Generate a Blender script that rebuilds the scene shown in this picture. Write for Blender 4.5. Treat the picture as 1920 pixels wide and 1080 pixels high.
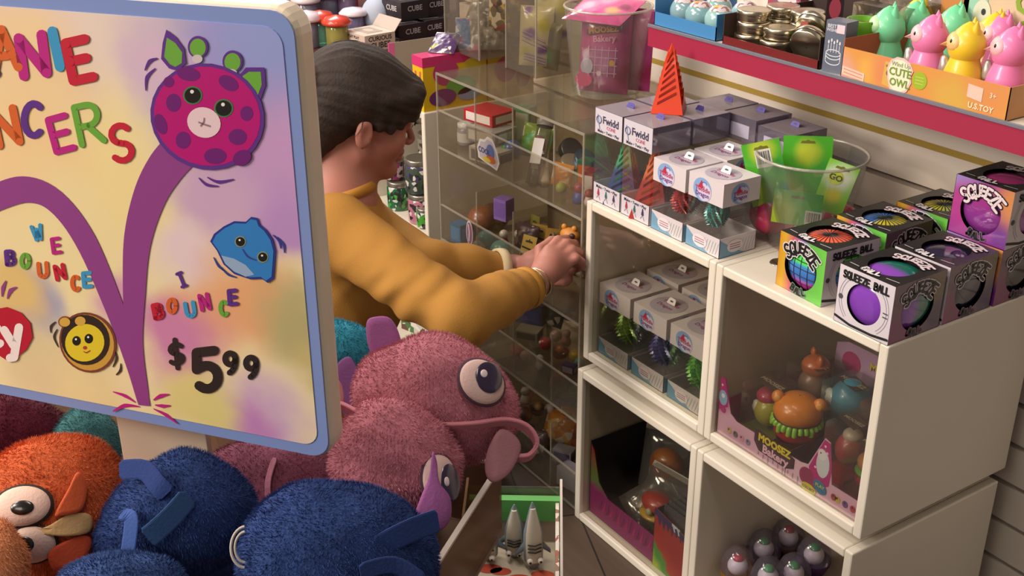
import bpy, bmesh, math, random
import numpy as np
from mathutils import Vector, Matrix, noise
random.seed(7)
scn = bpy.context.scene
COL = scn.collection
for o in list(bpy.data.objects): bpy.data.objects.remove(o)

# ------------------------------------------------------------------ camera
CP = (1.59409, -1.20500, 1.44297)
PAN, TILT, ROLL, FPX = 2.56351, .432466, -.0047475, 2159.06
def _basis():
    cp, sp, ct, st = math.cos(PAN), math.sin(PAN), math.cos(TILT), math.sin(TILT)
    f = Vector((cp*ct, sp*ct, -st)); r = Vector((sp, -cp, 0)); u = r.cross(f)
    cr, sr = math.cos(ROLL), math.sin(ROLL)
    return cr*r+sr*u, -sr*r+cr*u, f
RV, UV, FV = _basis()
cam_d = bpy.data.cameras.new('camera'); cam_d.sensor_width = 36; cam_d.lens = 36*FPX/1920
cam_d.clip_start = .02
cam = bpy.data.objects.new('camera', cam_d); COL.objects.link(cam)
cam.matrix_world = Matrix(((RV.x, UV.x, -FV.x, CP[0]), (RV.y, UV.y, -FV.y, CP[1]), (RV.z, UV.z, -FV.z, CP[2]), (0, 0, 0, 1)))
scn.camera = cam
CPV = Vector(CP)
def at(x, y, X=None, Y=None, Z=None, d=None):
    """the real place of a photo pixel, on a known world plane or at a known distance"""
    v = RV*((x-960)/FPX)-UV*((y-540)/FPX)+FV
    if X is not None: t = (X-CP[0])/v.x
    elif Y is not None: t = (Y-CP[1])/v.y
    elif Z is not None: t = (Z-CP[2])/v.z
    else: t = d
    return CPV+v*t

# ------------------------------------------------------------------ world and lights
w = bpy.data.worlds.new('shop_air'); scn.world = w; w.use_nodes = True
bg = w.node_tree.nodes['Background']; bg.inputs[0].default_value = (1.0, .90, .82, 1); bg.inputs[1].default_value = .145
def area(name, loc, target, sx, sy, power, col):
    l = bpy.data.lights.new(name, 'AREA'); l.shape = 'RECTANGLE'; l.size = sx; l.size_y = sy; l.energy = power; l.color = col
    o = bpy.data.objects.new(name, l); COL.objects.link(o); o.location = loc
    o.rotation_euler = (Vector(target)-Vector(loc)).to_track_quat('-Z', 'Y').to_euler()
    return o
area('ceiling_lamp_aisle', (-1.2, -2.1, 2.75), (-.2, 0, .6), 1.2, .6, 55, (1.0, .86, .77))
area('ceiling_lamp_front', (.1, -3.0, 2.75), (.5, -.6, .8), 1.2, .6, 42, (1.0, .88, .76))
area('ceiling_lamp_back', (-2.6, .3, 2.75), (-1.5, .3, .6), 1.4, .6, 55, (1.0, .94, .90))
area('added_fill_cubes', (-.9, -4.6, 2.5), (.3, 0, .4), 1.4, .8, 110, (1.0, .88, .78))  # added fill, no known fixture: low angle brightens the insides of the cube shelves
area('ceiling_lamp_right', (2.0, -3.4, 2.6), (.5, 0, .5), 1.2, .6, 13, (1.0, .88, .76))
area('ceiling_lamp_wall', (.6, -.9, 2.8), (.6, .1, .9), 1.2, .3, 16, (1.0, .90, .80))
scn.view_settings.view_transform = 'Standard'; scn.view_settings.look = 'None'
scn.view_settings.gamma = 1; scn.view_settings.exposure = .15; scn.view_settings.use_curve_mapping = False
scn.cycles.transparent_max_bounces = 40

# ------------------------------------------------------------------ materials
def lin(c):
    c = c.lstrip('#'); out = []
    for i in (0, 2, 4):
        s = int(c[i:i+2], 16)/255; out.append(s/12.92 if s <= .04045 else ((s+.055)/1.055)**2.4)
    return (*out, 1)
MATS = {}
def M(col, rough=.6, metal=0, coat=0, sheen=0, bump=0, bscale=200, vary=0, vscale=8, sss=0, key=None, dark=None):
    k = (col, rough, metal, coat, sheen, bump, bscale, vary, vscale, sss, dark)
    if k in MATS: return MATS[k]
    m = bpy.data.materials.new(key or 'surface'); m.use_nodes = True
    nt = m.node_tree; b = nt.nodes['Principled BSDF']
    c = lin(col) if isinstance(col, str) else col
    b.inputs['Base Color'].default_value = c; b.inputs['Roughness'].default_value = rough
    b.inputs['Metallic'].default_value = metal
    b.inputs['Coat Weight'].default_value = coat; b.inputs['Coat Roughness'].default_value = .08
    b.inputs['Sheen Weight'].default_value = sheen; b.inputs['Sheen Roughness'].default_value = .6
    if sheen: b.inputs['Sheen Tint'].default_value = c
    if sss:
        b.inputs['Subsurface Weight'].default_value = sss; b.inputs['Subsurface Radius'].default_value = (.012, .005, .003)
        b.inputs['Subsurface Scale'].default_value = 1
    tc = None
    if vary or bump:
        tc = nt.nodes.new('ShaderNodeTexCoord')
    if vary:
        n = nt.nodes.new('ShaderNodeTexNoise'); n.inputs['Scale'].default_value = vscale; n.inputs['Detail'].default_value = 5
        r = nt.nodes.new('ShaderNodeValToRGB')
        lo = lin(dark) if dark else tuple(x*(1-vary) for x in c[:3])+(1,)
        hi = tuple(min(1, x*(1+vary*.6)) for x in c[:3])+(1,)
        r.color_ramp.elements[0].position = .3; r.color_ramp.elements[0].color = lo
        r.color_ramp.elements[1].position = .7; r.color_ramp.elements[1].color = hi
        nt.links.new(tc.outputs['Object'], n.inputs['Vector']); nt.links.new(n.outputs['Fac'], r.inputs['Fac'])
        nt.links.new(r.outputs['Color'], b.inputs['Base Color'])
    if bump:
        n2 = nt.nodes.new('ShaderNodeTexNoise'); n2.inputs['Scale'].default_value = bscale; n2.inputs['Detail'].default_value = 3
        bp = nt.nodes.new('ShaderNodeBump'); bp.inputs['Strength'].default_value = bump; bp.inputs['Distance'].default_value = .002
        nt.links.new(tc.outputs['Object'], n2.inputs['Vector']); nt.links.new(n2.outputs['Fac'], bp.inputs['Height'])
        nt.links.new(bp.outputs['Normal'], b.inputs['Normal'])
    MATS[k] = m; return m
def clear(tint='#f2f2ee', gloss=.10, rough=.06, haze=0.0, hcol='#ffffff'):
    """thin clear plastic: see-through with a glossy reflection that grows at grazing angles, a little milky"""
    k = ('clear', tint, gloss, rough, haze, hcol)
    if k in MATS: return MATS[k]
    m = bpy.data.materials.new('clear_plastic'); m.use_nodes = True; nt = m.node_tree; nt.nodes.clear()
    out = nt.nodes.new('ShaderNodeOutputMaterial'); tr = nt.nodes.new('ShaderNodeBsdfTransparent'); gl = nt.nodes.new('ShaderNodeBsdfGlossy')
    tr.inputs[0].default_value = lin(tint); gl.inputs['Roughness'].default_value = rough
    lw = nt.nodes.new('ShaderNodeLayerWeight'); lw.inputs[0].default_value = .35
    ma = nt.nodes.new('ShaderNodeMath'); ma.operation = 'MULTIPLY_ADD'; ma.inputs[1].default_value = .22; ma.inputs[2].default_value = gloss*.25
    mx = nt.nodes.new('ShaderNodeMixShader'); nt.links.new(lw.outputs['Fresnel'], ma.inputs[0]); nt.links.new(ma.outputs[0], mx.inputs[0])
    src = tr.outputs[0]
    if haze:
        df = nt.nodes.new('ShaderNodeBsdfDiffuse'); df.inputs[0].default_value = lin(hcol); m2 = nt.nodes.new('ShaderNodeMixShader'); m2.inputs[0].default_value = haze
        nt.links.new(tr.outputs[0], m2.inputs[1]); nt.links.new(df.outputs[0], m2.inputs[2]); src = m2.outputs[0]
    nt.links.new(src, mx.inputs[1]); nt.links.new(gl.outputs[0], mx.inputs[2]); nt.links.new(mx.outputs[0], out.inputs[0])
    MATS[k] = m; return m
def blobmat(base, blobs, rough=.5, warp=.06, wscale=6, coat=0, axes='XY'):
    """printed tie-dye: soft coloured patches (x, y, radius, colour) in the thing's own coordinates"""
    m = bpy.data.materials.new('printed_colours'); m.use_nodes = True; nt = m.node_tree; b = nt.nodes['Principled BSDF']
    b.inputs['Roughness'].default_value = rough; b.inputs['Coat Weight'].default_value = coat
    tc = nt.nodes.new('ShaderNodeTexCoord'); n = nt.nodes.new('ShaderNodeTexNoise'); n.inputs['Scale'].default_value = wscale; n.inputs['Detail'].default_value = 4
    nt.links.new(tc.outputs['Object'], n.inputs['Vector'])
    sub = nt.nodes.new('ShaderNodeVectorMath'); sub.operation = 'SUBTRACT'; sub.inputs[1].default_value = (.5, .5, .5)
    nt.links.new(n.outputs['Color'], sub.inputs[0])
    sc = nt.nodes.new('ShaderNodeVectorMath'); sc.operation = 'SCALE'; sc.inputs['Scale'].default_value = warp*2
    nt.links.new(sub.outputs[0], sc.inputs[0])
    ad = nt.nodes.new('ShaderNodeVectorMath'); ad.operation = 'ADD'; nt.links.new(tc.outputs['Object'], ad.inputs[0]); nt.links.new(sc.outputs[0], ad.inputs[1])
    mask = nt.nodes.new('ShaderNodeVectorMath'); mask.operation = 'MULTIPLY'
    mask.inputs[1].default_value = (1 if 'X' in axes else 0, 1 if 'Y' in axes else 0, 1 if 'Z' in axes else 0); nt.links.new(ad.outputs[0], mask.inputs[0])
    prev = None
    for (x, y, r, c) in blobs:
        p = {'XY': (x, y, 0), 'XZ': (x, 0, y), 'YZ': (0, x, y)}[axes]
        d = nt.nodes.new('ShaderNodeVectorMath'); d.operation = 'DISTANCE'; d.inputs[1].default_value = p; nt.links.new(mask.outputs[0], d.inputs[0])
        mr = nt.nodes.new('ShaderNodeMapRange'); mr.interpolation_type = 'SMOOTHSTEP'; mr.inputs[1].default_value = r*.25; mr.inputs[2].default_value = r
        mr.inputs[3].default_value = 1; mr.inputs[4].default_value = 0; nt.links.new(d.outputs['Value'], mr.inputs[0])
        mx = nt.nodes.new('ShaderNodeMix'); mx.data_type = 'RGBA'; nt.links.new(mr.outputs[0], mx.inputs[0])
        if prev is None: mx.inputs[6].default_value = lin(base)
        else: nt.links.new(prev, mx.inputs[6])
        mx.inputs[7].default_value = lin(c); prev = mx.outputs[2]
    nt.links.new(prev, b.inputs['Base Color']); return m
def gradmat(stops, axis='Z', lo=0, hi=1, rough=.35, axis2=None, warp=0, coat=.2):
    """a printed colour gradient along one of the thing's own axes"""
    m = bpy.data.materials.new('printed_gradient'); m.use_nodes = True; nt = m.node_tree; b = nt.nodes['Principled BSDF']
    b.inputs['Roughness'].default_value = rough; b.inputs['Coat Weight'].default_value = coat
    tc = nt.nodes.new('ShaderNodeTexCoord'); sx = nt.nodes.new('ShaderNodeSeparateXYZ'); nt.links.new(tc.outputs['Object'], sx.inputs[0])
    src = sx.outputs[axis]
    if axis2:
        a = nt.nodes.new('ShaderNodeMath'); nt.links.new(sx.outputs[axis], a.inputs[0]); nt.links.new(sx.outputs[axis2], a.inputs[1]); src = a.outputs[0]
    if warp:
        n = nt.nodes.new('ShaderNodeTexNoise'); n.inputs['Scale'].default_value = 40; nt.links.new(tc.outputs['Object'], n.inputs['Vector'])
        a = nt.nodes.new('ShaderNodeMath'); a.operation = 'MULTIPLY_ADD'; a.inputs[1].default_value = warp; nt.links.new(n.outputs['Fac'], a.inputs[0]); nt.links.new(src, a.inputs[2]); src = a.outputs[0]
    mr = nt.nodes.new('ShaderNodeMapRange'); mr.inputs[1].default_value = lo; mr.inputs[2].default_value = hi; nt.links.new(src, mr.inputs[0])
    r = nt.nodes.new('ShaderNodeValToRGB'); els = r.color_ramp.elements
    for i, (p, c) in enumerate(stops):
        e = els[i] if i < 2 else els.new(p)
        e.position = p; e.color = lin(c)
    nt.links.new(mr.outputs[0], r.inputs[0]); nt.links.new(r.outputs[0], b.inputs['Base Color']); return m
def speckle(base, cols, scale=120, rough=.4, coat=.2, rep=3):
    """printed confetti pattern: voronoi cells in several colours over a base"""
    m = bpy.data.materials.new('printed_pattern'); m.use_nodes = True; nt = m.node_tree; b = nt.nodes['Principled BSDF']
    b.inputs['Roughness'].default_value = rough; b.inputs['Coat Weight'].default_value = coat
    tc = nt.nodes.new('ShaderNodeTexCoord'); vo = nt.nodes.new('ShaderNodeTexVoronoi'); vo.inputs['Scale'].default_value = scale
    nt.links.new(tc.outputs['Object'], vo.inputs['Vector'])
    sx = nt.nodes.new('ShaderNodeSeparateXYZ'); nt.links.new(vo.outputs['Color'], sx.inputs[0])
    r = nt.nodes.new('ShaderNodeValToRGB'); r.color_ramp.interpolation = 'CONSTANT'; els = r.color_ramp.elements
    allc = [base]+list(cols); n = len(allc)
    for i, c in enumerate(allc):
        p = 0 if i == 0 else (1-.5*(n-i)/(n-1)*1.2)
        p = max(0, min(.98, p)); e = els[i] if i < 2 else els.new(p)
        e.position = p; e.color = lin(c)
    nt.links.new(sx.outputs[0], r.inputs[0]); nt.links.new(r.outputs[0], b.inputs['Base Color']); return m

# ------------------------------------------------------------------ mesh builder
def frame(o, x, y):
    """matrix that lays local (x, y) on a plane: origin o, axes x and y"""
    x = Vector(x).normalized(); y = Vector(y).normalized(); z = x.cross(y)
    return Matrix(((x.x, y.x, z.x, o[0]), (x.y, y.y, z.y, o[1]), (x.z, y.z, z.z, o[2]), (0, 0, 0, 1)))
def TR(x=0, y=0, z=0): return Matrix.Translation((x, y, z))
def RX(a): return Matrix.Rotation(a, 4, 'X')
def RY(a): return Matrix.Rotation(a, 4, 'Y')
def RZ(a): return Matrix.Rotation(a, 4, 'Z')
TEXTC = {}
def text_geo(s, off=0):
    if (s, off) in TEXTC: return TEXTC[(s, off)]
    cu = bpy.data.curves.new('t', 'FONT'); cu.body = s; cu.size = 1; cu.offset = off; cu.resolution_u = 2; cu.align_x = 'CENTER'; cu.align_y = 'CENTER'
    o = bpy.data.objects.new('t', cu); COL.objects.link(o); dg = bpy.context.evaluated_depsgraph_get(); dg.update()
    me = bpy.data.meshes.new_from_object(o.evaluated_get(dg)); vs = [v.co.copy() for v in me.vertices]; fs = [tuple(p.vertices) for p in me.polygons]
    bpy.data.objects.remove(o); bpy.data.curves.remove(cu); bpy.data.meshes.remove(me)
    TEXTC[(s, off)] = (vs, fs); return vs, fs
def arc(cx, cy, rx, ry, a0, a1, n=8):
    return [(cx+rx*math.cos(math.radians(a0+(a1-a0)*i/n)), cy+ry*math.sin(math.radians(a0+(a1-a0)*i/n))) for i in range(n+1)]
GL = {   # rounded hand lettering on a 4 x 6 grid
 'A': [[(0, 0), (2, 6), (4, 0)], [(.8, 2), (3.2, 2)]], 'B': [[(0, 0), (0, 6)]+arc(2, 4.6, 1.5, 1.4, 90, -90)+[(0, 3.2)], [(0, 3.2)]+arc(2.2, 1.6, 1.7, 1.6, 90, -90)+[(0, 0)]],
 'C': [arc(2.2, 3, 2, 3, 50, 310, 12)], 'D': [[(0, 0), (0, 6)]+arc(1.4, 3, 2.5, 3, 90, -90)+[(0, 0)]],
 'E': [[(3.4, 6), (0, 6), (0, 0), (3.5, 0)], [(0, 3.1), (3, 3.1)]], 'F': [[(3.4, 6), (0, 6), (0, 0)], [(0, 3.1), (3, 3.1)]],
 'G': [arc(2.2, 3, 2, 3, 50, 340, 12)+[(2.5, 2.4)]], 'H': [[(0, 0), (0, 6)], [(4, 0), (4, 6)], [(0, 3), (4, 3)]], 'I': [[(2, 0), (2, 6)]],
 'K': [[(0, 0), (0, 6)], [(3.8, 6), (0, 2.6)], [(1.2, 3.6), (4, 0)]], 'L': [[(0, 6), (0, 0), (3.5, 0)]], 'M': [[(0, 0), (.3, 6), (2, 2), (3.7, 6), (4, 0)]],
 'N': [[(0, 0), (0, 6), (4, 0), (4, 6)]], 'O': [arc(2, 3, 2.1, 3, 0, 360, 16)], 'P': [[(0, 0), (0, 6)]+arc(2, 4.4, 1.7, 1.6, 90, -90)+[(0, 2.8)]],
 'Q': [arc(2, 3, 2.1, 3, 0, 360, 16), [(2.4, 1.4), (4.2, -.5)]], 'R': [[(0, 0), (0, 6)]+arc(2, 4.4, 1.7, 1.6, 90, -90)+[(0, 2.8)], [(1.6, 2.8), (3.9, 0)]],
 'S': [arc(2.1, 4.5, 1.7, 1.5, 30, 270, 8)+arc(1.9, 1.5, 1.8, 1.5, 90, -150, 8)], 'T': [[(0, 6), (4, 6)], [(2, 6), (2, 0)]],
 'U': [[(0, 6)]+arc(2, 2, 2, 2, 180, 360, 8)+[(4, 6)]], 'V': [[(0, 6), (2, 0), (4, 6)]], 'W': [[(-.3, 6), (1, 0), (2.1, 4.5), (3.2, 0), (4.5, 6)]],
 'X': [[(0, 6), (4, 0)], [(0, 0), (4, 6)]], 'Y': [[(0, 6), (2, 3), (4, 6)], [(2, 3), (2, 0)]], 'Z': [[(0, 6), (4, 6), (0, 0), (4, 0)]],
 '5': [[(3.6, 6), (.6, 6), (.3, 3.3)]+arc(1.9, 1.9, 1.9, 1.9, 120, -140, 10)], '9': [arc(2, 4.2, 1.6, 1.7, 0, 360, 12), arc(.6, 4.2, 3.0, 4.2, 0, -75, 7)],
 '$': [arc(2.1, 4.4, 1.7, 1.3, 30, 270, 8)+arc(1.9, 1.8, 1.8, 1.3, 90, -150, 8), [(2, 6.9), (2, -.7)]], 'j': [[(1, 6), (3, 6)], [(2, 6), (2, 0)], [(1, 0), (3, 0)]],
 '+': [[(0, 3), (4, 3)], [(2, 1), (2, 5)]], '3': [arc(1.8, 4.5, 1.7, 1.5, 140, -90, 8)+arc(1.8, 1.5, 1.9, 1.5, 90, -140, 8)], '0': [arc(2, 3, 2.0, 3, 0, 360, 16)], '.': [[(2, 0), (2.05, 0)]],
 'y': [[(0, 4), (1.6, .4)], [(3.6, 4), (1.2, -2.2), (.2, -2.2)]], 't': [[(2, 5.5), (2, .8), (3, 0), (3.6, .2)], [(.6, 3.8), (3.5, 3.8)]]}
class MB:
    def __init__(s): s.v = []; s.f = []; s.mi = []; s.sm = []; s.mats = []; s.T = Matrix.Identity(4)
    def idx(s, m):
        if isinstance(m, str): m = M(m)
        if m not in s.mats: s.mats.append(m)
        return s.mats.index(m)
    def add(s, vs, fs, m, smooth=False, T=None):
        k = len(s.v); X = s.T @ T if T is not None else s.T; i = s.idx(m)
        s.v += [tuple(X @ Vector(v)) for v in vs]; s.f += [tuple(a+k for a in f) for f in fs]; s.mi += [i]*len(fs); s.sm += [smooth]*len(fs); return s
    def box(s, c, d, m, T=None):
        x, y, z = (a/2 for a in d)
        vs = [(c[0]+i*x, c[1]+j*y, c[2]+k*z) for i in (-1, 1) for j in (-1, 1) for k in (-1, 1)]
        return s.add(vs, [(0, 1, 3, 2), (4, 6, 7, 5), (0, 4, 5, 1), (2, 3, 7, 6), (0, 2, 6, 4), (1, 5, 7, 3)], m, False, T)
    def bx(s, x0, x1, y0, y1, z0, z1, m, T=None): return s.box(((x0+x1)/2, (y0+y1)/2, (z0+z1)/2), (x1-x0, y1-y0, z1-z0), m, T)
    def loft(s, rings, m, smooth=True, caps=True, closed=True, T=None):
        n = len(rings[0]); vs = [p for r in rings for p in r]; fs = []
        for i in range(len(rings)-1):
            for j in range(n if closed else n-1):
                a = i*n+j; b = i*n+(j+1) % n; fs.append((a, b, b+n, a+n))
        s.add(vs, fs, m, smooth, T)
        if caps and closed:
            s.add(rings[0], [tuple(range(n))[::-1]], m, False, T); s.add(rings[-1], [tuple(range(n))], m, False, T)
        return s
    def lathe(s, prof, m, n=24, T=None, smooth=True, caps=False, sx=1, sy=1):
        return s.loft([[(r*math.cos(2*math.pi*j/n)*sx, r*math.sin(2*math.pi*j/n)*sy, z) for j in range(n)] for r, z in prof], m, smooth, caps, True, T)
    def sphere(s, c, r, m, nu=20, nv=12, T=None):
        r = (r, r, r) if isinstance(r, (int, float)) else r
        rings = []
        for i in range(nv+1):
            a = math.pi*i/nv; q = max(math.sin(a), 1e-4)
            rings.append([(c[0]+r[0]*q*math.cos(2*math.pi*j/nu), c[1]+r[1]*q*math.sin(2*math.pi*j/nu), c[2]-r[2]*math.cos(a)) for j in range(nu)])
        return s.loft(rings, m, True, False, True, T)
    def tube(s, pts, r, m, n=8, T=None, flat=1, caps=True, closed=False):
        pts = [Vector(p) for p in pts]; rings = []; rs = r if isinstance(r, (list, tuple)) else [r]*len(pts); up = None
        for i, p in enumerate(pts):
            a = pts[i-1] if i or closed else p; b = pts[(i+1) % len(pts)] if i < len(pts)-1 or closed else p
            t = (b-a); t = t.normalized() if t.length > 1e-9 else Vector((0, 0, 1))
            if up is None: up = t.orthogonal().normalized() if abs(t.z) > .95 else Vector((0, 0, 1))
            x = up.cross(t).normalized() if up.cross(t).length > 1e-6 else t.orthogonal().normalized(); y = t.cross(x); up = y
            rings.append([tuple(p+x*rs[i]*math.cos(2*math.pi*j/n)+y*rs[i]*flat*math.sin(2*math.pi*j/n)) for j in range(n)])
        if closed: rings.append(rings[0])
        return s.loft(rings, m, True, caps and not closed, True, T)
    def poly(s, pts, m, T=None, z=0): return s.add([(p[0], p[1], p[2] if len(p) > 2 else z) for p in pts], [tuple(range(len(pts)))], m, False, T)
    def ell(s, cx, cy, rx, ry, m, T=None, z=0, n=24, rot=0):
        c, q = math.cos(rot), math.sin(rot)
        return s.poly([(cx+rx*math.cos(2*math.pi*i/n)*c-ry*math.sin(2*math.pi*i/n)*q, cy+rx*math.cos(2*math.pi*i/n)*q+ry*math.sin(2*math.pi*i/n)*c) for i in range(n)], m, T, z)
    def prism(s, pts, h, m, T=None, z=0):
        n = len(pts); a = [(p[0], p[1], z) for p in pts]; b = [(p[0], p[1], z+h) for p in pts]
        return s.add(a+b, [tuple(range(n))[::-1], tuple(range(n, 2*n))]+[(i, (i+1) % n, (i+1) % n+n, i+n) for i in range(n)], m, False, T)
    def stroke(s, pts, wd, m, T=None, z=0, taper=False):
        n = len(pts)
        for i in range(n-1):
            a = Vector(pts[i][:2]); b = Vector(pts[i+1][:2]); d = b-a
            if d.length < 1e-9: continue
            d.normalize(); q = Vector((-d.y, d.x))*wd/2
            q1 = q*(.2+.8*math.sin(math.pi*(i)/(n-1))) if taper else q; q2 = q*(.2+.8*math.sin(math.pi*(i+1)/(n-1))) if taper else q
            s.poly([a-q1, b-q2, b+q2, a+q1], m, T, z)
        if not taper:
            for k, p in enumerate(pts): s.ell(p[0], p[1], wd/2, wd/2, m, T, z+1e-5*((k % 2)+1), 10)
        return s
    def glyph(s, ch, h, wd, m, T=None, z=0, sx=1, out=None):
        k = h/6
        for pl in GL.get(ch, []):
            q = [((x-2)*k*sx, (y-3)*k) for x, y in pl]
            if out: s.stroke(q, wd+out[0], out[1], T, z-3e-5)
            s.stroke(q, wd, m, T, z)
        return s
    def word(s, txt, x, y, h, wd, m, T=None, z=0, gap=1.25, sx=1, out=None, curve=0, grow=0):
        """word of rounded letters centred on x, y"""
        n = len(txt); T = T or Matrix.Identity(4); st = h*.667*sx*gap
        for i, ch in enumerate(txt):
            if ch == ' ': continue
            u = (i-(n-1)/2); t = u/max(1, (n-1)/2); hh = h*(1+grow*abs(t))
            mm = m[i % len(m)] if isinstance(m, list) else m
            s.glyph(ch, hh, wd, mm, T @ TR(x+u*st, y-curve*t*t-(hh-h)*.3, 0) @ RZ(-curve*1.8*t/max(st*n/2, 1e-6)), z, sx, out)
        return s
    def text(s, t, x, y, size, m, T=None, z=0, off=0, sx=1, rot=0):
        vs, fs = text_geo(t, off); c, q = math.cos(rot), math.sin(rot)
        return s.add([(x+v.x*size*sx*c-v.y*size*q, y+v.x*size*sx*q+v.y*size*c, z) for v in vs], fs, m, False, T)
    def build(s, name, parent=None, bevel=0, seg=2, loc=None, subd=0):
        me = bpy.data.meshes.new(name); me.from_pydata(s.v, [], s.f); me.materials.clear()
        for m in s.mats: me.materials.append(m)
        me.polygons.foreach_set('material_index', s.mi); me.polygons.foreach_set('use_smooth', s.sm); me.update()
        o = bpy.data.objects.new(name, me); COL.objects.link(o)
        if parent is not None: o.parent = parent
        if loc is not None: o.location = loc
        if bevel:
            b = o.modifiers.new('bevel', 'BEVEL'); b.width = bevel; b.segments = seg; b.limit_method = 'ANGLE'; b.angle_limit = .6
        if subd:
            b = o.modifiers.new('s', 'SUBSURF'); b.levels = subd; b.render_levels = subd
        return o
def tag(o, label=None, cat=None, group=None, kind=None):
    if label: o['label'] = label
    if cat: o['category'] = cat
    if group: o['group'] = group
    if kind: o['kind'] = kind
    return o
def thing(name, label, cat, loc=(0, 0, 0), rz=0, group=None, mat=None):
    o = bpy.data.objects.new(name, None); COL.objects.link(o); o.empty_display_size = .03
    if mat is not None: o.matrix_world = mat
    else: o.location = loc; o.rotation_euler = (0, 0, rz)
    return tag(o, label, cat, group)
KIDS = {}
def copy_tree(o, parent=None):
    c = o.copy(); COL.objects.link(c)
    if parent is not None: c.parent = parent
    for ch in [q for q in bpy.data.objects if q.parent == o and q is not c]:
        copy_tree(ch, c)
    return c
def dup(o, label, loc=None, rz=None, mat=None, group=None):
    c = copy_tree(o); c['label'] = label
    if mat is not None: c.matrix_world = mat
    if loc is not None: c.location = loc
    if rz is not None: c.rotation_euler = (0, 0, rz)
    if group: c['group'] = group
    return c

# ------------------------------------------------------------------ soft shapes: distance field -> surface
class Field:
    def __init__(s, lo, hi, h):
        s.lo = np.array(lo, float); s.h = h; s.n = np.ceil((np.array(hi)-s.lo)/h).astype(int)+1
        s.F = np.full(s.n, 1.0, np.float32)
    def _sub(s, lo, hi):
        a = np.maximum(np.floor((lo-s.lo)/s.h).astype(int), 0); b = np.minimum(np.ceil((hi-s.lo)/s.h).astype(int)+1, s.n)
        sl = tuple(slice(a[i], b[i]) for i in range(3))
        g = [s.lo[i]+s.h*np.arange(a[i], b[i]) for i in range(3)]
        P = np.stack(np.meshgrid(*g, indexing='ij'), -1); return sl, P
    def _mix(s, sl, d, k, op):
        A = s.F[sl]
        if op == 'u':
            if k > 0: hh = np.clip(.5+.5*(A-d)/k, 0, 1); s.F[sl] = A*(1-hh)+d*hh-k*hh*(1-hh)
            else: s.F[sl] = np.minimum(A, d)
        else:
            hh = np.clip(.5-.5*(A+d)/k, 0, 1); s.F[sl] = A*(1-hh)-d*hh+k*hh*(1-hh)
    def cone(s, a, b, ra, rb, k=.01, op='u'):
        a = np.array(a, float); b = np.array(b, float); m = max(ra, rb)+k*2+3*s.h
        sl, P = s._sub(np.minimum(a, b)-m, np.maximum(a, b)+m)
        if P.size == 0: return s
        ab = b-a; t = np.clip(((P-a)@ab)/max(ab@ab, 1e-12), 0, 1)
        s._mix(sl, (np.linalg.norm(P-a-t[..., None]*ab, axis=-1)-(ra+(rb-ra)*t)).astype(np.float32), k, op); return s
    def ell(s, c, r, R=None, k=.01, op='u'):
        c = np.array(c, float); r = np.array(r, float); m = r.max()+k*2+3*s.h
        sl, P = s._sub(c-m, c+m)
        if P.size == 0: return s
        Q = P-c
        if R is not None: Q = Q@np.array(R)[:3, :3]
        k0 = np.linalg.norm(Q/r, axis=-1); k1 = np.linalg.norm(Q/(r*r), axis=-1)
        s._mix(sl, (k0*(k0-1)/np.maximum(k1, 1e-6)).astype(np.float32), k, op); return s
    def noise(s, amp, scale, seed=0, fn=None):
        sel = np.argwhere(np.abs(s.F) < amp*2+2*s.h)
        P = s.lo+sel*s.h; off = seed*7.3
        vals = np.array([noise.noise(Vector(((p[0]+off)*scale, p[1]*scale, p[2]*scale))) for p in P], np.float32) if fn is None else fn(P).astype(np.float32)
        s.F[sel[:, 0], sel[:, 1], sel[:, 2]] += vals*amp; return s
    def mesh(s):
        F = s.F; S = F < 0
        c = [S[i:S.shape[0]-1+i, j:S.shape[1]-1+j, k:S.shape[2]-1+k] for i in (0, 1) for j in (0, 1) for k in (0, 1)]
        al = np.logical_and.reduce(c); an = np.logical_or.reduce(c); act = an & ~al
        idx = np.argwhere(act); ids = np.full(act.shape, -1, np.int64); ids[act] = np.arange(len(idx))
        off = np.array([(i, j, k) for i in (0, 1) for j in (0, 1) for k in (0, 1)])
        V = np.stack([F[idx[:, 0]+o[0], idx[:, 1]+o[1], idx[:, 2]+o[2]] for o in off], 1)
        acc = np.zeros((len(idx), 3)); cnt = np.zeros(len(idx))
        for a in range(8):
            for b in range(a+1, 8):
                if abs(off[a]-off[b]).sum() != 1: continue
                va, vb = V[:, a], V[:, b]; m = (va < 0) != (vb < 0)
                t = np.where(m, va/np.where(m, va-vb, 1), 0)
                acc += np.where(m[:, None], off[a]+t[:, None]*(off[b]-off[a]), 0); cnt += m
        P = s.lo+(idx+acc/cnt[:, None])*s.h
        quads = []
        for ax in range(3):
            sh = [slice(None)]*3; sh2 = [slice(None)]*3; sh[ax] = slice(0, -1); sh2[ax] = slice(1, None)
            A = S[tuple(sh)]; B = S[tuple(sh2)]; e = np.argwhere(A != B)
            o1, o2 = [(1, 2), (2, 0), (0, 1)][ax]
            e = e[(e[:, o1] > 0) & (e[:, o2] > 0) & (e[:, o1] < S.shape[o1]-1) & (e[:, o2] < S.shape[o2]-1)]
            q = []
            for d1, d2 in ((-1, -1), (0, -1), (0, 0), (-1, 0)):
                g = e.copy(); g[:, o1] += d1; g[:, o2] += d2; q.append(ids[g[:, 0], g[:, 1], g[:, 2]])
            q = np.stack(q, 1); fl = A[e[:, 0], e[:, 1], e[:, 2]]; q[~fl] = q[~fl][:, ::-1]
            quads.append(q)
        return P, np.concatenate(quads)
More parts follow.
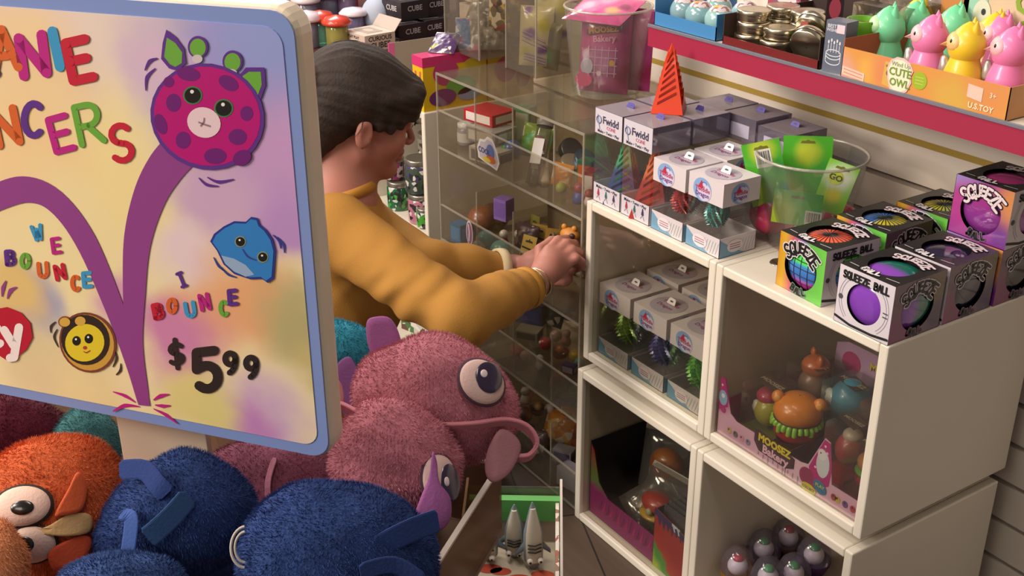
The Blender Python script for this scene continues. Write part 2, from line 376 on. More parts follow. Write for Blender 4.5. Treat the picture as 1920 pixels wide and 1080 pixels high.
def relax(P, Q, n=1):
    for _ in range(n):
        acc = np.zeros_like(P); c = np.zeros(len(P))
        for a in range(4):
            b = (a+1) % 4
            np.add.at(acc, Q[:, a], P[Q[:, b]]); np.add.at(acc, Q[:, b], P[Q[:, a]]); np.add.at(c, Q[:, a], 1); np.add.at(c, Q[:, b], 1)
        P = P*.4+acc/np.maximum(c, 1)[:, None]*.6
    return P
def soft(mb, fld, m, sm=1, T=None):
    P, Q = fld.mesh(); P = relax(P, Q, sm)
    mb.add([tuple(p) for p in P], [tuple(int(x) for x in q) for q in Q], m, True, T); return P, Q
def fur(mb, P, Q, mats, n, L, wd, lean=(0, 0, -.6), rnd=.5, rs=1):
    """short pile: tapering strands rooted on the surface"""
    rg = np.random.RandomState(rs); A, B, C = P[Q[:, 0]], P[Q[:, 1]], P[Q[:, 2]]
    N = np.cross(B-A, C-A); ar = np.linalg.norm(N, axis=1); pick = rg.choice(len(Q), n, p=ar/ar.sum())
    N = N/np.maximum(ar, 1e-12)[:, None]; u = rg.rand(n, 1); v = rg.rand(n, 1)
    p = A[pick]*(1-u)+B[pick]*u; p = p*(1-v*.9)+P[Q[pick, 2]]*v*.9; nn = N[pick]
    cl = np.array([noise.noise_vector(Vector(q)*28) for q in p])
    d = nn+np.array(lean)*.7+rg.randn(n, 3)*rnd*.35+cl*.9; d -= nn*np.minimum((d*nn).sum(1, keepdims=True)-.35, 0)
    d /= np.linalg.norm(d, axis=1)[:, None]; sd = np.cross(d, rg.randn(n, 3)); sd /= np.linalg.norm(sd, axis=1)[:, None]
    ln = L*(.6+.6*rg.rand(n, 1)); p0 = p-nn*L*.1
    a = p0-sd*wd; b = p0+sd*wd; c = p0+d*ln*.6+sd*wd*.6; e = p0+d*ln
    for mi_, mt in enumerate(mats):
        sel = [i for i in range(n) if i % len(mats) == mi_]; vs = []; fs = []
        for k, i in enumerate(sel): vs += [a[i], b[i], c[i], e[i]]; fs += [(4*k, 4*k+1, 4*k+2), (4*k, 4*k+2, 4*k+3)]
        mb.add(vs, fs, mt, False)
# ------------------------------------------------------------------ the setting
WHITE = M('#ded6c6', .45, vary=.04, vscale=3); WHITE2 = M('#d9d0c0', .5); DARKG = M('#1d1c14', .8)
def plankmat():
    m = bpy.data.materials.new('dark_wood_planks'); m.use_nodes = True; nt = m.node_tree; b = nt.nodes['Principled BSDF']
    tc = nt.nodes.new('ShaderNodeTexCoord'); mp = nt.nodes.new('ShaderNodeMapping'); mp.inputs['Rotation'].default_value = (0, 0, math.radians(22))
    br = nt.nodes.new('ShaderNodeTexBrick'); br.inputs['Scale'].default_value = 1; br.inputs['Brick Width'].default_value = 1.1; br.inputs['Row Height'].default_value = .11
    br.inputs['Mortar Size'].default_value = .002; br.inputs['Color1'].default_value = lin('#5d4a3c'); br.inputs['Color2'].default_value = lin('#46372d'); br.inputs['Mortar'].default_value = lin('#1c1612')
    nz = nt.nodes.new('ShaderNodeTexNoise'); nz.inputs['Scale'].default_value = 6; nz.inputs['Detail'].default_value = 6; m2 = nt.nodes.new('ShaderNodeMapping'); m2.inputs['Scale'].default_value = (1, 14, 1); m2.inputs['Rotation'].default_value = (0, 0, math.radians(22))
    mx = nt.nodes.new('ShaderNodeMix'); mx.data_type = 'RGBA'; mx.blend_type = 'MULTIPLY'; mx.inputs[0].default_value = .5
    L = nt.links.new; L(tc.outputs['Object'], mp.inputs[0]); L(mp.outputs[0], br.inputs['Vector']); L(tc.outputs['Object'], m2.inputs[0]); L(m2.outputs[0], nz.inputs['Vector'])
    L(br.outputs['Color'], mx.inputs[6]); L(nz.outputs['Fac'], mx.inputs[7]); L(mx.outputs[2], b.inputs['Base Color']); b.inputs['Roughness'].default_value = .5; return m
mb = MB(); mb.bx(-4, 3, -3.2, 2.4, -.04, 0, plankmat()); tag(mb.build('floor'), kind='structure')
# slatwall: boards with grooves every three inches
mb = MB(); SW = M('#dbcfc2', .4, vary=.05, vscale=2); GOLD = M('#b79a4c', .4, metal=.3)
zs = [.845+.0763*k for k in range(-11, 9)]; prev = 0
for z in zs+[1.6]:
    z0, z1 = prev, min(z-.005, 1.6)
    if z1 > z0: mb.bx(-1.12, 1.9, .4, .43, z0, z1, SW)
    prev = z+.005
mb.bx(-1.12, 1.9, .43, .46, 0, 1.6, DARKG)
tag(mb.build('wall_right'), kind='structure')
mb = MB(); mb.bx(-.42, 1.9, .3995, .431, .839, .8505, GOLD); tag(mb.build('trim_1'), kind='structure')
mb = MB(); mb.bx(-3.25, -3.2, -2.5, 2.4, 0, 1.6, M('#7f7468', .7)); tag(mb.build('wall_back'), kind='structure')

# ------------------------------------------------------------------ white cube shelves
PANE = clear('#f4f3ee', .06, .05)
def cube_shelf(label, x0, y0, z0, wd=.349, h=.333, dp=.35, pane=True, feet=True, group=None):
    t = thing('cube_shelf', label, 'shelf', (x0, y0, z0)); th = .016
    m = MB(); f = .006 if feet else 0
    m.bx(0, th, 0, dp, f, h, WHITE); m.bx(wd-th, wd, 0, dp, f, h, WHITE); m.bx(th, wd-th, 0, dp, h-th, h, WHITE); m.bx(th, wd-th, 0, dp, f, f+th, WHITE); m.bx(th, wd-th, dp-.008, dp, f+th, h-th, M('#cfc4b2', .6))
    m.build('body', t, bevel=.0025)
    if pane: m = MB(); m.bx(th+.001, wd-th-.001, .008, .0105, f+th+.001, h-th-.001, PANE); m.build('clear_pane', t)
    if feet:
        for fx in (.03, wd-.03):
            m = MB(); m.lathe([(.008, 0), (.008, .006)], '#3a352e', 12, T=TR(fx, .03, 0), caps=True); m.build('foot', t)
    return t
cube_shelf('white open cube shelf, upper left, holding boxed crystal toys behind a clear pane', 0, 0, .367)
rt = cube_shelf('white cube shelf at upper right, bakery toys inside and squeeze ball boxes on top', .35, 0, .367)
m = MB(); m.lathe([(.0, .0), (.008, .0), (.009, .0015), (.014, .002), (.0155, 0)], M('#8d8678', .3, metal=.9), 20, T=TR(.055, .085, .3335)); m.build('cable_hole_ring', rt)
cube_shelf('white cube shelf at lower left, holding a dark carton of bagged toys', 0, -.012, 0, h=.352, feet=False)
cube_shelf('white cube shelf at lower right, holding see-through capsule eggs', .35, -.012, 0, h=.352, pane=False, feet=False)
cube_shelf('white cube shelf behind the person with glitter jars inside', -1.014, .03, .367, pane=False)
cube_shelf('white cube shelf under the one with the glitter jars', -1.014, .03, 0, h=.352, pane=False, feet=False)

# ------------------------------------------------------------------ wall shelf with the pink front strip
t = thing('wall_shelf', 'long white wall shelf with a pink front strip on the slatted wall', 'shelf', (0, .15, 1.0))
m = MB(); m.bx(-.018, 1.3, .0, .249, -.018, 0, WHITE2); m.build('board', t)
m = MB(); m.bx(-.018, 1.3, -.006, -.0005, -.036, .001, M('#97213f', .45)); m.build('pink_strip', t)
m = MB(); m.bx(-.018, 1.3, -.0085, -.0062, -.001, .0045, clear('#d5dde6', .3, .1, .25, '#b9c4d2')); m.build('price_rail', t)

# ------------------------------------------------------------------ clear acrylic bin unit
AC = clear('#f6f4ee', .10, .08, .035, '#cfc6b8'); ACE = clear('#efece4', .2, .1, .25, '#d8d2c4')
t = thing('acrylic_bin_unit', 'clear acrylic bin unit full of small toys the person reaches into', 'display unit', (-.55, 0, 0))
UW = .54; TIERS = [.655, .435, .215, .004]; UD = .34
m = MB(); m.bx(0, .004, 0, UD, .0, .82, AC); m.build('side_panel', t)
m = MB(); m.bx(UW-.004, UW, 0, UD, .0, .82, AC); m.build('side_panel', t)
m = MB(); m.bx(.0, UW, UD, UD+.004, 0, .82, AC); m.build('back_panel', t)
m = MB(); m.bx(0, UW, 0, UD, .82, .824, AC); m.bx(0, UW, -.001, .0015, .82, .8245, ACE); m.build('top_panel', t)
for z in TIERS:
    m = MB(); m.bx(.004, UW-.004, .0, UD, z, z+.004, AC); m.bx(.004, UW-.004, -.0012, .0, z-.0005, z+.0045, ACE); m.build('shelf', t)
    m = MB(); m.bx(.004, UW-.004, .0, .003, z+.0045, z+.085, AC); m.bx(.004, UW-.004, -.0008, .0036, z+.085, z+.0875, ACE); m.build('front_lip', t)
    for k in range(1, 4):
        m = MB(); x = k*.143+.01; top = z+.16
        m.bx(x-.0015, x+.0015, .004, UD, z+.0045, top, AC); m.bx(x-.0017, x+.0017, .0034, .006, z+.0045, top, ACE); m.build('divider', t)
for x in (.0, UW-.004):
    m = MB(); m.bx(x, x+.004, -.0012, .0015, 0, .82, ACE); m.build('edge', t)
# ------------------------------------------------------------------ the price sign in the foreground
SX = Vector((.79253, .60980, 0)); SN = Vector((.6098, -.79253, 0)); SO = at(622, 850, d=1.0)
sm = frame(SO, SX, (0, 0, 1))
def SP(px, py):
    v = RV*((px-960)/FPX)-UV*((py-540)/FPX)+FV; t = (SO-CPV).dot(SN)/v.dot(SN); q = CPV+v*t-SO
    return (q.dot(SX), q.z)
def JAC(px, py, z):
    """how one photo pixel lies on the sign face at this spot"""
    a, b, c = SP(px, py), SP(px+2, py), SP(px, py-2)
    return Matrix((((b[0]-a[0])/2, (c[0]-a[0])/2, 0, a[0]), ((b[1]-a[1])/2, (c[1]-a[1])/2, 0, a[1]), (0, 0, 1, z), (0, 0, 0, 1)))
def SPS(pts): return [SP(*p) for p in pts]
K = .00042
sign = thing('price_sign', 'large tie-dye price sign with rounded corners reading $5.99 above the plush toys', 'sign', mat=sm)
SWD, SHT = .47, .388
def rrect(x0, x1, y0, y1, r, n=6):
    out = []
    for cx, cy, a in ((x1-r, y0+r, -90), (x1-r, y1-r, 0), (x0+r, y1-r, 90), (x0+r, y0+r, 180)): out += arc(cx, cy, r, r, a, a+90, n)
    return out
m = MB(); m.prism(rrect(-SWD, .0, -.010, SHT-.004, .022), .024, M('#e6d5bd', .35, coat=.3), z=-.026); m.build('frame', sign, bevel=.005, seg=3)
m = MB(); m.prism(rrect(-SWD+.003, -.003, -.007, SHT-.008, .019), .0012, M('#7f93c9', .35), z=-.002); m.build('blue_border', sign)
blobs = []
for px, py, r, c in ((60, 60, .09, '#e6ccd0'), (60, 150, .10, '#efd0a0'), (230, 60, .07, '#e6d2c4'), (200, 330, .085, '#f2dc9c'), (40, 300, .10, '#f2d09a'), (120, 450, .09, '#efdcA4'), (450, 130, .13, '#a29ad2'), (520, 60, .08, '#959dd4'),
                     (520, 330, .09, '#c79bca'), (400, 370, .06, '#cca8c6'), (350, 470, .05, '#e6ccd0'), (460, 570, .07, '#e8ab78'), (380, 600, .05, '#e8a880'), (330, 640, .06, '#cf84ac'), (560, 620, .06, '#b8ac78'), (540, 420, .05, '#bb90c8'),
                     (500, 780, .06, '#d3b3c8'), (60, 570, .05, '#8f93c0'), (100, 690, .08, '#decb9c'), (230, 560, .04, '#d7a0b4'), (170, 740, .06, '#e6d49c'), (470, 800, .05, '#c487bd'), (380, 760, .06, '#e0cf86'), (600, 690, .04, '#c8b67a'), (290, 120, .05, '#d6b7cd'), (20, 540, .05, '#e0c07a')):
    x, y = SP(px, py); blobs.append((x, y, r, c))
m = MB(); m.prism(rrect(-SWD+.011, -.013, .004, SHT-.020, .015), .0008, blobmat('#eedcac', blobs, .35, .03, 14, coat=.25), z=-.001); m.build('printed_panel', sign)
MAG, ORG, PUR, GRN, RED, BLU = '#b8237f', '#d2612a', '#5d2f86', '#6aa53a', '#c01f36', '#3d94c4'
PUR2, DPU = '#8e3f86', '#4b1a4c'
def let(mb, ch, px, py, h, wd, col, rot=0, z=.0006, sx=.9, out=None):
    mb.glyph(ch, h, wd, M(col, .4), JAC(px, py, z) @ RZ(math.radians(rot)), 0, sx, out)
m = MB()
for a in (('B', -75, 92, 84, 17, GRN, 4), ('E', -30, 100, 82, 17, PUR, 8), ('A', 8, 92, 74, 17, ORG, 8), ('N', 62, 104, 72, 19, MAG, 8), ('I', 106, 92, 68, 19, BLU, 12), ('E', 152, 112, 72, 19, RED, 12),
          ('B', -160, 240, 70, 16, RED, 0), ('O', -105, 235, 66, 16, BLU, 0), ('U', -45, 240, 66, 16, GRN, 0), ('N', 12, 238, 64, 15, ORG, 12), ('C', 62, 224, 60, 13, PUR, 0), ('E', 117, 250, 62, 13, MAG, 15), ('R', 168, 232, 72, 12, GRN, 12), ('S', 228, 268, 66, 12, RED, 10)):
    let(m, a[0], a[1], a[2], a[3], a[4], a[5], a[6])
m.build('headline_lettering', sign)
m = MB()
for a in (('W', 70, 436, 26, 7, BLU, 12, .8), ('E', 107, 460, 26, 7, MAG, 8, .9), ('B', 20, 483, 24, 8, PUR, 5, .9), ('O', 48, 489, 24, 8, GRN, 0, .85), ('U', 81, 506, 25, 8, ORG, 5, .9), ('N', 113, 510, 25, 8, RED, 12, .9), ('C', 142, 531, 25, 8, ORG, 5, .8), ('E', 165, 524, 25, 8, BLU, 5, .9)):
    let(m, *a[:7], sx=a[7])
m.build('left_bounce_lettering', sign); m = MB()
for a in (('j', 341, 524, 26, 6, PUR, 22, 1), ('B', 297, 583, 24, 9, RED, 12, .9), ('O', 323, 573, 24, 8, ORG, 0, .85), ('U', 357, 580, 25, 8, BLU, 10, .9), ('N', 384, 566, 27, 8, MAG, 12, .8), ('C', 420, 578, 25, 8, GRN, 5, .8), ('E', 438, 557, 25, 8, PUR, 5, .9)):
    let(m, *a[:7], sx=a[7])
m.build('right_bounce_lettering', sign)
m = MB()
for a in (('$', 331, 664, 42, 9), ('5', 388, 694, 70, 18), ('9', 433, 680, 38, 11), ('9', 472, 688, 38, 11)): let(m, a[0], a[1], a[2], a[3], a[4], '#2c2422', 6, sx=.95)
m.build('price_lettering', sign)
def ribbon(mb, pts, wds, mat, z=.0004):
    P = [Vector(SP(*p)) for p in pts]; L = []; R = []
    sub = []
    for i in range(len(P)-1):      # smooth through the points
        p0, p1, p2, p3 = P[max(i-1, 0)], P[i], P[i+1], P[min(i+2, len(P)-1)]
        for k in range(6):
            t = k/6; q = .5*((2*p1)+(p2-p0)*t+(2*p0-5*p1+4*p2-p3)*t*t+(-p0+3*p1-3*p2+p3)*t**3); sub.append((q, wds[i]*(1-t)+wds[i+1]*t))
    sub.append((P[-1], wds[-1]))
    for i, (q, wd) in enumerate(sub):
        d = (sub[min(i+1, len(sub)-1)][0]-sub[max(i-1, 0)][0]).normalized(); nn = Vector((-d.y, d.x))*wd*.0005/2; L.append(q-nn); R.append(q+nn)
    for i in range(len(L)-1): mb.poly([L[i], L[i+1], R[i+1], R[i]], mat, None, z)
m = MB()
ribbon(m, [(-60, 400), (-10, 372), (50, 355), (105, 378), (160, 450), (212, 570), (250, 680), (271, 760)], [44, 46, 48, 50, 50, 44, 36, 26], M(PUR2, .4))
ribbon(m, [(268, 740), (252, 640), (252, 540), (258, 450), (280, 370), (310, 315), (350, 270)], [26, 36, 46, 52, 58, 62, 62], M(PUR2, .4), .00045)
m.build('bounce_path', sign); m = MB()
for pts in ([(212, 734), (235, 742), (254, 754)], [(212, 771), (235, 760), (262, 762)], [(288, 750), (302, 742), (318, 739)], [(291, 759), (305, 761), (320, 760)], [(288, 766), (312, 778), (333, 794)]):
    ribbon(m, pts, [2, 8, 2], M(MAG, .4))
m.build('landing_splash', sign); m = MB()
for pts in ([(14, 560), (20, 545), (32, 538)], [(4, 556), (6, 540), (12, 526)]): ribbon(m, pts, [2, 8, 2], M(PUR2, .4))
m.build('leaf_drawing', sign)
# giraffe head drawing
def E(mb, px, py, rx, ry, col, z, rot=0): mb.ell(0, 0, rx, ry, M(col, .4), JAC(px, py, z), 0, 28, math.radians(rot))
def PG(mb, pts, col, z): mb.poly(SPS(pts), M(col, .4), None, z)
m = MB()
PG(m, [(318, 128), (303, 110), (306, 80), (313, 55), (330, 68), (346, 90), (350, 118), (335, 132)], PUR, .0008); PG(m, [(320, 120), (309, 106), (314, 70), (330, 80), (343, 98), (342, 118), (330, 125)], GRN, .0009)
PG(m, [(455, 170), (450, 140), (462, 126), (497, 126), (499, 160), (490, 185), (475, 193)], PUR, .0008); PG(m, [(461, 168), (456, 142), (468, 134), (490, 134), (492, 158), (483, 182), (474, 184)], GRN, .0009)
for x, y in ((372, 88), (437, 115)): E(m, x, y, 19, 21, PUR, .0008); E(m, x, y+1, 15, 17, GRN, .0009); E(m, x-1, y+22, 10, 8, '#cdbcc0', .00092)
E(m, 388, 220, 108, 99, PUR, .0010, -20); E(m, 388, 219, 101, 92, '#b30c70', .0011, -20)
for a in ((355, 138, 22, 13, -10), (430, 155, 20, 13, -30), (318, 153, 10, 10, 0), (327, 192, 14, 17, 0), (303, 232, 11, 20, 20), (345, 262, 14, 16, 0), (405, 292, 21, 15, 0), (447, 256, 17, 15, 0), (464, 212, 12, 14, 0), (455, 295, 18, 14, 30)): E(m, *a[:4], '#6b1a6e', .0012, a[4])
for x, y in ((363, 178), (421, 202)): E(m, x, y, 18, 17, '#3e7a45', .0013); E(m, x, y, 15, 14.5, '#17120f', .0014); E(m, x-1, y-7, 3.5, 3.5, '#e8e0dc', .0015)
E(m, 384, 229, 32, 28, '#e3c6cc', .0014, -25); ribbon(m, [(374, 228), (384, 232), (397, 236)], [3, 3, 3], M('#8d7078', .5), .0015); ribbon(m, [(385, 220), (384, 228), (378, 236)], [3, 3, 3], M('#8d7078', .5), .0015)
for pts in ([(296, 109), (281, 115), (272, 132)], [(292, 128), (276, 145), (274, 170)], [(373, 333), (388, 346), (410, 349)], [(389, 332), (410, 341), (439, 336)]): ribbon(m, pts, [2, 6, 2], M(PUR, .4))
m.build('giraffe_drawing', sign)
m = MB()
dol = [(395, 452), (402, 438), (420, 424), (440, 414), (462, 415), (472, 406), (484, 408), (488, 420), (500, 430), (512, 448), (518, 470), (516, 500), (514, 522), (503, 530), (492, 522), (470, 523), (440, 513), (420, 495), (408, 470)]
PG(m, dol, '#2b3488', .0008); c0 = (460, 468); PG(m, [(c0[0]+(x-c0[0])*.93, c0[1]+(y-c0[1])*.93) for x, y in dol], '#2f7cc0', .0010)
PG(m, [(416, 478), (440, 484), (462, 496), (478, 514), (462, 518), (440, 508), (424, 494)], '#92a9c8', .0011)
for x, y in ((452, 452), (494, 481)): E(m, x, y, 10.5, 10.5, '#8a8f6a', .0012); E(m, x, y, 8.5, 8.5, '#15140f', .0013); E(m, x-1, y-3, 2, 2, '#ece8e0', .0014)
ribbon(m, [(456, 466), (466, 480), (482, 487)], [2, 4, 2], M('#2b3488'), .0012)
for pts in ([(401, 482), (410, 498), (421, 508)], [(414, 500), (428, 514), (444, 520)], [(520, 444), (532, 458), (534, 474)], [(512, 440), (524, 452), (527, 466)]): ribbon(m, pts, [2, 5, 2], M('#2b3488'))
m.build('dolphin_drawing', sign)
m = MB()
E(m, 165, 642, 52, 58, '#7a3b2c', .0008, 30); E(m, 165, 642, 48, 54, '#c79a3e', .0009, 30); E(m, 161, 637, 45, 48, '#2d2018', .0010, 30); E(m, 160, 642, 37, 35, '#dcc52a', .0011, 20)
for x, y in ((123, 603), (152, 601)): E(m, x, y, 13, 11, '#8a4a2c', .0008); E(m, x, y, 10, 8.5, '#d0a545', .0012)
for x, y in ((145, 638), (168, 634)): E(m, x, y, 8, 9, '#15120d', .0012); E(m, x-1, y-3, 2, 2, '#ece8e0', .0013)
E(m, 161, 651, 4, 3.5, '#b03a2c', .0012); ribbon(m, [(158, 658), (164, 660), (171, 656)], [2, 3, 2], M('#a0402c'), .0012)
for pts in ([(105, 603), (96, 612), (96, 624)], [(108, 617), (102, 632), (110, 651)], [(216, 657), (219, 672), (212, 688)], [(227, 681), (226, 694), (218, 703)]): ribbon(m, pts, [2, 5, 2], M('#3a2a1c'))
m.build('bee_drawing', sign)
m = MB()
PG(m, [(-30, 600), (-15, 580), (15, 575), (40, 585), (58, 605), (62, 632), (50, 655), (20, 679), (-10, 660), (-40, 640), (-45, 615)], '#b5142e', .0008)
let(m, 'y', 26, 624, 52, 16, '#ece0dc', 10, z=.0010); let(m, 't', -14, 622, 50, 15, '#ece0dc', 10, z=.0010); E(m, 44, 674, 2.5, 2.5, '#222', .0009) if False else None
m.build('heart_logo', sign)
m = MB(); a = SP(195, 780); b_ = SP(352, 820); m.bx(a[0]-.01, b_[0], -.36, .02, -.034, -.027, M('#cbb8a2', .5)); m.build('support_post', sign, bevel=.001)

# ------------------------------------------------------------------ plush toys
CM = Matrix(((RV.x, UV.x, -FV.x, 0), (RV.y, UV.y, -FV.y, 0), (RV.z, UV.z, -FV.z, 0), (0, 0, 0, 1)))
def pose(px, py, d):
    p = at(px, py, d=d); z = (CPV-p).normalized(); x = UV.cross(z).normalized(); y = z.cross(x)
    return Matrix(((x.x, y.x, z.x, p.x), (x.y, y.y, z.y, p.y), (x.z, y.z, z.z, p.z), (0, 0, 0, 1)))
FELT = {}
def plush(name, label, px, py, d, rx, ry, rz, cols, n=9000, L=.0075, seed=1, amp=.004, rot=0, lumps=(), pos=None, group=None):
    """a stuffed furry ball toy, local x right, y up, z to the front; radii in pixels of the photo at its own distance"""
    s = d/FPX; t = thing(name, label, 'plush toy', mat=Matrix.Translation(pos) @ CM if pos else pose(px, py, d), group=group)
    F = Field((-rx*s*1.7-.01, -rx*s*1.6-.01, -rz*s*1.5), (rx*s*1.7+.01, rx*s*1.6+.01, rz*s*1.5), .0034)
    F.ell((0, 0, 0), (rx*s, ry*s, rz*s), RZ(rot), .0)
    for lx, ly, lz, lr in lumps: F.ell((lx*s, ly*s, lz*s), (lr*s,)*3, None, .02)
    F.noise(amp, 22, seed); F.noise(amp*.5, 60, seed+3)
    mb = MB(); P, Q = soft(mb, F, M(cols[0], .95, sheen=.12, vary=.12, vscale=25, bump=.6, bscale=260), 2)
    fur(mb, P, Q, [M(c, .95, sheen=.1) for c in cols], int(n*1.7), L*.62, .00028, (0, -.5, .1), rs=seed)
    mb.build('furry_body', t); return t, s
def felt(t, name, pts, col, th=.0022, z=0, bend=None, T=None, bev=.0008, rnd=True, label=None):
    """a flat felt piece with real thickness, outline in the toy's own metres, optionally curled by bend(x, y) -> z"""
    if rnd:
        q = [Vector(p[:2]) for p in pts]; n = len(q); out = []
        for i in range(n):
            p0, p1, p2, p3 = q[i-1], q[i], q[(i+1) % n], q[(i+2) % n]
            for k in range(4):
                u = k/4; out.append(tuple(.5*((2*p1)+(p2-p0)*u+(2*p0-5*p1+4*p2-p3)*u*u+(-p0+3*p1-3*p2+p3)*u**3)))
        pts = out
    n = len(pts); c = (sum(p[0] for p in pts)/n, sum(p[1] for p in pts)/n); bend = bend or (lambda x, y: 0)
    mb = MB(); rings = []
    for side, zz in ((1, th/2), (-1, -th/2)):
        for f in (0.02, .35, .7, .93, 1.0):
            k = zz*(1 if f < .95 else .45); rings.append((side, f, k))
    order = [r for r in rings if r[0] == 1]+[r for r in reversed(rings) if r[0] == -1]
    R = [[(c[0]+(p[0]-c[0])*f, c[1]+(p[1]-c[1])*f, z+k+bend(c[0]+(p[0]-c[0])*f, c[1]+(p[1]-c[1])*f)) for p in pts] for _, f, k in order]
    mb.loft(R, M(col, .9, sheen=.1, bump=.2, bscale=400), True, True, True, T); o = mb.build(name, t)
    if label: o['label'] = label
    return o
def strip(t, name, pts, wd, col, th=.002, up=(0, 0, 1)):
    """a felt strip along 3-D points; up is the direction its width runs in"""
    mb = MB(); P = [Vector(p) for p in pts]; sub = []
    for i in range(len(P)-1):
        p0, p1, p2, p3 = P[max(i-1, 0)], P[i], P[i+1], P[min(i+2, len(P)-1)]
        for k in range(5):
            u = k/5; sub.append(.5*((2*p1)+(p2-p0)*u+(2*p0-5*p1+4*p2-p3)*u*u+(-p0+3*p1-3*p2+p3)*u**3))
    sub.append(P[-1]); rings = []; up = Vector(up)
    for i, q in enumerate(sub):
        d = (sub[min(i+1, len(sub)-1)]-sub[max(i-1, 0)]).normalized(); a = (up-d*up.dot(d)).normalized(); b = d.cross(a); w_ = wd/2*(1 if 0 < i < len(sub)-1 else .7)
        rings.append([tuple(q+a*x*w_+b*y*th/2) for x, y in ((1, .6), (.85, 1), (-.85, 1), (-1, .6), (-1, -.6), (-.85, -1), (.85, -1), (1, -.6))])
    mb.loft(rings, M(col, .9, sheen=.1, bump=.2, bscale=400), False); return mb.build(name, t)
def eye(t, s, x, y, rx, ry, z, tiltx, tilty, pup, white='#cfaea8', ring='#4a2a3a', iris='#2e1f3a', hl=True, rot=0):
    """embroidered eye dome; px units scaled by s"""
    T = TR(x*s, y*s, z*s) @ RY(tiltx) @ RX(tilty) @ RZ(rot); mb = MB(); W = M(white, .7, bump=.2, bscale=500)
    def dome(cx, cy, ax, ay, h, zb, mt):
        R = [[(cx+ax*math.cos(a)*math.cos(q), cy+ay*math.sin(a)*math.cos(q), zb+h*math.sin(q)) for a in [2*math.pi*i/32 for i in range(32)]] for q in [math.radians(k) for k in (0, 15, 30, 50, 70, 89)]]
        mb.loft(R, mt, True, True, True, T)
    dome(0, 0, rx*s*1.08, ry*s*1.08, .004, -.001, M(ring, .8)); dome(0, 0, rx*s, ry*s, .008, -.001, W)
    o = mb.build('eye', t); mb = MB()
    px_, py_, pr, pq = pup; zz = .0062
    dome(px_*s, py_*s, pr*s, pq*s, .0022, zz, M(iris, .25, coat=.5))
    if hl: dome((px_-pr*.45)*s, (py_+pq*.05)*s, pr*s*.26, pq*s*.26, .0012, zz+.0016, M('#dcc8cc', .4))
    p = mb.build('pupil', o); return o
PK = ['#b8707f', '#c07b88', '#ac6675', '#c98a94']
BL = ['#20386f', '#294684', '#1a2f60', '#31508f']
# upper pink plush
t, s = plush('plush_toy', 'pink furry fish plush with one big eye, uppermost beside the sign', 822, 752, 1.16, 152, 112, 120, PK, 16000, seed=2, rot=math.radians(-18), lumps=((-10, 38, 10, 82), (-95, 20, 0, 62)))
eye(t, s, 78, 34, 46, 43, 98, .45, -.30, (7, 8, 27, 30), rot=-.4)
strip(t, 'mouth_strip', [(-6*s, -46*s, 108*s), (60*s, -44*s, 104*s), (120*s, -38*s, 78*s), (160*s, -50*s, 64*s), (178*s, -78*s, 58*s), (165*s, -102*s, 56*s), (135*s, -104*s, 58*s)], .012, '#bd7680', up=(.1, .55, .9), th=.0045)
felt(t, 'side_fin', [(110*s, -52*s), (138*s, -62*s), (150*s, -88*s), (128*s, -130*s), (98*s, -146*s), (84*s, -128*s), (88*s, -90*s)], '#a8737c', .004, 88*s, bend=lambda x, y: -abs(x-.055)*.5)
felt(t, 'purple_fin', [(-196*s, 60*s), (-170*s, 85*s), (-150*s, 60*s), (-120*s, 10*s), (-130*s, -30*s), (-165*s, -40*s), (-188*s, 0)], '#6e3d74', .005, -10*s, bend=lambda x, y: (x+.08)*.4)
felt(t, 'lilac_fin', [(-136*s, 148*s), (-118*s, 160*s), (-90*s, 156*s), (-72*s, 120*s), (-62*s, 56*s), (-98*s, 46*s), (-130*s, 96*s)], '#96558f', .009, -20*s)
# lower pink plush
t, s = plush('plush_toy', 'pink furry fish plush lying below the upper one, its eye half behind a lilac fin', 745, 872, 1.10, 118, 118, 105, PK, 13000, seed=5, rot=-.3, lumps=((-20, 30, 10, 88),))
eye(t, s, 76, -28, 40, 47, 86, .62, -.1, (14, -6, 22, 34))
felt(t, 'lilac_fin', [(62*s, 22*s), (70*s, 5*s), (74*s, -30*s), (94*s, -60*s), (92*s, -100*s), (64*s, -118*s), (30*s, -98*s), (40*s, -60*s), (56*s, -20*s)], '#8e4f87', .005, 124*s, bend=lambda x, y: -(x-.03)**2*12)
strip(t, 'back_strip', [(-125*s, 118*s, -10*s), (-98*s, 108*s, 20*s), (-70*s, 92*s, 50*s)], .012, '#b06a78', up=(.2, .3, 1), th=.004)
felt(t, 'tail_fin', [(-116*s, 160*s), (-104*s, 150*s), (-100*s, 120*s), (-110*s, 96*s), (-124*s, 110*s)], '#b8757a', .004, 0)
# third pink plush below the sign
t, s = plush('plush_toy', 'mauve furry plush half hidden under the bottom edge of the sign', 505, 925, 1.17, 150, 105, 110, ['#7d4257', '#864a5f', '#6f394d'], 9000, seed=8)
felt(t, 'ear', [(-112*s, 20*s), (-100*s, 55*s), (-80*s, 62*s), (-62*s, 40*s), (-56*s, 0), (-80*s, -20*s)], '#9a7a76', .004, 60*s, bend=lambda x, y: -(x+.04)**2*8)
strip(t, 'seam_strip', [(10*s, 62*s, 92*s), (-2*s, 20*s, 112*s), (0, -30*s, 112*s)], .006, '#a06478', up=(1, 0, .3), th=.003)
# turquoise plush
t, s = plush('plush_toy', 'turquoise furry plush tucked behind the pink ones at the edge of the sign', 632, 672, 1.24, 84, 70, 70, ['#2f8ea6', '#3a9db3', '#277f97'], 8000, seed=11)
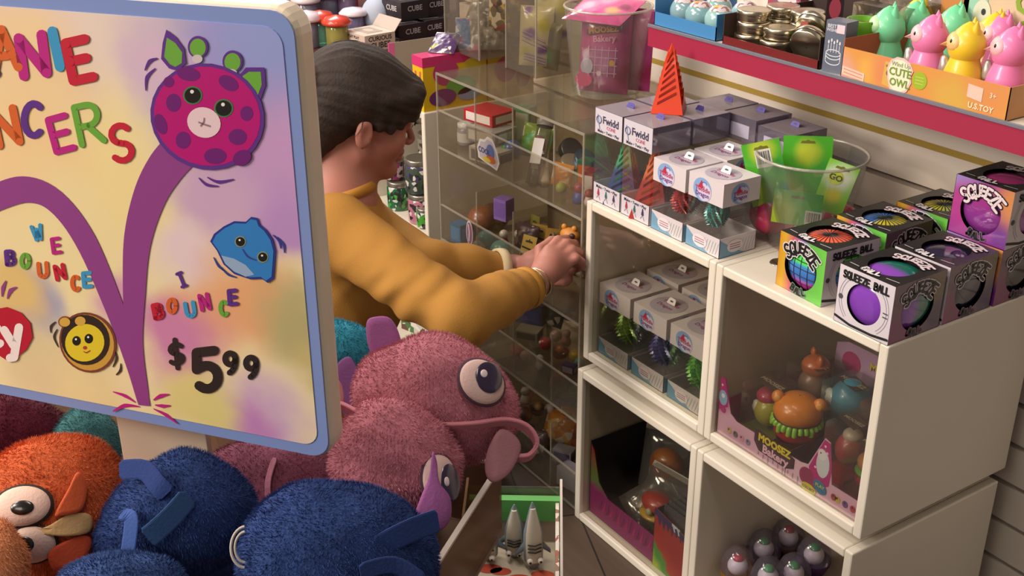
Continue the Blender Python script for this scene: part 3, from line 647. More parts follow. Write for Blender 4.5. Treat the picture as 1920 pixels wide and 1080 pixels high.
# teal and crimson plush under the sign at the left
t, s = plush('plush_toy', 'dull teal plush behind the orange one beside the sign post', 160, 838, 1.20, 62, 75, 60, ['#3b7074', '#44797c'], 5000, seed=13)
t, s = plush('plush_toy', 'dark crimson plush behind the orange one at the left edge', 15, 820, 1.20, 115, 78, 80, ['#5a0c26', '#650f2c', '#3a0d1c'], 7000, seed=14)
# orange
OR = ['#c0582c', '#cc6634', '#b04d26', '#d8784a']
t, s = plush('plush_toy', 'orange furry plush with two big round white eyes and a cream muzzle', 105, 962, 1.03, 148, 146, 120, OR, 18000, seed=17, L=.008)
eye(t, s, -55, 16, 50, 36, 117, -.30, -.10, (4, -4, 20, 13), '#d8b6a6', '#1c120e', '#17100c', False)
eye(t, s, -40, -52, 42, 34, 114, -.2, .25, (-10, 4, 18, 15), '#cbaea0', '#1c120e', '#17100c', False)
felt(t, 'cream_muzzle', [(-70*s, -24*s), (-20*s, -24*s), (20*s, -4*s), (56*s, -6*s), (58*s, -36*s), (20*s, -42*s), (-30*s, -36*s), (-60*s, -44*s)], '#c09a68', .005, 127*s, bend=lambda x, y: -x*x*9)
felt(t, 'upper_eyelid', [(-2*s, -2*s), (20*s, 40*s), (36*s, 70*s), (52*s, 50*s), (50*s, 20*s), (40*s, 0), (10*s, -6*s)], '#c4532a', .006, 130*s, bend=lambda x, y: -x*x*8)
felt(t, 'lower_eyelid', [(-14*s, -70*s), (10*s, -52*s), (50*s, -42*s), (60*s, -62*s), (40*s, -90*s), (0, -100*s)], '#b54424', .006, 120*s, bend=lambda x, y: -x*x*8)
felt(t, 'nose', [(-102*s, -22*s), (-84*s, -26*s), (-78*s, -42*s), (-88*s, -46*s), (-100*s, -34*s)], '#5a3b26', .006, 118*s, rnd=False)
t, s = plush('plush_toy', 'pale orange plush at the very bottom left corner in front of the orange one', -14, 1062, .93, 62, 90, 55, ['#cf8a5e', '#c67c50'], 5000, seed=19)
# blues
t, s = plush('plush_toy', 'blue furry plush with long felt strips between the orange one and the mauve one', 345, 968, 1.02, 134, 112, 105, BL, 15000, seed=21, lumps=((-100, -40, 0, 60), (10, 60, 0, 50)))
strip(t, 'felt_strip', [(-112*s, 88*s, 60*s), (-70*s, 86*s, 84*s), (-46*s, 58*s, 98*s), (-30*s, 40*s, 100*s)], .017, '#1c3470', up=(.5, .8, .3))
strip(t, 'felt_strip', [(-106*s, 10*s, 92*s), (-90*s, 0, 104*s), (-93*s, -45*s, 112*s), (-100*s, -82*s, 112*s)], .012, '#2f4c8c', up=(1, .1, .3))
strip(t, 'felt_strip', [(8*s, 34*s, 112*s), (-18*s, 4*s, 122*s), (-46*s, -22*s, 126*s), (-62*s, -34*s, 124*s)], .019, '#274a78', up=(-.5, .9, .3))
t, s = plush('plush_toy', 'blue furry plush nearest the middle, with a pointed felt strip on its right', 632, 1052, .97, 185, 142, 130, BL, 22000, seed=23, lumps=((-60, 40, 0, 90),))
strip(t, 'felt_strip', [(70*s, 20*s, 112*s), (110*s, 40*s, 110*s), (150*s, 56*s, 96*s), (184*s, 66*s, 84*s)], .020, '#1b356f', up=(-.3, .8, .35))
strip(t, 'felt_strip', [(40*s, -20*s, 132*s), (100*s, -10*s, 122*s), (150*s, -40*s, 110*s)], .014, '#1a326a', up=(-.3, .8, .35))
mb = MB()
for rx_, ry_ in ((26, 36), (19, 27)): mb.tube([((-162+rx_*math.cos(a))*s, (30+ry_*math.sin(a))*s, (78+8*math.cos(a*.5))*s) for a in [math.radians(95+170*i/16) for i in range(17)]], .0012, M('#a8a29c', .8), 6)
mb.build('eye_piping', t)
t, s = plush('plush_toy', 'blue furry plush at the bottom edge in front of the orange one', 225, 1108, .93, 118, 72, 80, ['#304a80', '#3a5690', '#26406f'], 9000, seed=27)
# lower layer of the heap that carries the visible toys
for k, (px, py, d, cs) in enumerate(((105, 962, 1.06, OR), (345, 968, 1.05, BL), (620, 1052, 1.0, BL), (225, 1108, .97, OR), (15, 1062, .97, BL), (160, 830, 1.24, PK), (505, 925, 1.20, BL), (640, 905, 1.17, OR), (690, 800, 1.24, PK), (20, 820, 1.23, BL), (420, 1110, .95, PK))):
    q = at(px, py, d=d); plush('plush_toy', 'furry plush toy in the lower layer of the heap, under the others', 0, 0, 1.05, 128, 128, 128, cs, 2500, seed=40+k, pos=(q.x-.012, q.y+.008, max(q.z-.135, .70)), group='plush toys in the lower layer of the heap')
# ------------------------------------------------------------------ the clear bin that holds them
def quadbox(name, parent, a, b, c, d, th, mat):
    """a thin panel between four points, thickened inward"""
    a, b, c, d = map(Vector, (a, b, c, d)); n = (b-a).cross(d-a).normalized()*th
    m = MB(); m.add([a, b, c, d, a+n, b+n, c+n, d+n], [(0, 1, 2, 3), (7, 6, 5, 4), (0, 4, 5, 1), (1, 5, 6, 2), (2, 6, 7, 3), (3, 7, 4, 0)], mat); return m.build(name, parent)
BINM = clear('#d9c4b0', .12, .15, .42, '#8a6a55'); RIM = M('#b9a794', .3, coat=.3)
o = at(940, 875, d=1.30); bm = frame(o, SX, (-SN.x*-1, -SN.y*-1, 0))
t = thing('plush_bin', 'see-through bin with glossy rims that holds the heap of plush toys', 'bin', mat=Matrix.Translation(Vector((o.x, o.y, 0))) @ Matrix(((SX.x, -SN.x, 0, 0), (SX.y, -SN.y, 0, 0), (0, 0, 1, 0), (0, 0, 0, 1))))
zr = o.z
ZB = .628
m = MB(); m.bx(-.004, 0, -.62, 0, ZB, zr, BINM); m.build('right_wall', t); m = MB(); m.bx(-.62, -.004, 0, .004, ZB, zr, BINM); m.build('back_wall', t)
m = MB(); m.bx(-.62, 0, -.62, .0, ZB-.006, ZB, '#6b5848'); m.build('bottom', t)
m = MB(); m.bx(-.005, .001, -.62, .0, zr, zr+.003, RIM); m.bx(-.62, .001, .0, .005, zr, zr+.003, RIM); m.build('rim', t)
m = MB(); m.bx(-.56, -.20, -.5, -.08, 0, ZB-.006, M('#3a2d26', .7)); m.build('pedestal', t)
# ------------------------------------------------------------------ tray with three shark toys
zt = .47; c0 = at(893, 972, Z=zt+.045); c1 = at(1003, 974, Z=zt+.045); cc = at(862, 1068, Z=zt); 
ax = Vector((c1.x-c0.x, c1.y-c0.y, 0)); wd = ax.length; ax.normalize(); ay = Vector((-ax.y, ax.x, 0))
wd = max(wd, .1)+.012
shm = frame((c0.x, c0.y, zt), ax, ay)
t = thing('clear_toy_box', 'open clear plastic box with a green band holding grey shark toys at the bottom edge', 'box', mat=shm)
CB = clear('#eceae4', .22, .05, .03)
H = .10
for nm, a in (('left_wall', (-.012, -.010, -.30, .012)), ('right_wall', (wd, wd+.002, -.30, .012))):
    m = MB(); m.bx(a[0], a[1], a[2], a[3], 0, H, CB); m.bx(a[0]-.0006, a[1]+.0006, a[2], a[3], H, H+.002, M('#cfc6ba', .2, coat=.5)); m.build(nm, t)
m = MB(); m.bx(-.012, wd+.002, .010, .012, 0, H*.9, CB); m.build('back_wall', t)
m = MB(); m.bx(-.012, wd+.002, -.30, .012, -.003, 0, M('#bcae98', .5)); m.bx(-.008, wd, -.285, -.01, .0002, .0012, '#c4b8a4')
for x, y, r, c in ((.02, -.05, .012, '#b0452f'), (.035, -.055, .010, '#b0452f'), (.06, -.07, .012, '#b0452f'), (.09, -.06, .011, '#c0553a'), (.05, -.10, .016, '#bdb78c'), (.075, -.1, .014, '#bdb78c'), (.1, -.12, .01, '#c0553a')):
    m.ell(x, y, r*1.4, r*.8, M(c), None, .0016)
for x, y in ((.02, -.075), (.06, -.095), (.045, -.11), (.08, -.12), (.1, -.09)): m.ell(x, y, .004, .002, M('#2a2622'), None, .002)
m.text('SQUISH', .06, -.135, .03, M('#e8e4d8'), None, .002, .02); m.build('printed_base', t)
m = MB(); m.bx(-.009, wd-.0005, -.004, .008, .045, .078, M('#5fae5a', .5)); m.build('green_band', t)
m = MB(); m.bx(wd-.006, wd-.0015, -.26, .0, .004, .075, speckle('#8d6a50', ['#d8cfc4', '#a84e34', '#ded6ca'], 90)); m.build('printed_side_card', t)
stand = thing('display_plinth', 'dark plinth on the floor under the clear box of shark toys', 'plinth', mat=frame((c0.x, c0.y, 0), ax, ay))
m = MB(); m.bx(-.0, wd-.01, -.27, -.0, 0, zt-.0035, M('#3a2d26', .7)); m.build('plinth_block', stand)
def shark(x, y, h, lean, tw, label):
    t = thing('shark_toy', label, 'toy', mat=shm @ TR(x, y, .0022) @ RZ(tw) @ RX(lean), group='shark toys in the clear box')
    m = MB(); prof = [(.006, 0), (.0125, h*.12), (.0135, h*.35), (.0125, h*.55), (.008, h*.75), (.004, h*.92), (.001, h)]
    m.lathe(prof, M('#7d8c95', .4, coat=.2), 20, smooth=True, caps=True, sy=.8); m.build('body', t)
    m = MB(); m.lathe([(r*.86, z) for r, z in prof[1:-1]], M('#c8c2b2', .45), 20, TR(0, -.0034, 0), caps=True, sy=.75)
    for k in range(3): m.tube([(-.009, -.0105, h*(.3+.055*k)), (0, -.0145, h*(.3+.055*k)), (.009, -.0105, h*(.3+.055*k))], .0009, M('#26211f'), 6)
    m.build('belly', t)
    for sx_ in (-1, 1):
        m = MB(); m.loft([[(sx_*.010, -.002, h*.42), (sx_*.010, .003, h*.42), (sx_*.010, .003, h*.3), (sx_*.010, -.002, h*.3)], [(sx_*.024, .004, h*.22), (sx_*.024, .006, h*.22), (sx_*.024, .006, h*.16), (sx_*.024, .004, h*.16)]], M('#76868f', .4)); m.build('fin', t)
        m = MB(); m.sphere((sx_*.007, -.0135, h*.17), .0042, M('#ded8cc', .3), 10, 8); m.sphere((sx_*.007, -.0172, h*.17), .0018, M('#1a1715', .3), 8, 6); m.build('eye', t)
    m = MB(); m.loft([[(0, .010, h*.6), (.001, .010, h*.6), (.001, .010, h*.4), (0, .010, h*.4)], [(0, .022, h*.42), (.001, .022, h*.42), (.001, .022, h*.38), (0, .022, h*.38)]], M('#76868f', .4)); m.build('dorsal_fin', t)
shark(.018, -.03, .085, .1, -.1, 'leftmost grey shark toy standing in the clear box')
shark(.052, -.022, .085, .05, 0, 'middle grey shark toy standing against the green band')
shark(.078, -.045, .095, -.12, .2, 'rightmost and longest grey-blue shark toy in the clear box')
# ------------------------------------------------------------------ helpers for boxes
def hole_face(mb, T, w, h, cx, cy, r, mat, n=40, ry=None):
    """printed card face w x h with a round window, lying in local x, y of T"""
    ry = ry or r; inn, out = [], []
    for i in range(n):
        a = 2*math.pi*i/n; c, s = math.cos(a), math.sin(a); inn.append((cx+r*c, cy+ry*s, 0))
        k = min((w-cx if c > 0 else cx)/max(abs(c), 1e-6), (h-cy if s > 0 else cy)/max(abs(s), 1e-6)); out.append((cx+c*k, cy+s*k, 0))
    mb.add(inn+out, [(i, (i+1) % n, n+(i+1) % n, n+i)[::-1] for i in range(n)], mat, False, T)
    for q in ((0, 0), (w, 0), (w, h), (0, h)):      # fill the corner gaps
        j = min(range(n), key=lambda i: (out[i][0]-q[0])**2+(out[i][1]-q[1])**2)
        for e in (1, -1): mb.add([out[j], (q[0], q[1], 0), out[(j+e) % n]], [(0, 1, 2) if e > 0 else (2, 1, 0)], mat, False, T)
def faces6(x0, y0, z0, w, d, h):
    F = frame((x0, y0, z0), (1, 0, 0), (0, 0, 1)); R = frame((x0+w, y0, z0), (0, 1, 0), (0, 0, 1)); Tp = frame((x0, y0, z0+h), (1, 0, 0), (0, 1, 0)); L = frame((x0, y0+d, z0), (0, -1, 0), (0, 0, 1))
    return F, R, Tp, L
BK = '#1b1a1c'; WH = '#d9d3d6'
def squeeze_word(mb, T, txt, cx, cy, h, sx, col, out, curve, grow=.25, wd=None):
    wd = wd or h*.3
    mb.word(txt, cx, cy, h, wd, M(col, .4), T, .0009, 1.3, sx, (wd*.75, M(out, .4)), curve, grow)
def ball_mat(top, mid, low, zc, r): return gradmat([(0, low), (.35, mid), (.65, mid), (1, top)], 'Z', zc-r, zc+r, .18, warp=.01, coat=.5)
def squeeze_box(label, x, y, z, front, side, top, ballm, ribbed=False, rz=0, grille=None):
    w, d, h = .098, .108, .0895
    t = thing('squeeze_ball_box', label, 'toy box', (x, y, z), rz)
    F, R, Tp, L = faces6(0, 0, 0, w, d, h); m = MB()
    rr = .034
    for T, ww, st in ((F, w, front), (R, d, side), (Tp, w, top)):
        hh = d if T is Tp else h; cx, cy = ww/2, hh*.49
        if st == 'rainbow': mat = gradmat([(0, '#c98a20'), (.12, '#c9a02c'), (.3, '#bf5a6a'), (.5, '#8d6bb0'), (.68, '#5fae4a'), (1, '#6cc24a')], 'X', 0, w, .35, 'Z' if False else None)
        elif st == 'sunset': mat = blobmat('#9a3f8c', [(.0, .10, .06, '#9688c8'), (.02, .05, .05, '#b03c8c'), (.095, .02, .05, '#6e2f86'), (.1, .07, .05, '#d08a54'), (.06, .02, .03, '#8a3a90')], .3, .01, 20, .3, 'XZ')
        elif st == 'dusk': mat = blobmat('#6d5560', [(.0, .0, .07, '#8a3a6c'), (.03, .01, .05, '#803864'), (.1, .08, .07, '#6f6046'), (.1, .02, .04, '#4e3a5c')], .3, .01, 20, .3, 'YZ')
        elif st == 'white': mat = M('#cfc8d0', .35, coat=.2)
        else: mat = M('#201f22', .4, coat=.3)
        hole_face(m, T, ww, hh, cx, cy, rr if st != 'white' else .030, mat, ry=None if T is not Tp else .036)
        if st == 'white':
            m.word('SQUEEZE BALL', ww/2, hh*.87, .010, .0032, M(BK), T, .0006, 1.28, .8)
            for q in (.040, .044):
                for a0 in (-50, 130): m.stroke([(cx+p[0], cy+p[1]) for p in arc(0, 0, q, q, a0, a0+95, 12)], .0006, M('#8f8898'), T, .0005)
            m.stroke([(0.002, .010), (ww*.3, .0045), (ww*.7, .0045), (ww-.002, .008)], .004, M(BK), T, .0006); m.ell(.008, hh*.47, .004, .004, M('#4a464c'), T, .0006)
            for k in range(2): m.stroke([(.084, .045-.006*k), (.091, .045-.006*k)], .0018, M('#4a464c'), T, .0006)
        elif st in ('black', 'blackr'):
            squeeze_word(m, T, 'SQUEEZE', ww/2+.006, hh*.88, .013, .8, '#e0cfd6', '#0c0c0e', .008)
            squeeze_word(m, T, 'BALL', ww/2-.004, hh*.11, .011, .85, '#e8e2e4', '#0c0c0e', -.002, 0)
            for a, b in (((.006, hh*.13), (.022, hh*.12)), ((.072, hh*.11), (.092, hh*.13))): m.stroke([a, b], .0014, M('#c8c0c6'), T, .0006)
        else:
            squeeze_word(m, T, 'SQUEEZE', ww/2, hh*.86, .014, .8, BK if st != 'sunset' else '#e6d6dc', WH if st != 'sunset' else BK, .012, .5)
            squeeze_word(m, T, 'BALL', ww/2, hh*.075, .010, .85, BK, '#77607a' if st != 'rainbow' else '#6b8a70', -.003, 0)
    # the other walls, and the inside tray
    m.bx(0, .0006, 0, d, 0, h, M('#5a4450', .5)); m.bx(0, w, d-.0006, d, 0, h, M('#3a2e36', .5)); m.bx(0, w, 0, d, 0, .0006, M('#2a2428', .5)); m.build('printed_box', t)
    b = MB()
    def pr(x, y, z): return tuple(c_+L_*(v/L_)/(1+abs(v/L_)**8)**.125 for c_, v, L_ in ((w/2, x, .0520), (d/2, y, .0570), (h*.49, z, .0470)))
    b.loft([[pr(.056*math.cos(a)*math.cos(q), .061*math.sin(a)*math.cos(q), .0505*math.sin(q)) for a in [2*math.pi*i/44 for i in range(44)]] for q in [math.radians(-89.9+179.8*j/28) for j in range(29)]], ballm, True, False)
    if ribbed:
        for k in range(12):
            a = math.pi*k/12; b.tube([pr(.0564*math.cos(a)*math.cos(q), .0614*math.sin(a)*math.cos(q), .0509*math.sin(q)) for q in [2*math.pi*i/40 for i in range(40)]], .0007, M('#15181c'), 5, closed=True)
        if grille:
            for zz in (-.024, -.012, .0, .012, .024): q = math.asin(zz/.0509); b.tube([pr(.0564*math.cos(a)*math.cos(q), .0614*math.sin(a)*math.cos(q), zz) for a in [2*math.pi*i/40 for i in range(40)]], .0007, M('#15181c'), 5, closed=True)
    b.build('squeeze_ball', t); return t
zc = .044
squeeze_box('rainbow-fronted squeeze ball box with a neon ribbed ball, standing nearest the left', .460, .022, .7, 'rainbow', 'white', 'black', gradmat([(0, '#d63a9a'), (.22, '#c63fa8'), (.3, '#3a62b8'), (.55, '#3f86c8'), (.6, '#4fd05a'), (.86, '#58e04a'), (.9, '#f0502c'), (1, '#ff6a4a')], 'Z', .002, .0865, .3), True, grille=True, rz=-.06)
squeeze_box('white-fronted squeeze ball box with a purple ball, at the front right shelf corner', .597, .001, .7, 'white', 'dusk', 'black', gradmat([(0, '#7d3fae'), (.42, '#8a4ab8'), (.55, '#1c6a60'), (1, '#1f8a72')], 'Y', 0, .108, .15, warp=.0, coat=.6))
squeeze_box('squeeze ball box with a dark navy ball, right behind the white-fronted one', .597, .116, .7, 'white', 'dusk', 'black', M('#2a2740', .12, coat=.7))
squeeze_box('squeeze ball box with a nearly black ball, under the raised purple one', .599, .230, .7, 'sunset', 'dusk', 'black', M('#16161c', .12, coat=.7))
squeeze_box('bright purple squeeze ball box stacked on top of another at the right edge', .600, .231, .7897, 'sunset', 'white', 'black', gradmat([(0, '#7a2a86'), (.5, '#8c3a90'), (1, '#a82a78')], 'Z', .002, .0865, .12, warp=.01, coat=.7))
squeeze_box('black-topped squeeze ball box with a blue and yellow striped ball, behind the rainbow one', .462, .142, .7, 'rainbow', 'dusk', 'black', gradmat([(0, '#3a6ab8'), (.45, '#3f78c4'), (.55, '#c4b838'), (1, '#d0c03a')], 'X', 0, .098, .3), True)
squeeze_box('black-topped squeeze ball box with a yellow and orange striped ball, farthest back by the wall', .474, .268, .7, 'rainbow', 'dusk', 'black', gradmat([(0, '#d08a3a'), (.3, '#d0b83a'), (.6, '#b8c23a'), (1, '#4aa0b0')], 'X', 0, .098, .3), True)

# ------------------------------------------------------------------ clear-fronted toy boxes
CLR = clear('#f3f3f0', .12, .04, .02)
def hang_tab(mb, x, y, z, col, w=.022, h=.012):
    T = frame((x, y, z), (1, 0, 0), (0, .5, .87))
    pts = [(-w/2, 0), (w/2, 0), (w*.42, h*.8), (w*.3, h), (-w*.3, h), (-w*.42, h*.8)]; hole_face_small(mb, T, pts, w, h, col)
def hole_face_small(mb, T, pts, w, h, col):
    mb.prism(pts, .0006, M(col, .4), T); mb.ell(0, h*.5, w*.2, h*.14, M('#4b4446'), T, .0009)
def dragon_box(label, x, y, z, w=.082, d=.08, h=.128, back=False):
    t = thing('dragon_toy_box', label, 'toy box', (x, y, z)); F, R, Tp, L = faces6(0, 0, 0, w, d, h); CW = M('#d2c9cc', .4, coat=.2)
    tb, bb = .040, .034; m = MB()
    m.bx(0, w, 0, d, h-tb, h, CW)
    def logo(T, cx, cy, s):
        m.ell(cx, cy, s*1.0, s*.92, M('#7fa3cf', .4), T, .0004); m.ell(cx+s*.25, cy-s*.15, s*.75, s*.7, M('#c7c3da', .4), T, .0005)
        m.poly([(cx-s*.5, cy+s*.1), (cx-s*.1, cy+s*.75), (cx+s*.15, cy+s*.1)], M('#b8203c'), T, .0007)
        m.tube([(cx+s*.2+s*.25*math.cos(a), cy+s*.45+s*.2*math.sin(a), .0006) for a in [k*.6 for k in range(9)]], s*.03, M('#6a5a9a'), 4, T)
        m.text('Twiddle', cx+s*.05, cy+s*.02, s*.5, M('#b02a5c'), T, .0008, .02); m.text('Dragon', cx+s*.05, cy-s*.38, s*.5, M('#6a2a7c'), T, .0008, .02)
    logo(F, w*.40, h-tb*.56, .0215); logo(R, d*.45, h-tb*.54, .019)
    m.ell(w/2, d*.45, w*.38, d*.36, M('#b0a8b4', .4), Tp, .0004); m.text('Twiddle', w/2, d*.52, .013, M('#b03a5c'), Tp, .0006, .02); m.text('Dragon', w/2, d*.36, .013, M('#8a3a6c'), Tp, .0006, .02)
    m.build('printed_lid', t); m = MB(); m.bx(0, w, 0, d, 0, .001, CW)
    for a in ((0, w, 0, .0008), (0, w, d-.0008, d), (0, .0008, 0, d), (w-.0008, w, 0, d)): m.bx(a[0], a[1], a[2], a[3], 0, bb, CW)
    for T, ww in ((F, w), (R, d)):
        m.poly([(0.001, .001), (ww*.7, .001), (ww*.45, .010), (ww*.2, .022), (.001, .032)], M('#6f9bb8', .4), T, .0004)
        for k in range(9): m.stroke([(ww*(.25+k*.08), .004+(k % 3)*.001), (ww*(.33+k*.08), .026)], .0008, M('#8fbf9c' if k % 2 else '#9fb8d0'), T, .0005)
        m.ell(ww*.42, .017, .017, .011, M('#d9d2d6'), T, .0006)
        for k in range(3): m.stroke([(ww*.42-.011, .021-.004*k), (ww*.42+.011, .021-.004*k)], .0013, M('#b35a6c' if k < 2 else '#5c6a86'), T, .0008)
    m.build('printed_base', t)
    m = MB(); m.bx(.0004, w-.0004, .0004, d-.0004, bb-.002, h-tb+.002, CLR); m.build('clear_window', t)
    m = MB(); hang_tab(m, w*.5, d*.5, h, '#e0dcde'); m.build('hang_tab', t)
    return t
def scaly(label, x, y, z, R, H, c1, c2, curl=False, name='scaly_dragon_toy'):
    t = thing(name, label, 'toy', (x, y, z)); m = MB(); rg = random.Random(int(x*1e4)); mat = M(c1, .28, metal=.25, coat=.5); mat2 = M(c2, .28, metal=.25, coat=.5)
    m.lathe([(R*.5, 0), (R*.85, H*.15), (R*.9, H*.4), (R*.7, H*.7), (R*.3, H*.93), (.001, H)], mat2, 20, caps=True); m.build('core', t); m = MB()
    for k in range(11):
        u = (k+.5)/11; rr = R*(.5+.42*math.sin(min(1, u*1.6)*math.pi*.62))*(1-max(0, u-.45)**1.4*1.2); n = 12
        for j in range(n):
            a = 2*math.pi*(j+.5*(k % 2)+k*.3)/n; c, s_ = math.cos(a), math.sin(a); zz = H*u; wv = rr*.30; ex = R*.32
            p = Vector((rr*c, rr*s_, zz)); tg = Vector((-s_, c, 0)); o = Vector((c, s_, .0))
            m.add([p-tg*wv, p+tg*wv, p+Vector((0, 0, H*.10)), p+o*ex+Vector((0, 0, -H*.045))], [(0, 3, 2), (3, 1, 2), (0, 1, 3)], mat if (j+k) % 3 else mat2, False)
    m.build('scales', t)
    if curl:
        m = MB(); m.tube([(R*.5+i*.0022, .004*math.sin(i*.6), H*.3+i*.0042) for i in range(12)], [.010-.0006*i for i in range(12)], mat2, 8)
        for i in range(11): m.sphere((R*.5+i*.0022, .004*math.sin(i*.6)-.008, H*.3+i*.0042), (.004, .003, .003), mat, 8, 6)
        m.build('tail', t)
    return t
dragon_box('frontmost white dragon toy box on top of the cube, with a teal coiled dragon', .258, .014, .7)
scaly('teal green coiled scaly dragon toy inside the front white box on top of the cube', .290, .050, .7362, .018, .045, '#2a8a80', '#1f5c66', True)
dragon_box('white dragon toy box with a red dragon, left of the frontmost one', .170, .012, .7)
scaly('red scaly dragon toy inside the white box on top of the cube', .212, .050, .7362, .022, .042, '#b32a2e', '#8c2026', True)
DX = (.022, .125, .228)
for i, (x, lab, c1, c2, lb) in enumerate(((DX[0], 'leftmost dragon toy box behind the cube pane, with a lime dragon', '#7fae28', '#5d8a1e', 'lime green scaly dragon toy in the leftmost box inside the cube'),
                        (DX[1], 'middle dragon toy box behind the cube pane, with a violet dragon', '#4a4a9c', '#3a3476', 'violet blue scaly dragon toy in the middle box inside the cube'),
                        (DX[2], 'rightmost dragon toy box behind the cube pane, with a bright green dragon', '#5cae30', '#3d8a26', 'bright green scaly dragon toy in the rightmost box inside the cube'))):
    dragon_box(lab, x, .020, .3892, w=.092, d=.095, h=.148, back=True)
    scaly(lb, x+.046, .062, .3892+.0342, .027, .066, c1, c2)
for i, (x, lab) in enumerate(((.125, 'dragon toy box in the second row inside the cube, left'), (.228, 'dragon toy box in the second row inside the cube, right'), (.022, 'dragon toy box in the second row inside the cube, behind the leftmost'))):
    dragon_box(lab, x, .135, .3892, w=.092, d=.095, h=.148)

def fwidd_box(label, x, y, h=.176, tabc='#4a3f9a', front=True, CWc='#c9c3cc'):
    w, d = .078, .085
    t = thing('spinner_toy_box', label, 'toy box', (x, y, .7)); F, R, Tp, L = faces6(0, 0, 0, w, d, h); CW = M('#c9c3cc', .4, coat=.2) if front else clear('#d0ccd8', .2, .05, .30, '#8a8494'); tb, bb = .046, .036
    m = MB()
    LV = CW if front else clear('#e4e0e8', .2, .05, .2, '#a49cae'); SD = clear('#e0dce6', .2, .05, .22, '#9c94a8')
    sides = ((0, w, 0, .0008), (0, w, d-.0008, d), (0, .0008, 0, d), (w-.0008, w, 0, d))
    for a in sides: m.bx(*a, h-tb, h, LV if a[3] < .01 else SD)
    if front:
        m.text('Fwidd', w*.58, h-.019, .019, M('#3a3450'), F, .0006, .02); m.text('CONE', w*.6, h-.031, .009, M('#c05a78'), F, .0006, .01); m.text('Make • Twist • Play', w/2, h-.0405, .0078, M('#3a3446'), F, .0006, .015)
        m.tube([(.012+.007*math.cos(a), h-.02+.007*math.sin(a), .0008) for a in [k*.7 for k in range(10)]], .0008, M('#5a6a9a'), 4, F); m.stroke([(.008, h-.012), (.014, h-.036)], .002, M('#7a86a8'), F, .0006)
    else: m.bx(w*.2, w*.8, -.0006, 0, h-tb*.8, h-tb*.3, M('#a8a2b4', .4))
    m.bx(0, w, 0, d, h-.0008, h, clear('#efeaf0', .15, .06, .38, '#c4b8c2')); m.build('upper_band', t); m = MB()
    for a in sides: m.bx(*a, 0, bb, LV)
    m.bx(0, w, 0, d, 0, .001, CW)
    if front:
        m.text('Make • Twist • Play', w/2, bb-.0055, .0078, M('#3a3446'), F, .0006, .015)
        for k, c in enumerate(('#a82a44', '#2f5f5c', '#3a2a56')):
            X = w*(.2+.29*k); m.poly([(X-.0035, .015), (X+.0035, .015), (X+.001, .027), (X-.001, .027)], M(c), F, .0006); m.stroke([(X-.005, .008), (X, .015), (X+.005, .006)], .0014, M('#8f8a94'), F, .0006); m.ell(X, .018, .003, .004, M(c), F, .0008)
    m.build('lower_band', t)
    m = MB(); m.bx(.0004, w-.0004, .0004, d-.0004, .0012, h-.0005, CLR); m.build('clear_window', t)
    m = MB(); hang_tab(m, w*.5, d*.55, h, tabc, .02, .009); m.build('hang_tab', t)
    return t
fwidd_box('clear spinner toy box with a green and blue cone, leftmost on the cube top', .004, .012)
fwidd_box('clear spinner toy box with a red and orange cone, under the loose pyramid', .086, .012)
fwidd_box('clear spinner toy box behind the leftmost one', .004, .102, front=False)
fwidd_box('clear spinner toy box behind the red cone one', .086, .102, front=False)
dragon_box('white dragon toy box on the cube top, behind the one with the red dragon', .172, .100, .7)
fwidd_box('clear spinner toy box at the back by the wall, left', .060, .195, .172, front=False)
fwidd_box('clear spinner toy box at the back by the wall, middle', .142, .195, .172, front=False)
fwidd_box('clear spinner toy box at the back by the wall, next to the clear bucket', .225, .195, .166, front=False)
def cone_toy(label, x, y, z, B, H, c1, c2, name='twisted_cone_toy', slits=7, rz=.6, cut='#5c1410'):
    t = thing(name, label, 'toy', (x, y, z), rz); m = MB(); mt = gradmat([(0, c2), (.5, c2), (.62, c1), (1, c1)], 'Z', 0, H, .45, coat=.2) if c1 != c2 else M(c1, .45, coat=.2)
    R = []; n = 14
    for i in range(n+1):
        u = i/n; r = B*(1-u)**.92*.98+.0008; tw = 0 if u < .75 else (u-.75)*2.2
        R.append([(r*math.cos(math.pi/4+k*math.pi/2+tw)*1.0, r*math.sin(math.pi/4+k*math.pi/2+tw), u*H) for k in range(4)])
    m.loft(R, mt, False); m.build('pyramid', t); m = MB(); ec = M(c1, .4, coat=.3)
    for f in range(4):
        for k in range(slits):
            u0 = .14+k*(.68/slits); u1 = u0+.16
            def pt(u, v, e):
                r = B*(1-u)**.92*.707; a = f*math.pi/2; nx, ny = math.cos(a), math.sin(a)
                return Vector((nx*(r+e)-ny*r*v, ny*(r+e)+nx*r*v, u*H))
            a, b = pt(u0, -.72, .0004), pt(min(u1, .93), .72, .0004); a2, b2 = pt(u0+.035, -.72, .0032), pt(min(u1+.035, .96), .72, .0032)
            mid = (a+b)/2+(pt(.5, 0, .0)-pt(.5, 0, 0)); m.add([a, b, b2, a2, a+Vector((0, 0, -.001)), b+Vector((0, 0, -.001))], [(0, 1, 2, 3), (3, 2, 5, 4), (4, 5, 1, 0)], ec if k % 2 == 0 or c1 == c2 else mt, False)
            m.tube([a-Vector((0, 0, .0012)), b-Vector((0, 0, .0012))], .0006, M(cut), 4)
    m.build('spiral_fins', t); return t
cone_toy('green and blue twisted cone toy inside the leftmost spinner box', .043, .055, .7012, .046, .125, '#3fb07a', '#24427c', cut='#12283c')
cone_toy('red twisted cone toy with orange fins inside the second spinner box', .125, .055, .7012, .050, .13, '#e8783a', '#a82420')
P_ = at(1254, 205, Z=.878)
cone_toy('bright orange-red twisted pyramid toy standing loose on top of the spinner boxes', P_.x, P_.y, .8766, .040, .118, '#d8401e', '#d8401e', rz=2.3)

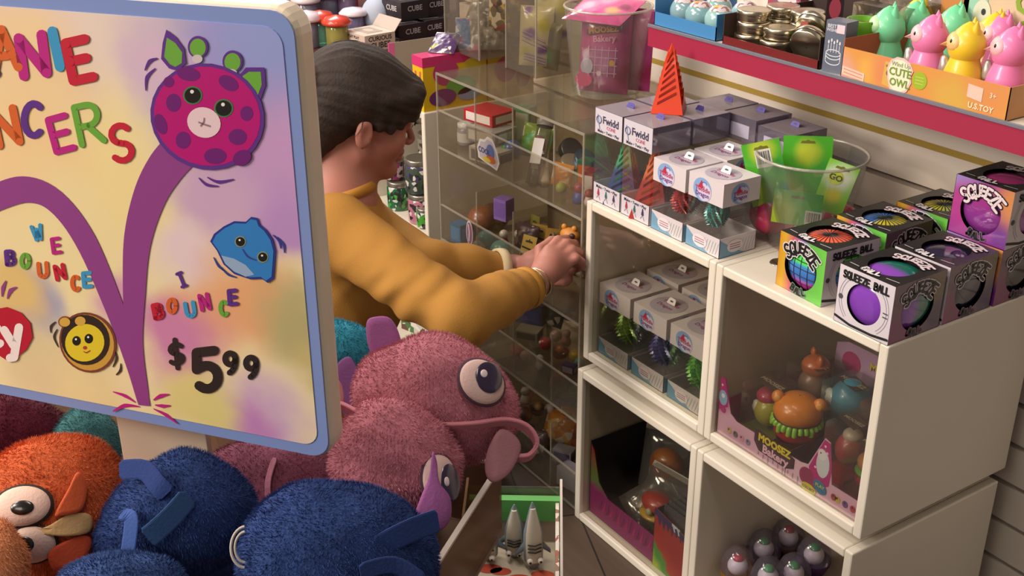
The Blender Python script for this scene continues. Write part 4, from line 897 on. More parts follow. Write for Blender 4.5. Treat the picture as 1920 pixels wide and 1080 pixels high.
# ------------------------------------------------------------------ clear bucket with green cards and pink balls
def bucket(label, c, r0, r1, h, name='clear_bucket', tint=None, n=40):
    t = thing(name, label, 'bucket', c); m = MB(); mt = tint or clear('#efeeea', .16, .05, .04)
    m.lathe([(.001, .0), (r0-.004, 0), (r0, .003), (r1, h-.004)], mt, n); m.lathe([(r0-.002, .004), (r1-.002, h-.004)], mt, n); m.build('wall', t)
    m = MB(); m.tube([(r1*math.cos(a), r1*math.sin(a), h-.002) for a in [2*math.pi*i/n for i in range(n)]], .0026, clear('#e6e4dc', .35, .1, .35, '#d6d0c4'), 8, closed=True); m.build('rim', t); return t
BV = at(1523, 288, Z=.856); Bc = (BV.x, BV.y, .7); Bh = .158; BO = Vector((Bc[0]-.405, Bc[1]-.268, 0))
bucket('clear plastic bucket on the cube top holding green hanging cards and pink balls', Bc, .060, .090, Bh)
def barcode(m, T, x, y, w, h, z=.0006):
    m.poly([(x, y), (x+w, y), (x+w, y+h), (x, y+h)], M('#d8d6d0'), T, z); k = x+w*.08
    rg = random.Random(4)
    while k < x+w*.9: b = w*rg.choice((.02, .035, .05)); m.poly([(k, y+h*.2), (k+b, y+h*.2), (k+b, y+h*.9), (k, y+h*.9)], M('#2a2a2c'), T, z+.0003); k += b+w*rg.choice((.03, .05))
def card(label, M4, w, h, mats, bc=None, slot=True, name='green_toy_card', cat='card', extra=None, group=None):
    t = thing(name, label, cat, mat=M4); m = MB(); m.bx(-w/2, w/2, 0, h, -.0004, .0004, mats)
    if slot: m.poly([(-.012, h-.012), (.012, h-.012), (.010, h-.008), (.004, h-.008), (0, h-.006), (-.004, h-.008), (-.010, h-.008)], M('#6a6a1c'), None, .0008)
    if bc: barcode(m, None, *bc)
    if extra: extra(m)
    m.build('printed_card', t); return t
def facing(p, up, nrm=None):
    """card frame at p: y along up, facing the aisle"""
    up = Vector(up).normalized(); n = Vector(nrm or (.6, -.7, .35)); x = up.cross(n).normalized(); return frame(p, x, up)
GR = blobmat('#4fae2c', [(-.03, .02, .04, '#a9c43a'), (.03, .06, .03, '#3f9a3a'), (0, .09, .03, '#b9c83c'), (.035, .01, .03, '#3a86a8')], .25, .01, 20, .6)
card('green toy card with a barcode leaning at the left of the bucket', facing(Vector((.378, .215, .772))+BO, (-.30, -.1, 1), (.5, -.75, .4)), .062, .105, GR, (-.012, .062, .026, .030))
card('largest green toy card standing at the back of the bucket', facing(Vector((.385, .285, .755))+BO, (-.15, .1, 1), (.6, -.7, .3)), .080, .118, GR)
card('green toy card with white cartoon print leaning right in the bucket', facing(Vector((.452, .262, .772))+BO, (.22, .12, 1), (.6, -.7, .5)), .05, .088, blobmat('#7fbf3a', [(0, .06, .035, '#d8dcd0'), (.0, .03, .02, '#c6c23c')], .3, .01, 20, .5), extra=lambda m: (m.ell(-.005, .06, .012, .012, M('#c2cf3a'), None, .0008), m.text('GO', -.005, .06, .014, M('#3a4a20'), None, .0012, .03)))
card('short green toy card upright at the front of the bucket with a barcode', facing(Vector((.432, .215, .752))+BO, (.03, 0, 1), (.55, -.8, .2)), .078, .058, GR, (.014, .004, .026, .024))
for i, (x, y, z, lab) in enumerate(((.362, .232, .747, 'pink rubber ball at the left inside the bucket'), (.425, .245, .737, 'pink rubber ball at the bottom front inside the bucket'), (.455, .30, .745, 'pink rubber ball at the back right inside the bucket'))):
    m = MB(); m.sphere((0, 0, 0), .031 if i else .036, M('#c43a64', .35, coat=.4), 28, 18); m.tube([(.0312*math.cos(a), 0, .0312*math.sin(a)) if i else (.0362*math.cos(a), 0, .0362*math.sin(a)) for a in [2*math.pi*k/30 for k in range(30)]], .0006, M('#a02c50'), 5, closed=True)
    tag(m.build('pink_ball', loc=(x+BO.x, y+BO.y, z)), lab, 'ball', 'pink balls in the bucket')

# ------------------------------------------------------------------ bakery display inside the right cube
t = thing('bakery_display_carton', 'pink printed display carton reading Moosez Bakery inside the upper right cube', 'display box', (.369, .012, .3892))
W_, D_ = .312, .31; PKP = blobmat('#d6a9c4', [(.05, .0, .05, '#c99aba'), (.2, .02, .05, '#dcb6cc'), (.0, .08, .05, '#b0207c'), (.02, .11, .06, '#a61c76')], .35, .01, 20, .2, 'XZ'); MG = M('#b01c78', .35, coat=.2); LAV = blobmat('#b894be', [(.26, .24, .04, '#8cb0d0'), (.3, .2, .03, '#d09ab0')], .35, .01, 20, .2, 'XZ')
F = frame((0, 0, 0), (1, 0, 0), (0, 0, 1)); m = MB()
m.prism([(0, 0), (W_, 0), (W_, .036), (.255, .036), (.243, .105), (.232, .108), (.205, .046), (.19, .042), (.045, .042), (.03, .05), (.012, .108), (0, .108)], .0012, PKP, F, -.0012)
m.poly([(.001, .045), (.022, .06), (.011, .106), (.001, .106)], MG, F, .0004); m.poly([(.207, .044), (.232, .106), (.243, .104), (.252, .06), (.25, .03), (.22, .008)], MG, F, .0004)
for x, y in ((.006, .095), (.012, .08), (.235, .095), (.24, .085), (.22, .05), (.245, .06)): m.ell(x, y, .0022, .0022, M('#e6c6dc'), F, .0006)
m.ell(.010, .072, .010, .014, M('#86a8cc'), F, .0007); m.ell(.010, .076, .004, .004, M('#d8d8e0'), F, .0009); m.ell(.012, .05, .006, .006, M('#a82a80'), F, .0008)
m.ell(.234, .062, .013, .024, M('#c9ccd8'), F, .0007); m.ell(.231, .078, .009, .010, M('#d9d4dc'), F, .0009); m.ell(.228, .080, .0014, .0014, M(BK), F, .0011)
m.poly([(.088, .052), (.098, .055), (.160, .048), (.178, .040), (.178, .022), (.16, .014), (.1, .016), (.088, .03)], M('#3a1c2c'), F, .0006)
m.text('MOOSEZ', .133, .0415, .0185, M('#d6c22c'), F, .0012, .05, .95); m.text('Bakery', .137, .0245, .0205, M('#e6b6cc'), F, .0012, .035)
m.ell(.205, .024, .015, .016, M('#8c1f58'), F, .0006); m.ell(.234, .02, .014, .011, M('#2f6f9c'), F, .0010, rot=-.4); m.text('PLAY', .234, .022, .008, M('#c6cc3c'), F, .0014, .02); m.ell(.212, .006, .016, .0085, M('#cfc23a'), F, .0012); m.text('COLLECT', .212, .006, .006, M('#3a2c5c'), F, .0016, .02)
for k in range(9): m.stroke([(.10+k*.011, .013), (.10+k*.011, .013-.004*(1+k % 3))], .0024, M('#9c8aa0'), F, .0005)
for x, c in ((.03, '#b9a06a'), (.045, '#6a5a66'), (.06, '#c88aa0'), (.075, '#8a7a9c'), (.27, '#c2a23a'), (.285, '#6a3a8c'), (.30, '#b03040'), (.262, '#a03a3c')): m.ell(x, .018, .0055, .006, M(c), F, .0006); m.ell(x-.001, .02, .0015, .002, M('#2a1c20'), F, .0009)
m.bx(0, W_, 0, D_, 0, .001, M('#7a3a5c')); m.bx(0, .0012, 0, D_, 0, .06, MG); m.bx(W_-.0012, W_, 0, D_, 0, .06, speckle('#8c2434', ['#c2a23a', '#5a2a6c', '#a8343c', '#d0b6c0'], 60))
m.build('carton', t); m = MB(); m.bx(.004, W_-.004, .106, .195, .001, .0295, M('#8a3a64', .5)); m.build('raised_step', t)
m = MB(); Fb = frame((0, .205, -.082), (1, 0, 0), (0, 0, 1)); m.prism([(.06, .085), (W_, .085), (W_, .215), (.29, .235), (.09, .235), (.065, .225)], .0012, LAV, Fb)
m.ell(.24, .205, .030, .026, M('#6f9fc6'), Fb, .0018); m.ell(.24, .228, .020, .014, M('#a8c4dc'), Fb, .0022); m.ell(.285, .222, .012, .018, M('#a82a6c'), Fb, .0018); m.text('Moosez', .17, .21, .02, M('#c8b43a'), Fb, .0022, .04); m.ell(.235, .218, .006, .005, M('#c8c23a'), Fb, .0024); m.ell(.1, .2, .02, .02, M('#a82a6c'), Fb, .0018)
m.build('header_card', t)
m = MB(); m.bx(.16, .1612, .0, .2, .001, .045, M('#5c2444')); m.bx(0.002, W_-.002, .102, .1032, .001, .045, M('#5c2444')); m.build('divider', t)
def window_box(label, x, y, w, d, h, tint=None, band='#8a3a3c', logo=True, rz=0):
    zz = .4204 if y > BY+.1 else .3904; t = thing('clear_toy_pack', label, 'toy pack', (x, y, zz), rz); m = MB(); m.bx(0, w, 0, d, .0, h, tint or CLR); m.build('clear_box', t); m = MB(); Tp = frame((0, 0, h), (1, 0, 0), (0, 1, 0))
    if logo: m.prism([(w*.12, d*.35), (w*.85, d*.2), (w*.92, d*.6), (w*.3, d*.75)], .0008, M('#4a3a34', .4), Tp); m.text('MOOSEZ', w*.52, d*.47, w*.2, M('#a8a08a'), Tp, .0014, .03, rot=-.05)
    m.bx(-.0004, w+.0004, -.0004, d+.0004, 0, .012, M(band, .4)); m.build('printed_label', t); return t
BX = .369; BY = .012
SL = ((.022, .03, '#8a8a2c', 'clear pack with a yellow cat toy at the left of the bakery display'), (.188, .05, '#a81c2c', 'clear pack with a red tray right of the burger toy'),
      (.04, .112, '#8a7a5c', 'clear pack with an orange cartoon toy in the back row of the bakery display'), (.12, .112, '#2a5c70', 'clear pack with a sky blue round toy in the back row'), (.20, .112, '#8a4a2c', 'clear pack with an orange toy in the back row, right'), (.245, .03, '#7a2a2c', 'clear pack with a small burger at the right end of the bakery display'))
for i, (x, y, band, lab) in enumerate(SL): window_box(lab, BX+x, BY+y, (.05 if i in (1, 5) else .064), .075, .098 if i < 2 else .09, band=band)
def blob_toy(name, label, x, y, z, parts, cat='toy', group=None, rz=0):
    """parts: (part name, [(centre, radii, colour)...])"""
    t = thing(name, label, cat, (x, y, z), rz, group)
    for nm, items in parts:
        m = MB()
        for c, r, col in items: m.sphere(c, r, M(col, .35, coat=.35), 22, 14)
        m.build(nm, t)
    return t
# burger toy
bx_, by_, bz_ = BX+.128, BY+.052, .3904+.006
bz_ += .030; t = thing('burger_bear_toy', 'squishy burger toy with bear ears, the largest toy in the bakery display', 'toy', (bx_, by_, bz_), .55); t.scale = (1.2, 1.2, 1.3)
m = MB(); m.lathe([(.001, -.023), (.022, -.023), (.026, .002)], M('#5c1418', .5), 20); m.build('stand', t)
m = MB(); m.lathe([(.001, 0), (.024, .002), (.030, .010), (.030, .020), (.027, .024)], M('#a81420', .35, coat=.3), 28); m.build('bottom_bun', t)
m = MB(); rg = random.Random(3)
for k in range(26):
    a = 2*math.pi*k/26; dr = rg.choice((.002, .004, .008)); m.tube([(.0295*math.cos(a), .0295*math.sin(a), .028), (.0325*math.cos(a), .0325*math.sin(a), .026), (.0325*math.cos(a), .0325*math.sin(a), .026-dr)], .0036, M('#7fb43a', .35, coat=.3), 7)
m.build('lettuce', t)
m = MB(); m.lathe([(.030, .0285), (.0325, .0305), (.030, .0325)], M('#4a1c12', .4), 28); m.build('patty', t)
m = MB(); m.lathe([(.031, .032), (.0335, .038), (.031, .048), (.022, .057), (.010, .0605), (.001, .061)], M('#cc7a2a', .35, coat=.3, vary=.15, vscale=60), 28)
for k in range(14): a = k*2.4; r = .006+.0018*k; m.sphere((r*math.cos(a), r*math.sin(a), .0608-r*r*16), (.0014, .001, .0008), '#e0b060', 8, 6)
m.build('top_bun', t)
for sx_ in (-1, 1): m = MB(); m.sphere((sx_*.028, -.002, .054), (.009, .007, .009), M('#cc7a2a', .35, coat=.3), 16, 10); m.sphere((sx_*.028, -.007, .054), (.0055, .003, .0055), M('#d99a4a', .4), 12, 8); m.build('ear', t)
def bb(nm, lab, dx, dy, items, z=.3904+.014, rz=-.5):
    k = 1.22 if dy > .1 else 1.08
    t = blob_toy(nm, lab, BX+dx, BY+dy, z+(.030 if dy > .1 else .004), items, rz=rz); t.scale = (k, k, k); return t
bb('cat_toy', 'yellow toy cat with a pink cap in its clear pack', .054, .066, [('body', [((0, 0, .026), (.024, .024, .026), '#a8a026')]), ('cap', [((-.004, -.002, .050), (.019, .019, .014), '#b0204c')]), ('face', [((-.008, -.019, .03), (.010, .006, .011), '#d8d4c8'), ((-.012, -.0235, .034), (.0022, .002, .003), '#1a1715')])])
bb('cupcake_toy', 'red and white ball toy in the pack with the red tray', .216, .085, [('body', [((0, 0, .028), (.024, .024, .027), '#a03a3c')]), ('top', [((0, 0, .052), (.015, .015, .011), '#b8a89c')])])
bb('fox_toy', 'orange cartoon toy in the back row of the bakery display', .072, .148, [('body', [((0, 0, .028), (.022, .022, .027), '#8a6a5c')]), ('head', [((0, 0, .058), (.020, .020, .016), '#c0683a')]), ('ear', [((-.014, 0, .072), (.006, .004, .008), '#c0683a')]), ('ear', [((.014, 0, .072), (.006, .004, .008), '#c0683a')])])
bb('whale_toy', 'sky blue round toy in the back row of the bakery display', .152, .148, [('body', [((0, 0, .034), (.028, .028, .032), '#3f8fb0')]), ('face', [((-.010, -.024, .036), (.014, .007, .012), '#cfd8d8'), ((-.014, -.030, .038), (.002, .002, .003), '#1a1715'), ((-.004, -.029, .032), (.004, .002, .003), '#a03a4c')])])
bb('pumpkin_toy', 'orange round toy at the right of the back row', .232, .148, [('body', [((0, 0, .030), (.024, .024, .026), '#c0642c')]), ('stem', [((0, 0, .058), (.004, .004, .006), '#4a6a2c')])])
bb('mini_burger_toy', 'small burger toy at the right end of the bakery display', .274, .066, [('bottom_bun', [((0, 0, .012), (.022, .022, .012), '#a8202c')]), ('lettuce', [((0, 0, .026), (.024, .024, .006), '#6fa83a')]), ('top_bun', [((0, 0, .040), (.022, .022, .015), '#b8783a')])])
bb('mushroom_toy', 'red capped toy near the wall of the upper right cube', .262, .255, [('stem', [((0, 0, .03), (.012, .012, .03), '#c8b8a8')]), ('cap', [((0, 0, .062), (.022, .022, .014), '#a82a3c')])])

# ------------------------------------------------------------------ capsule eggs in the lower right cube
t = thing('egg_tray', 'low white tray under the capsule eggs in the lower right cube', 'tray', (.40, .02, .0165)); m = MB(); m.bx(0, .22, 0, .26, 0, .055, M('#a89c8c', .6)); m.build('tray_block', t)
for i, (px, py, Z, c1, c2) in enumerate(((1383, 1062, .108, '#b8862c', '#a82030'), (1432, 1030, .108, '#7a5a8c', '#2f8a4a'), (1478, 1008, .108, '#7a5a46', '#a82030'), (1526, 1042, .108, '#6a3f80', '#2f8a4a'), (1440, 1082, .108, '#6a5a78', '#3f9a5a'), (1488, 1076, .108, '#5f4a78', '#2f8a4a'))):
    p = at(px, py, Z=Z); r = .031
    lab = ['capsule egg with a golden base and red headed figure, leftmost', 'capsule egg with a green headed figure behind the golden one', 'capsule egg farthest back with a red headed figure', 'purple capsule egg with a green headed figure, rightmost', 'capsule egg at the bottom edge with a green top, left', 'capsule egg at the bottom edge, between the green ones'][i]
    t = thing('capsule_egg', lab, 'toy egg', (p.x, p.y, .0716), group=None); m = MB()
    m.lathe([(.001, 0), (r*.7, .003), (r, r*.75), (r*1.02, r*1.0)], clear(c1, .12, .2, .45, c1), 28); m.build('tinted_base', t)
    m = MB(); m.lathe([(r*1.02, r*1.0), (r*.98, r*1.5), (r*.75, r*2.1), (r*.4, r*2.45), (.001, r*2.55)], clear('#eeeaf0', .12, .06, .08, '#cfc4d6'), 28); m.build('clear_top', t)
    m = MB(); m.sphere((0, 0, r*1.25), (r*.6, r*.6, r*.58), M('#d6d0d4', .4), 20, 12); o = m.build('figure', t); m = MB(); m.sphere((0, 0, r*1.75), (r*.34, r*.34, r*.26), M(c2, .4), 16, 10)
    for k in range(5): a = k*1.26; m.sphere((r*.3*math.cos(a), r*.3*math.sin(a), r*1.5), (r*.1, r*.1, r*.16), M(c2, .4), 8, 6)
    m.build('coloured_hair', o)

# ------------------------------------------------------------------ carton of bagged toys, lower left cube
t = thing('bagged_toy_carton', 'dark display carton with jagged magenta and green print in the lower left cube', 'display box', (.019, .012, .0165))
F = frame((0, 0, 0), (1, 0, 0), (0, 0, 1)); m = MB(); m.prism([(0, 0), (.302, 0), (.302, .05), (.22, .062), (.06, .062), (.03, .085), (.012, .15), (0, .165)], .0012, gradmat([(0, '#8c1f6c'), (.5, '#8c1f6c'), (.62, '#5a7a3a'), (1, '#8a3a3c')], 'Z', 0, .16, .4, warp=.03), F, -.0012)
for k in range(16): x = .03+k*.012; m.poly([(x, .02+.002*(k % 2)), (x+.010, .026), (x+.014, .055+.004*(k % 3)), (x+.006, .034)], M('#b0246c' if k % 2 else '#7a1c60'), F, .0004)
m.bx(0, .302, .0, .25, 0, .001, M('#181616')); m.bx(0, .0012, 0, .25, 0, .17, M('#231f2c')); m.bx(.3008, .302, 0, .25, 0, .17, M('#231f2c')); m.bx(0, .302, .25, .2512, 0, .235, M('#1a171c')); m.build('carton', t)
def pouch(name, label, M4, w, h, th, mat, cat='toy bag', crimp='#c9c4bc', extra=None, wrinkle=.0015, group=None, z0=0):
    """a filled flat bag standing in local x (width), y (height), z (thickness)"""
    t = thing(name, label, cat, mat=M4, group=group); m = MB(); nx, ny = 16, 18
    for sd in (1, -1):
        vs = []
        for j in range(ny+1):
            for i in range(nx+1):
                u, v = i/nx*2-1, j/ny*2-1; b = max(0, (1-abs(u)**2.6)*(1-abs(v)**3.2))**.6
                vs.append((u*w/2*(1-.03*b), (v+1)*h/2, sd*(th*b/2+.0003)+wrinkle*b*noise.noise(Vector((u*4+w*90, v*5+h*50, sd*3)))))
        fs = [(j*(nx+1)+i, j*(nx+1)+i+1, (j+1)*(nx+1)+i+1, (j+1)*(nx+1)+i) for j in range(ny) for i in range(nx)]
        m.add(vs, fs if sd > 0 else [f[::-1] for f in fs], mat, True)
    m.build('bag', t); m = MB(); m.bx(-w/2, w/2, h-.010, h+.002, -.0006, .0006, M(crimp, .35, coat=.3)) if crimp else None
    if crimp:
        for k in range(3): m.bx(-w/2, w/2, h-.008+k*.003, h-.007+k*.003, -.001, .001, M(crimp, .35))
        m.build('crimped_seal', t)
    if extra: m = MB(); extra(m); m.build('printed_label', t)
    return t
CF = clear('#e6e4e0', .35, .08, .06)
pouch('toy_bag', 'clear bag with a brown bun toy at the back of the dark carton', facing((.11, .14, .07), (-.2, .3, 1), (.5, -.7, .6)), .12, .13, .05, CF)
blob_toy('bun_toy', 'brown squishy bun toy in the clear bag in the dark carton', .105, .145, .085, [('body', [((0, 0, .042), (.042, .034, .036), '#8a4c24')]), ('glaze', [((0, -.003, .058), (.032, .026, .022), '#a0602c')])])
pouch('toy_bag', 'clear bag with a coral red squishy toy at the front of the dark carton', facing((.155, .075, .045), (.05, .5, 1), (.5, -.7, .7)), .11, .11, .045, CF)
blob_toy('coral_squishy_toy', 'coral red squishy toy over a yellow slice in the dark carton', .155, .080, .045, [('body', [((0, 0, .045), (.038, .030, .022), '#a8382c')]), ('slice', [((0, -.006, .022), (.036, .030, .010), '#b8922c')]), ('button', [((.008, -.030, .038), (.008, .006, .008), '#a8a07c')])])
blob_toy('brown_squishy_toy', 'small brown squishy toy at the right of the dark carton', .232, .15, .075, [('body', [((0, 0, .03), (.026, .022, .03), '#6a4a34')]), ('dot', [((-.004, -.02, .03), (.01, .008, .01), '#8c3c20')])])
pouch('toy_bag', 'clear bag with a purple and teal card at the right of the dark carton', facing((.262, .13, .075), (0, .2, 1), (.5, -.7, .4)), .085, .12, .02, CF)
card('teal and purple printed toy card in the right bag of the dark carton', facing((.268, .125, .08), (0, .2, 1), (.5, -.7, .4)), .07, .11, blobmat('#3a2450', [(0, .10, .03, '#3a8a8a'), (0, .05, .025, '#8a3a7c'), (.02, .02, .02, '#c8b8cc')], .3, .01, 30, .4), slot=False, name='printed_toy_card')
for i, (x, y, z, lab) in enumerate(((.10, .05, .035, 'clear bag lying flat with a grey card at the front of the dark carton'), (.18, .06, .025, 'clear bag with a green toy lying at the front right of the dark carton'))):
    pouch('toy_bag', lab, facing((x, y, z), (.25, .5, .35), (.4, -.6, .8)), .09, .11, .02, clear('#c8ccb8' if i else '#d0ccc4', .4, .1, .3, '#8a8a70' if i else '#8a8480'))
t = thing('rainbow_display_carton', 'tall rainbow printed carton, red above green above yellow, in the lower left cube', 'display box', (.228, .008, .0165))
F, R, Tp, L = faces6(0, 0, 0, .09, .07, .135); RB = gradmat([(0, '#b8c038'), (.32, '#a9c23a'), (.52, '#3f9a3c'), (.62, '#4a9a3a'), (.72, '#b8342c'), (1, '#a82a2c')], 'Z', 0, .13, .4, 'X', warp=.05)
m = MB(); m.prism([(0, 0), (.09, 0), (.09, .118), (0, .135)], .001, RB, F, -.001); m.prism([(.05, .112), (.072, .110), (.072, .124), (.05, .127)], .0004, M('#cfd2d8'), F, .0)
for k in range(6): m.poly([(.01+k*.012, .115+.001*k), (.016+k*.012, .100-.004*(k % 2)), (.02+k*.012, .113), (.016+k*.012, .122)], M('#2a2458'), F, .0005)
m.poly([(0.001, .119), (.089, .104), (.089, .1175), (.001, .134)], M('#2a2a66'), F, .0003)
m.bx(.089, .09, 0, .07, 0, .118, M('#26222a')); m.bx(0, .001, 0, .07, 0, .13, M('#26222a')); m.bx(0, .09, .069, .07, 0, .125, M('#26222a')); m.build('carton', t)
for i in range(5): card('clear sleeved card standing in the rainbow carton, number %s from the front' % ('one', 'two', 'three', 'four', 'five')[i], frame((.273, .018+.011*i, .020), (1, 0, 0), (0, .06, 1)), .078, .137+.002*i, clear('#d8d8d8', .4, .06, .35, '#7a7a80'), slot=False, name='sleeved_card', group='cards in the rainbow carton')

# ------------------------------------------------------------------ goods on the wall shelf
t = thing('owl_display_carton', 'orange display carton reading Wind Up CUTE OWL at the right end of the wall shelf', 'display box', (.429, .1505, 1.0005)); W_ = .286; H_ = .046
ORM = blobmat('#cf9048', [(.05, .02, .03, '#d6a24c'), (.09, .03, .05, '#cf8456'), (.2, .01, .05, '#c9a04a'), (.25, .04, .05, '#d08a50'), (.0, .01, .04, '#d09a86')], .35, .01, 20, .25, 'XZ')
F = frame((0, 0, 0), (1, 0, 0), (0, 0, 1)); m = MB(); m.bx(0, W_, 0, .0012, 0, H_, ORM)
oc = [(.108+a, .024+b) for a, b in ((-.020, -.008), (-.014, -.022), (-.004, -.026), (.006, -.026), (.016, -.020), (.022, -.006), (.020, .003), (.023, .011), (.016, .021), (.004, .026), (-.008, .026), (-.018, .020), (-.023, .008))]
m.prism([(x*1.0, y) for x, y in oc], .0012, M('#d9b8b4', .4), F, .0); m.poly([(.109+(x-.109)*.88, .024+(y-.024)*.88) for x, y in oc], M('#dcdcc0', .4), F, .0014)
m.text('Wind Up', .109, .040, .0088, M('#8f9a6c'), F, .0018, .015); m.text('CUTE', .109, .0285, .0155, M('#6f8a2c'), F, .0018, .03); m.text('OWL', .110, .0135, .0150, M('#6f8a2c'), F, .0018, .03)
m.ell(.143, .0245, .0125, .0125, M('#93ac1c'), F, .0006)
for k in range(3): m.stroke([(.136, .029-.0045*k), (.15, .029-.0045*k)], .001, M('#b8c86a'), F, .0009)
m.poly([(.078, .006), (.094, .003), (.094, .040), (.080, .040)], M('#c9a04a'), F, .0005); m.ell(.087, .024, .003, .004, M('#6a4a2c'), F, .0008); m.ell(.084, .034, .002, .002, M('#8a6a3c'), F, .0008); m.ell(.091, .034, .002, .002, M('#8a6a3c'), F, .0008)
m.poly([(.222, .020), (.246, .017), (.246, .036), (.222, .038)], M('#dfb8a8'), F, .0005); m.text('3+', .262, .029, .010, M('#dcc6a8'), F, .0006, .02); m.text('U.S.TOY', .246, .0095, .011, M('#e2d0b0'), F, .0008, .03)
m.poly([(.002, .005), (.045, .002), (.045, .014), (.002, .018)], M('#dcb8a4'), F, .0005)
for k in range(2): m.stroke([(.006, .014-.005*k), (.041, .011-.005*k)], .0012, M('#c47a5c'), F, .0008)
m.bx(0, .0012, 0, .22, 0, H_+.012, M('#9c5a34')); m.bx(W_-.0012, W_, 0, .22, 0, H_, M('#c08a58')); m.bx(0, W_, 0, .22, 0, .0008, M('#b09a86')); R = frame((W_, 0, 0), (0, 1, 0), (0, 0, 1)); m.ell(.06, .02, .011, .011, M('#9aa83a'), R, .0006)
m.build('carton', t)
m = MB(); Fb = frame((0, .215, 0), (1, 0, 0), (0, 0, 1)); m.bx(0, W_, .2155, .2170, 0, .17, M('#c9b596', .5)); m.poly([(.0, .0), (.05, 0), (.05, .17), (.0, .17)], M('#b8783c'), Fb, .0006); m.ell(.062, .085, .022, .05, M('#8fc0a8'), Fb, .0006); m.ell(.075, .08, .016, .024, M('#c9ccb8'), Fb, .0009); m.ell(.078, .086, .004, .005, M('#2a2a2c'), Fb, .0012)
m.text('CUTE', .185, .108, .045, M('#7f9f2c'), Fb, .001, .035); m.text('OWL', .190, .068, .045, M('#7f9f2c'), Fb, .001, .035); m.build('header_card', t)
OWG = 'wind up owls in the orange display'
def owl(label, x, y, c1, c2, rz):
    t = thing('wind_up_owl', label, 'toy', (x, y, 1.0015), rz, OWG); t.scale = (1.26, 1.26, 1.26); mt = M(c1, .4, coat=.25); m = MB()
    m.lathe([(.001, 0), (.0215, .001), (.0235, .006), (.0215, .018), (.017, .030), (.0165, .033)], mt, 28); m.build('body', t)
    m = MB(); m.lathe([(.0165, .0325), (.020, .038), (.0215, .046), (.0195, .055), (.014, .064), (.008, .070), (.001, .0745)], mt, 28)
    m.lathe([(.006, 0), (.004, .008), (.0005, .016)], mt, 10, TR(.006, .008, .062) @ RX(-.2)); m.lathe([(.006, 0), (.004, .008), (.0005, .016)], mt, 10, TR(.006, -.008, .062) @ RX(.2)); m.build('head', t)
    m = MB(); m.sphere((-.0125, 0, .050), (.0105, .0175, .0125), M(c2, .45), 20, 12); o = m.build('face', t)
    for sy in (-1, 1):
        m = MB(); m.sphere((-.0165, sy*.0105, .0535), (.0035, .0035, .0045), M('#ded2c4', .4), 12, 8); m.sphere((-.0190, sy*.0115, .0535), (.0018, .0018, .0026), M('#17120f', .2), 10, 6); m.build('eye', t)
    m = MB(); m.loft([[(-.021, -.0035, .051), (-.021, .0035, .051), (-.021, 0, .045)], [(-.030, 0, .0465)]*3], M(c2, .4), False); m.build('beak', t)
    m = MB(); m.lathe([(.001, 0), (.007, 0), (.0078, .004), (.004, .020), (.001, .022)], M('#b8b0a8', .3, metal=.5), 12, TR(-.019, .006, .012) @ RY(-.15)); m.sphere((-.022, .006, .019), (.002, .004, .006), M('#4a5a7c', .3), 8, 6); m.sphere((-.020, .006, .028), (.002, .004, .004), M('#a8502c', .3), 8, 6); m.build('wing', t)
    return t
MI, PI_, YE = ('#6fcf9a', '#a8d8a0'), ('#e079ae', '#e8b0b8'), ('#e6c22c', '#e6b878')
for px, py, Z, (c1, c2), lab in ((1660, 84, 1.035, MI, 'mint green wind up owl at the front left of the carton'), (1740, 103, 1.035, PI_, 'pink wind up owl in the front row beside the mint one'), (1808, 118, 1.035, YE, 'yellow wind up owl in the middle of the front row'), (1890, 128, 1.035, PI_, 'pink wind up owl at the right end of the front row'),
                             (1710, 74, 1.035, MI, 'mint green wind up owl behind the front mint one'), (1762, 58, 1.035, YE, 'yellow wind up owl in the back row, leftmost yellow'), (1834, 72, 1.035, MI, 'mint green wind up owl in the back row at the middle'), (1868, 96, 1.035, YE, 'yellow wind up owl between the two pink ones at the right'), (1915, 92, 1.035, PI_, 'pink wind up owl cut off by the right edge')):
    p = at(px, py, Z=Z); owl(lab, p.x, min(max(p.y, .178), .34), c1, c2, .75)
# candle box, green cup, pink tag box
t = thing('candle_box', 'grey box with a white line drawing of a cake with candles', 'box', (.386, .156, 1.0005), .12); m = MB(); m.bx(0, .036, 0, .03, 0, .078, M('#5c6474', .45, coat=.1)); F = frame((0, 0, 0), (1, 0, 0), (0, 0, 1))
for zz in (.018, .026): m.stroke([(.018+p[0], zz+p[1]) for p in arc(0, 0, .013, .006, 180, 360, 12)], .0014, M('#c9cdd6'), F, .0005)
m.stroke([(.018+p[0], .030+p[1]) for p in arc(0, 0, .013, .005, 0, 360, 16)], .0014, M('#c9cdd6'), F, .0005); m.stroke([(.005, .018), (.005, .030)], .0014, M('#c9cdd6'), F, .0005); m.stroke([(.031, .018), (.031, .030)], .0014, M('#c9cdd6'), F, .0005)
for k in range(5): x = .008+k*.005; m.stroke([(x, .031), (x, .042+.003*(k % 2))], .0011, M('#c9cdd6'), F, .0005); m.ell(x, .046+.003*(k % 2), .0015, .0028, M('#c9cdd6'), F, .0005)
m.text('BEST', .011, .070, .0075, M('#c9cdd6'), F, .0005, .02); m.text('WISHES', .013, .064, .0065, M('#c9cdd6'), F, .0005, .02); m.poly([(.020, .061), (.034, .061), (.034, .074), (.020, .074)], M('#ddc0c8'), F, .0006); m.build('printed_box', t)
t = thing('green_cup_candle', 'lime green cup beside the owl display', 'cup', (.392, .235, 1.0005)); m = MB(); m.lathe([(.001, 0), (.026, 0), (.027, .004), (.028, .07), (.0275, .0715), (.025, .0705), (.023, .058), (.001, .058)], M('#5f9a1e', .3, coat=.4), 30); m.build('cup', t); m = MB()
for k in range(7): m.sphere((.015*math.cos(k*.9), .015*math.sin(k*.9), .06), (.007, .007, .005), M('#7a4a34'), 10, 6)
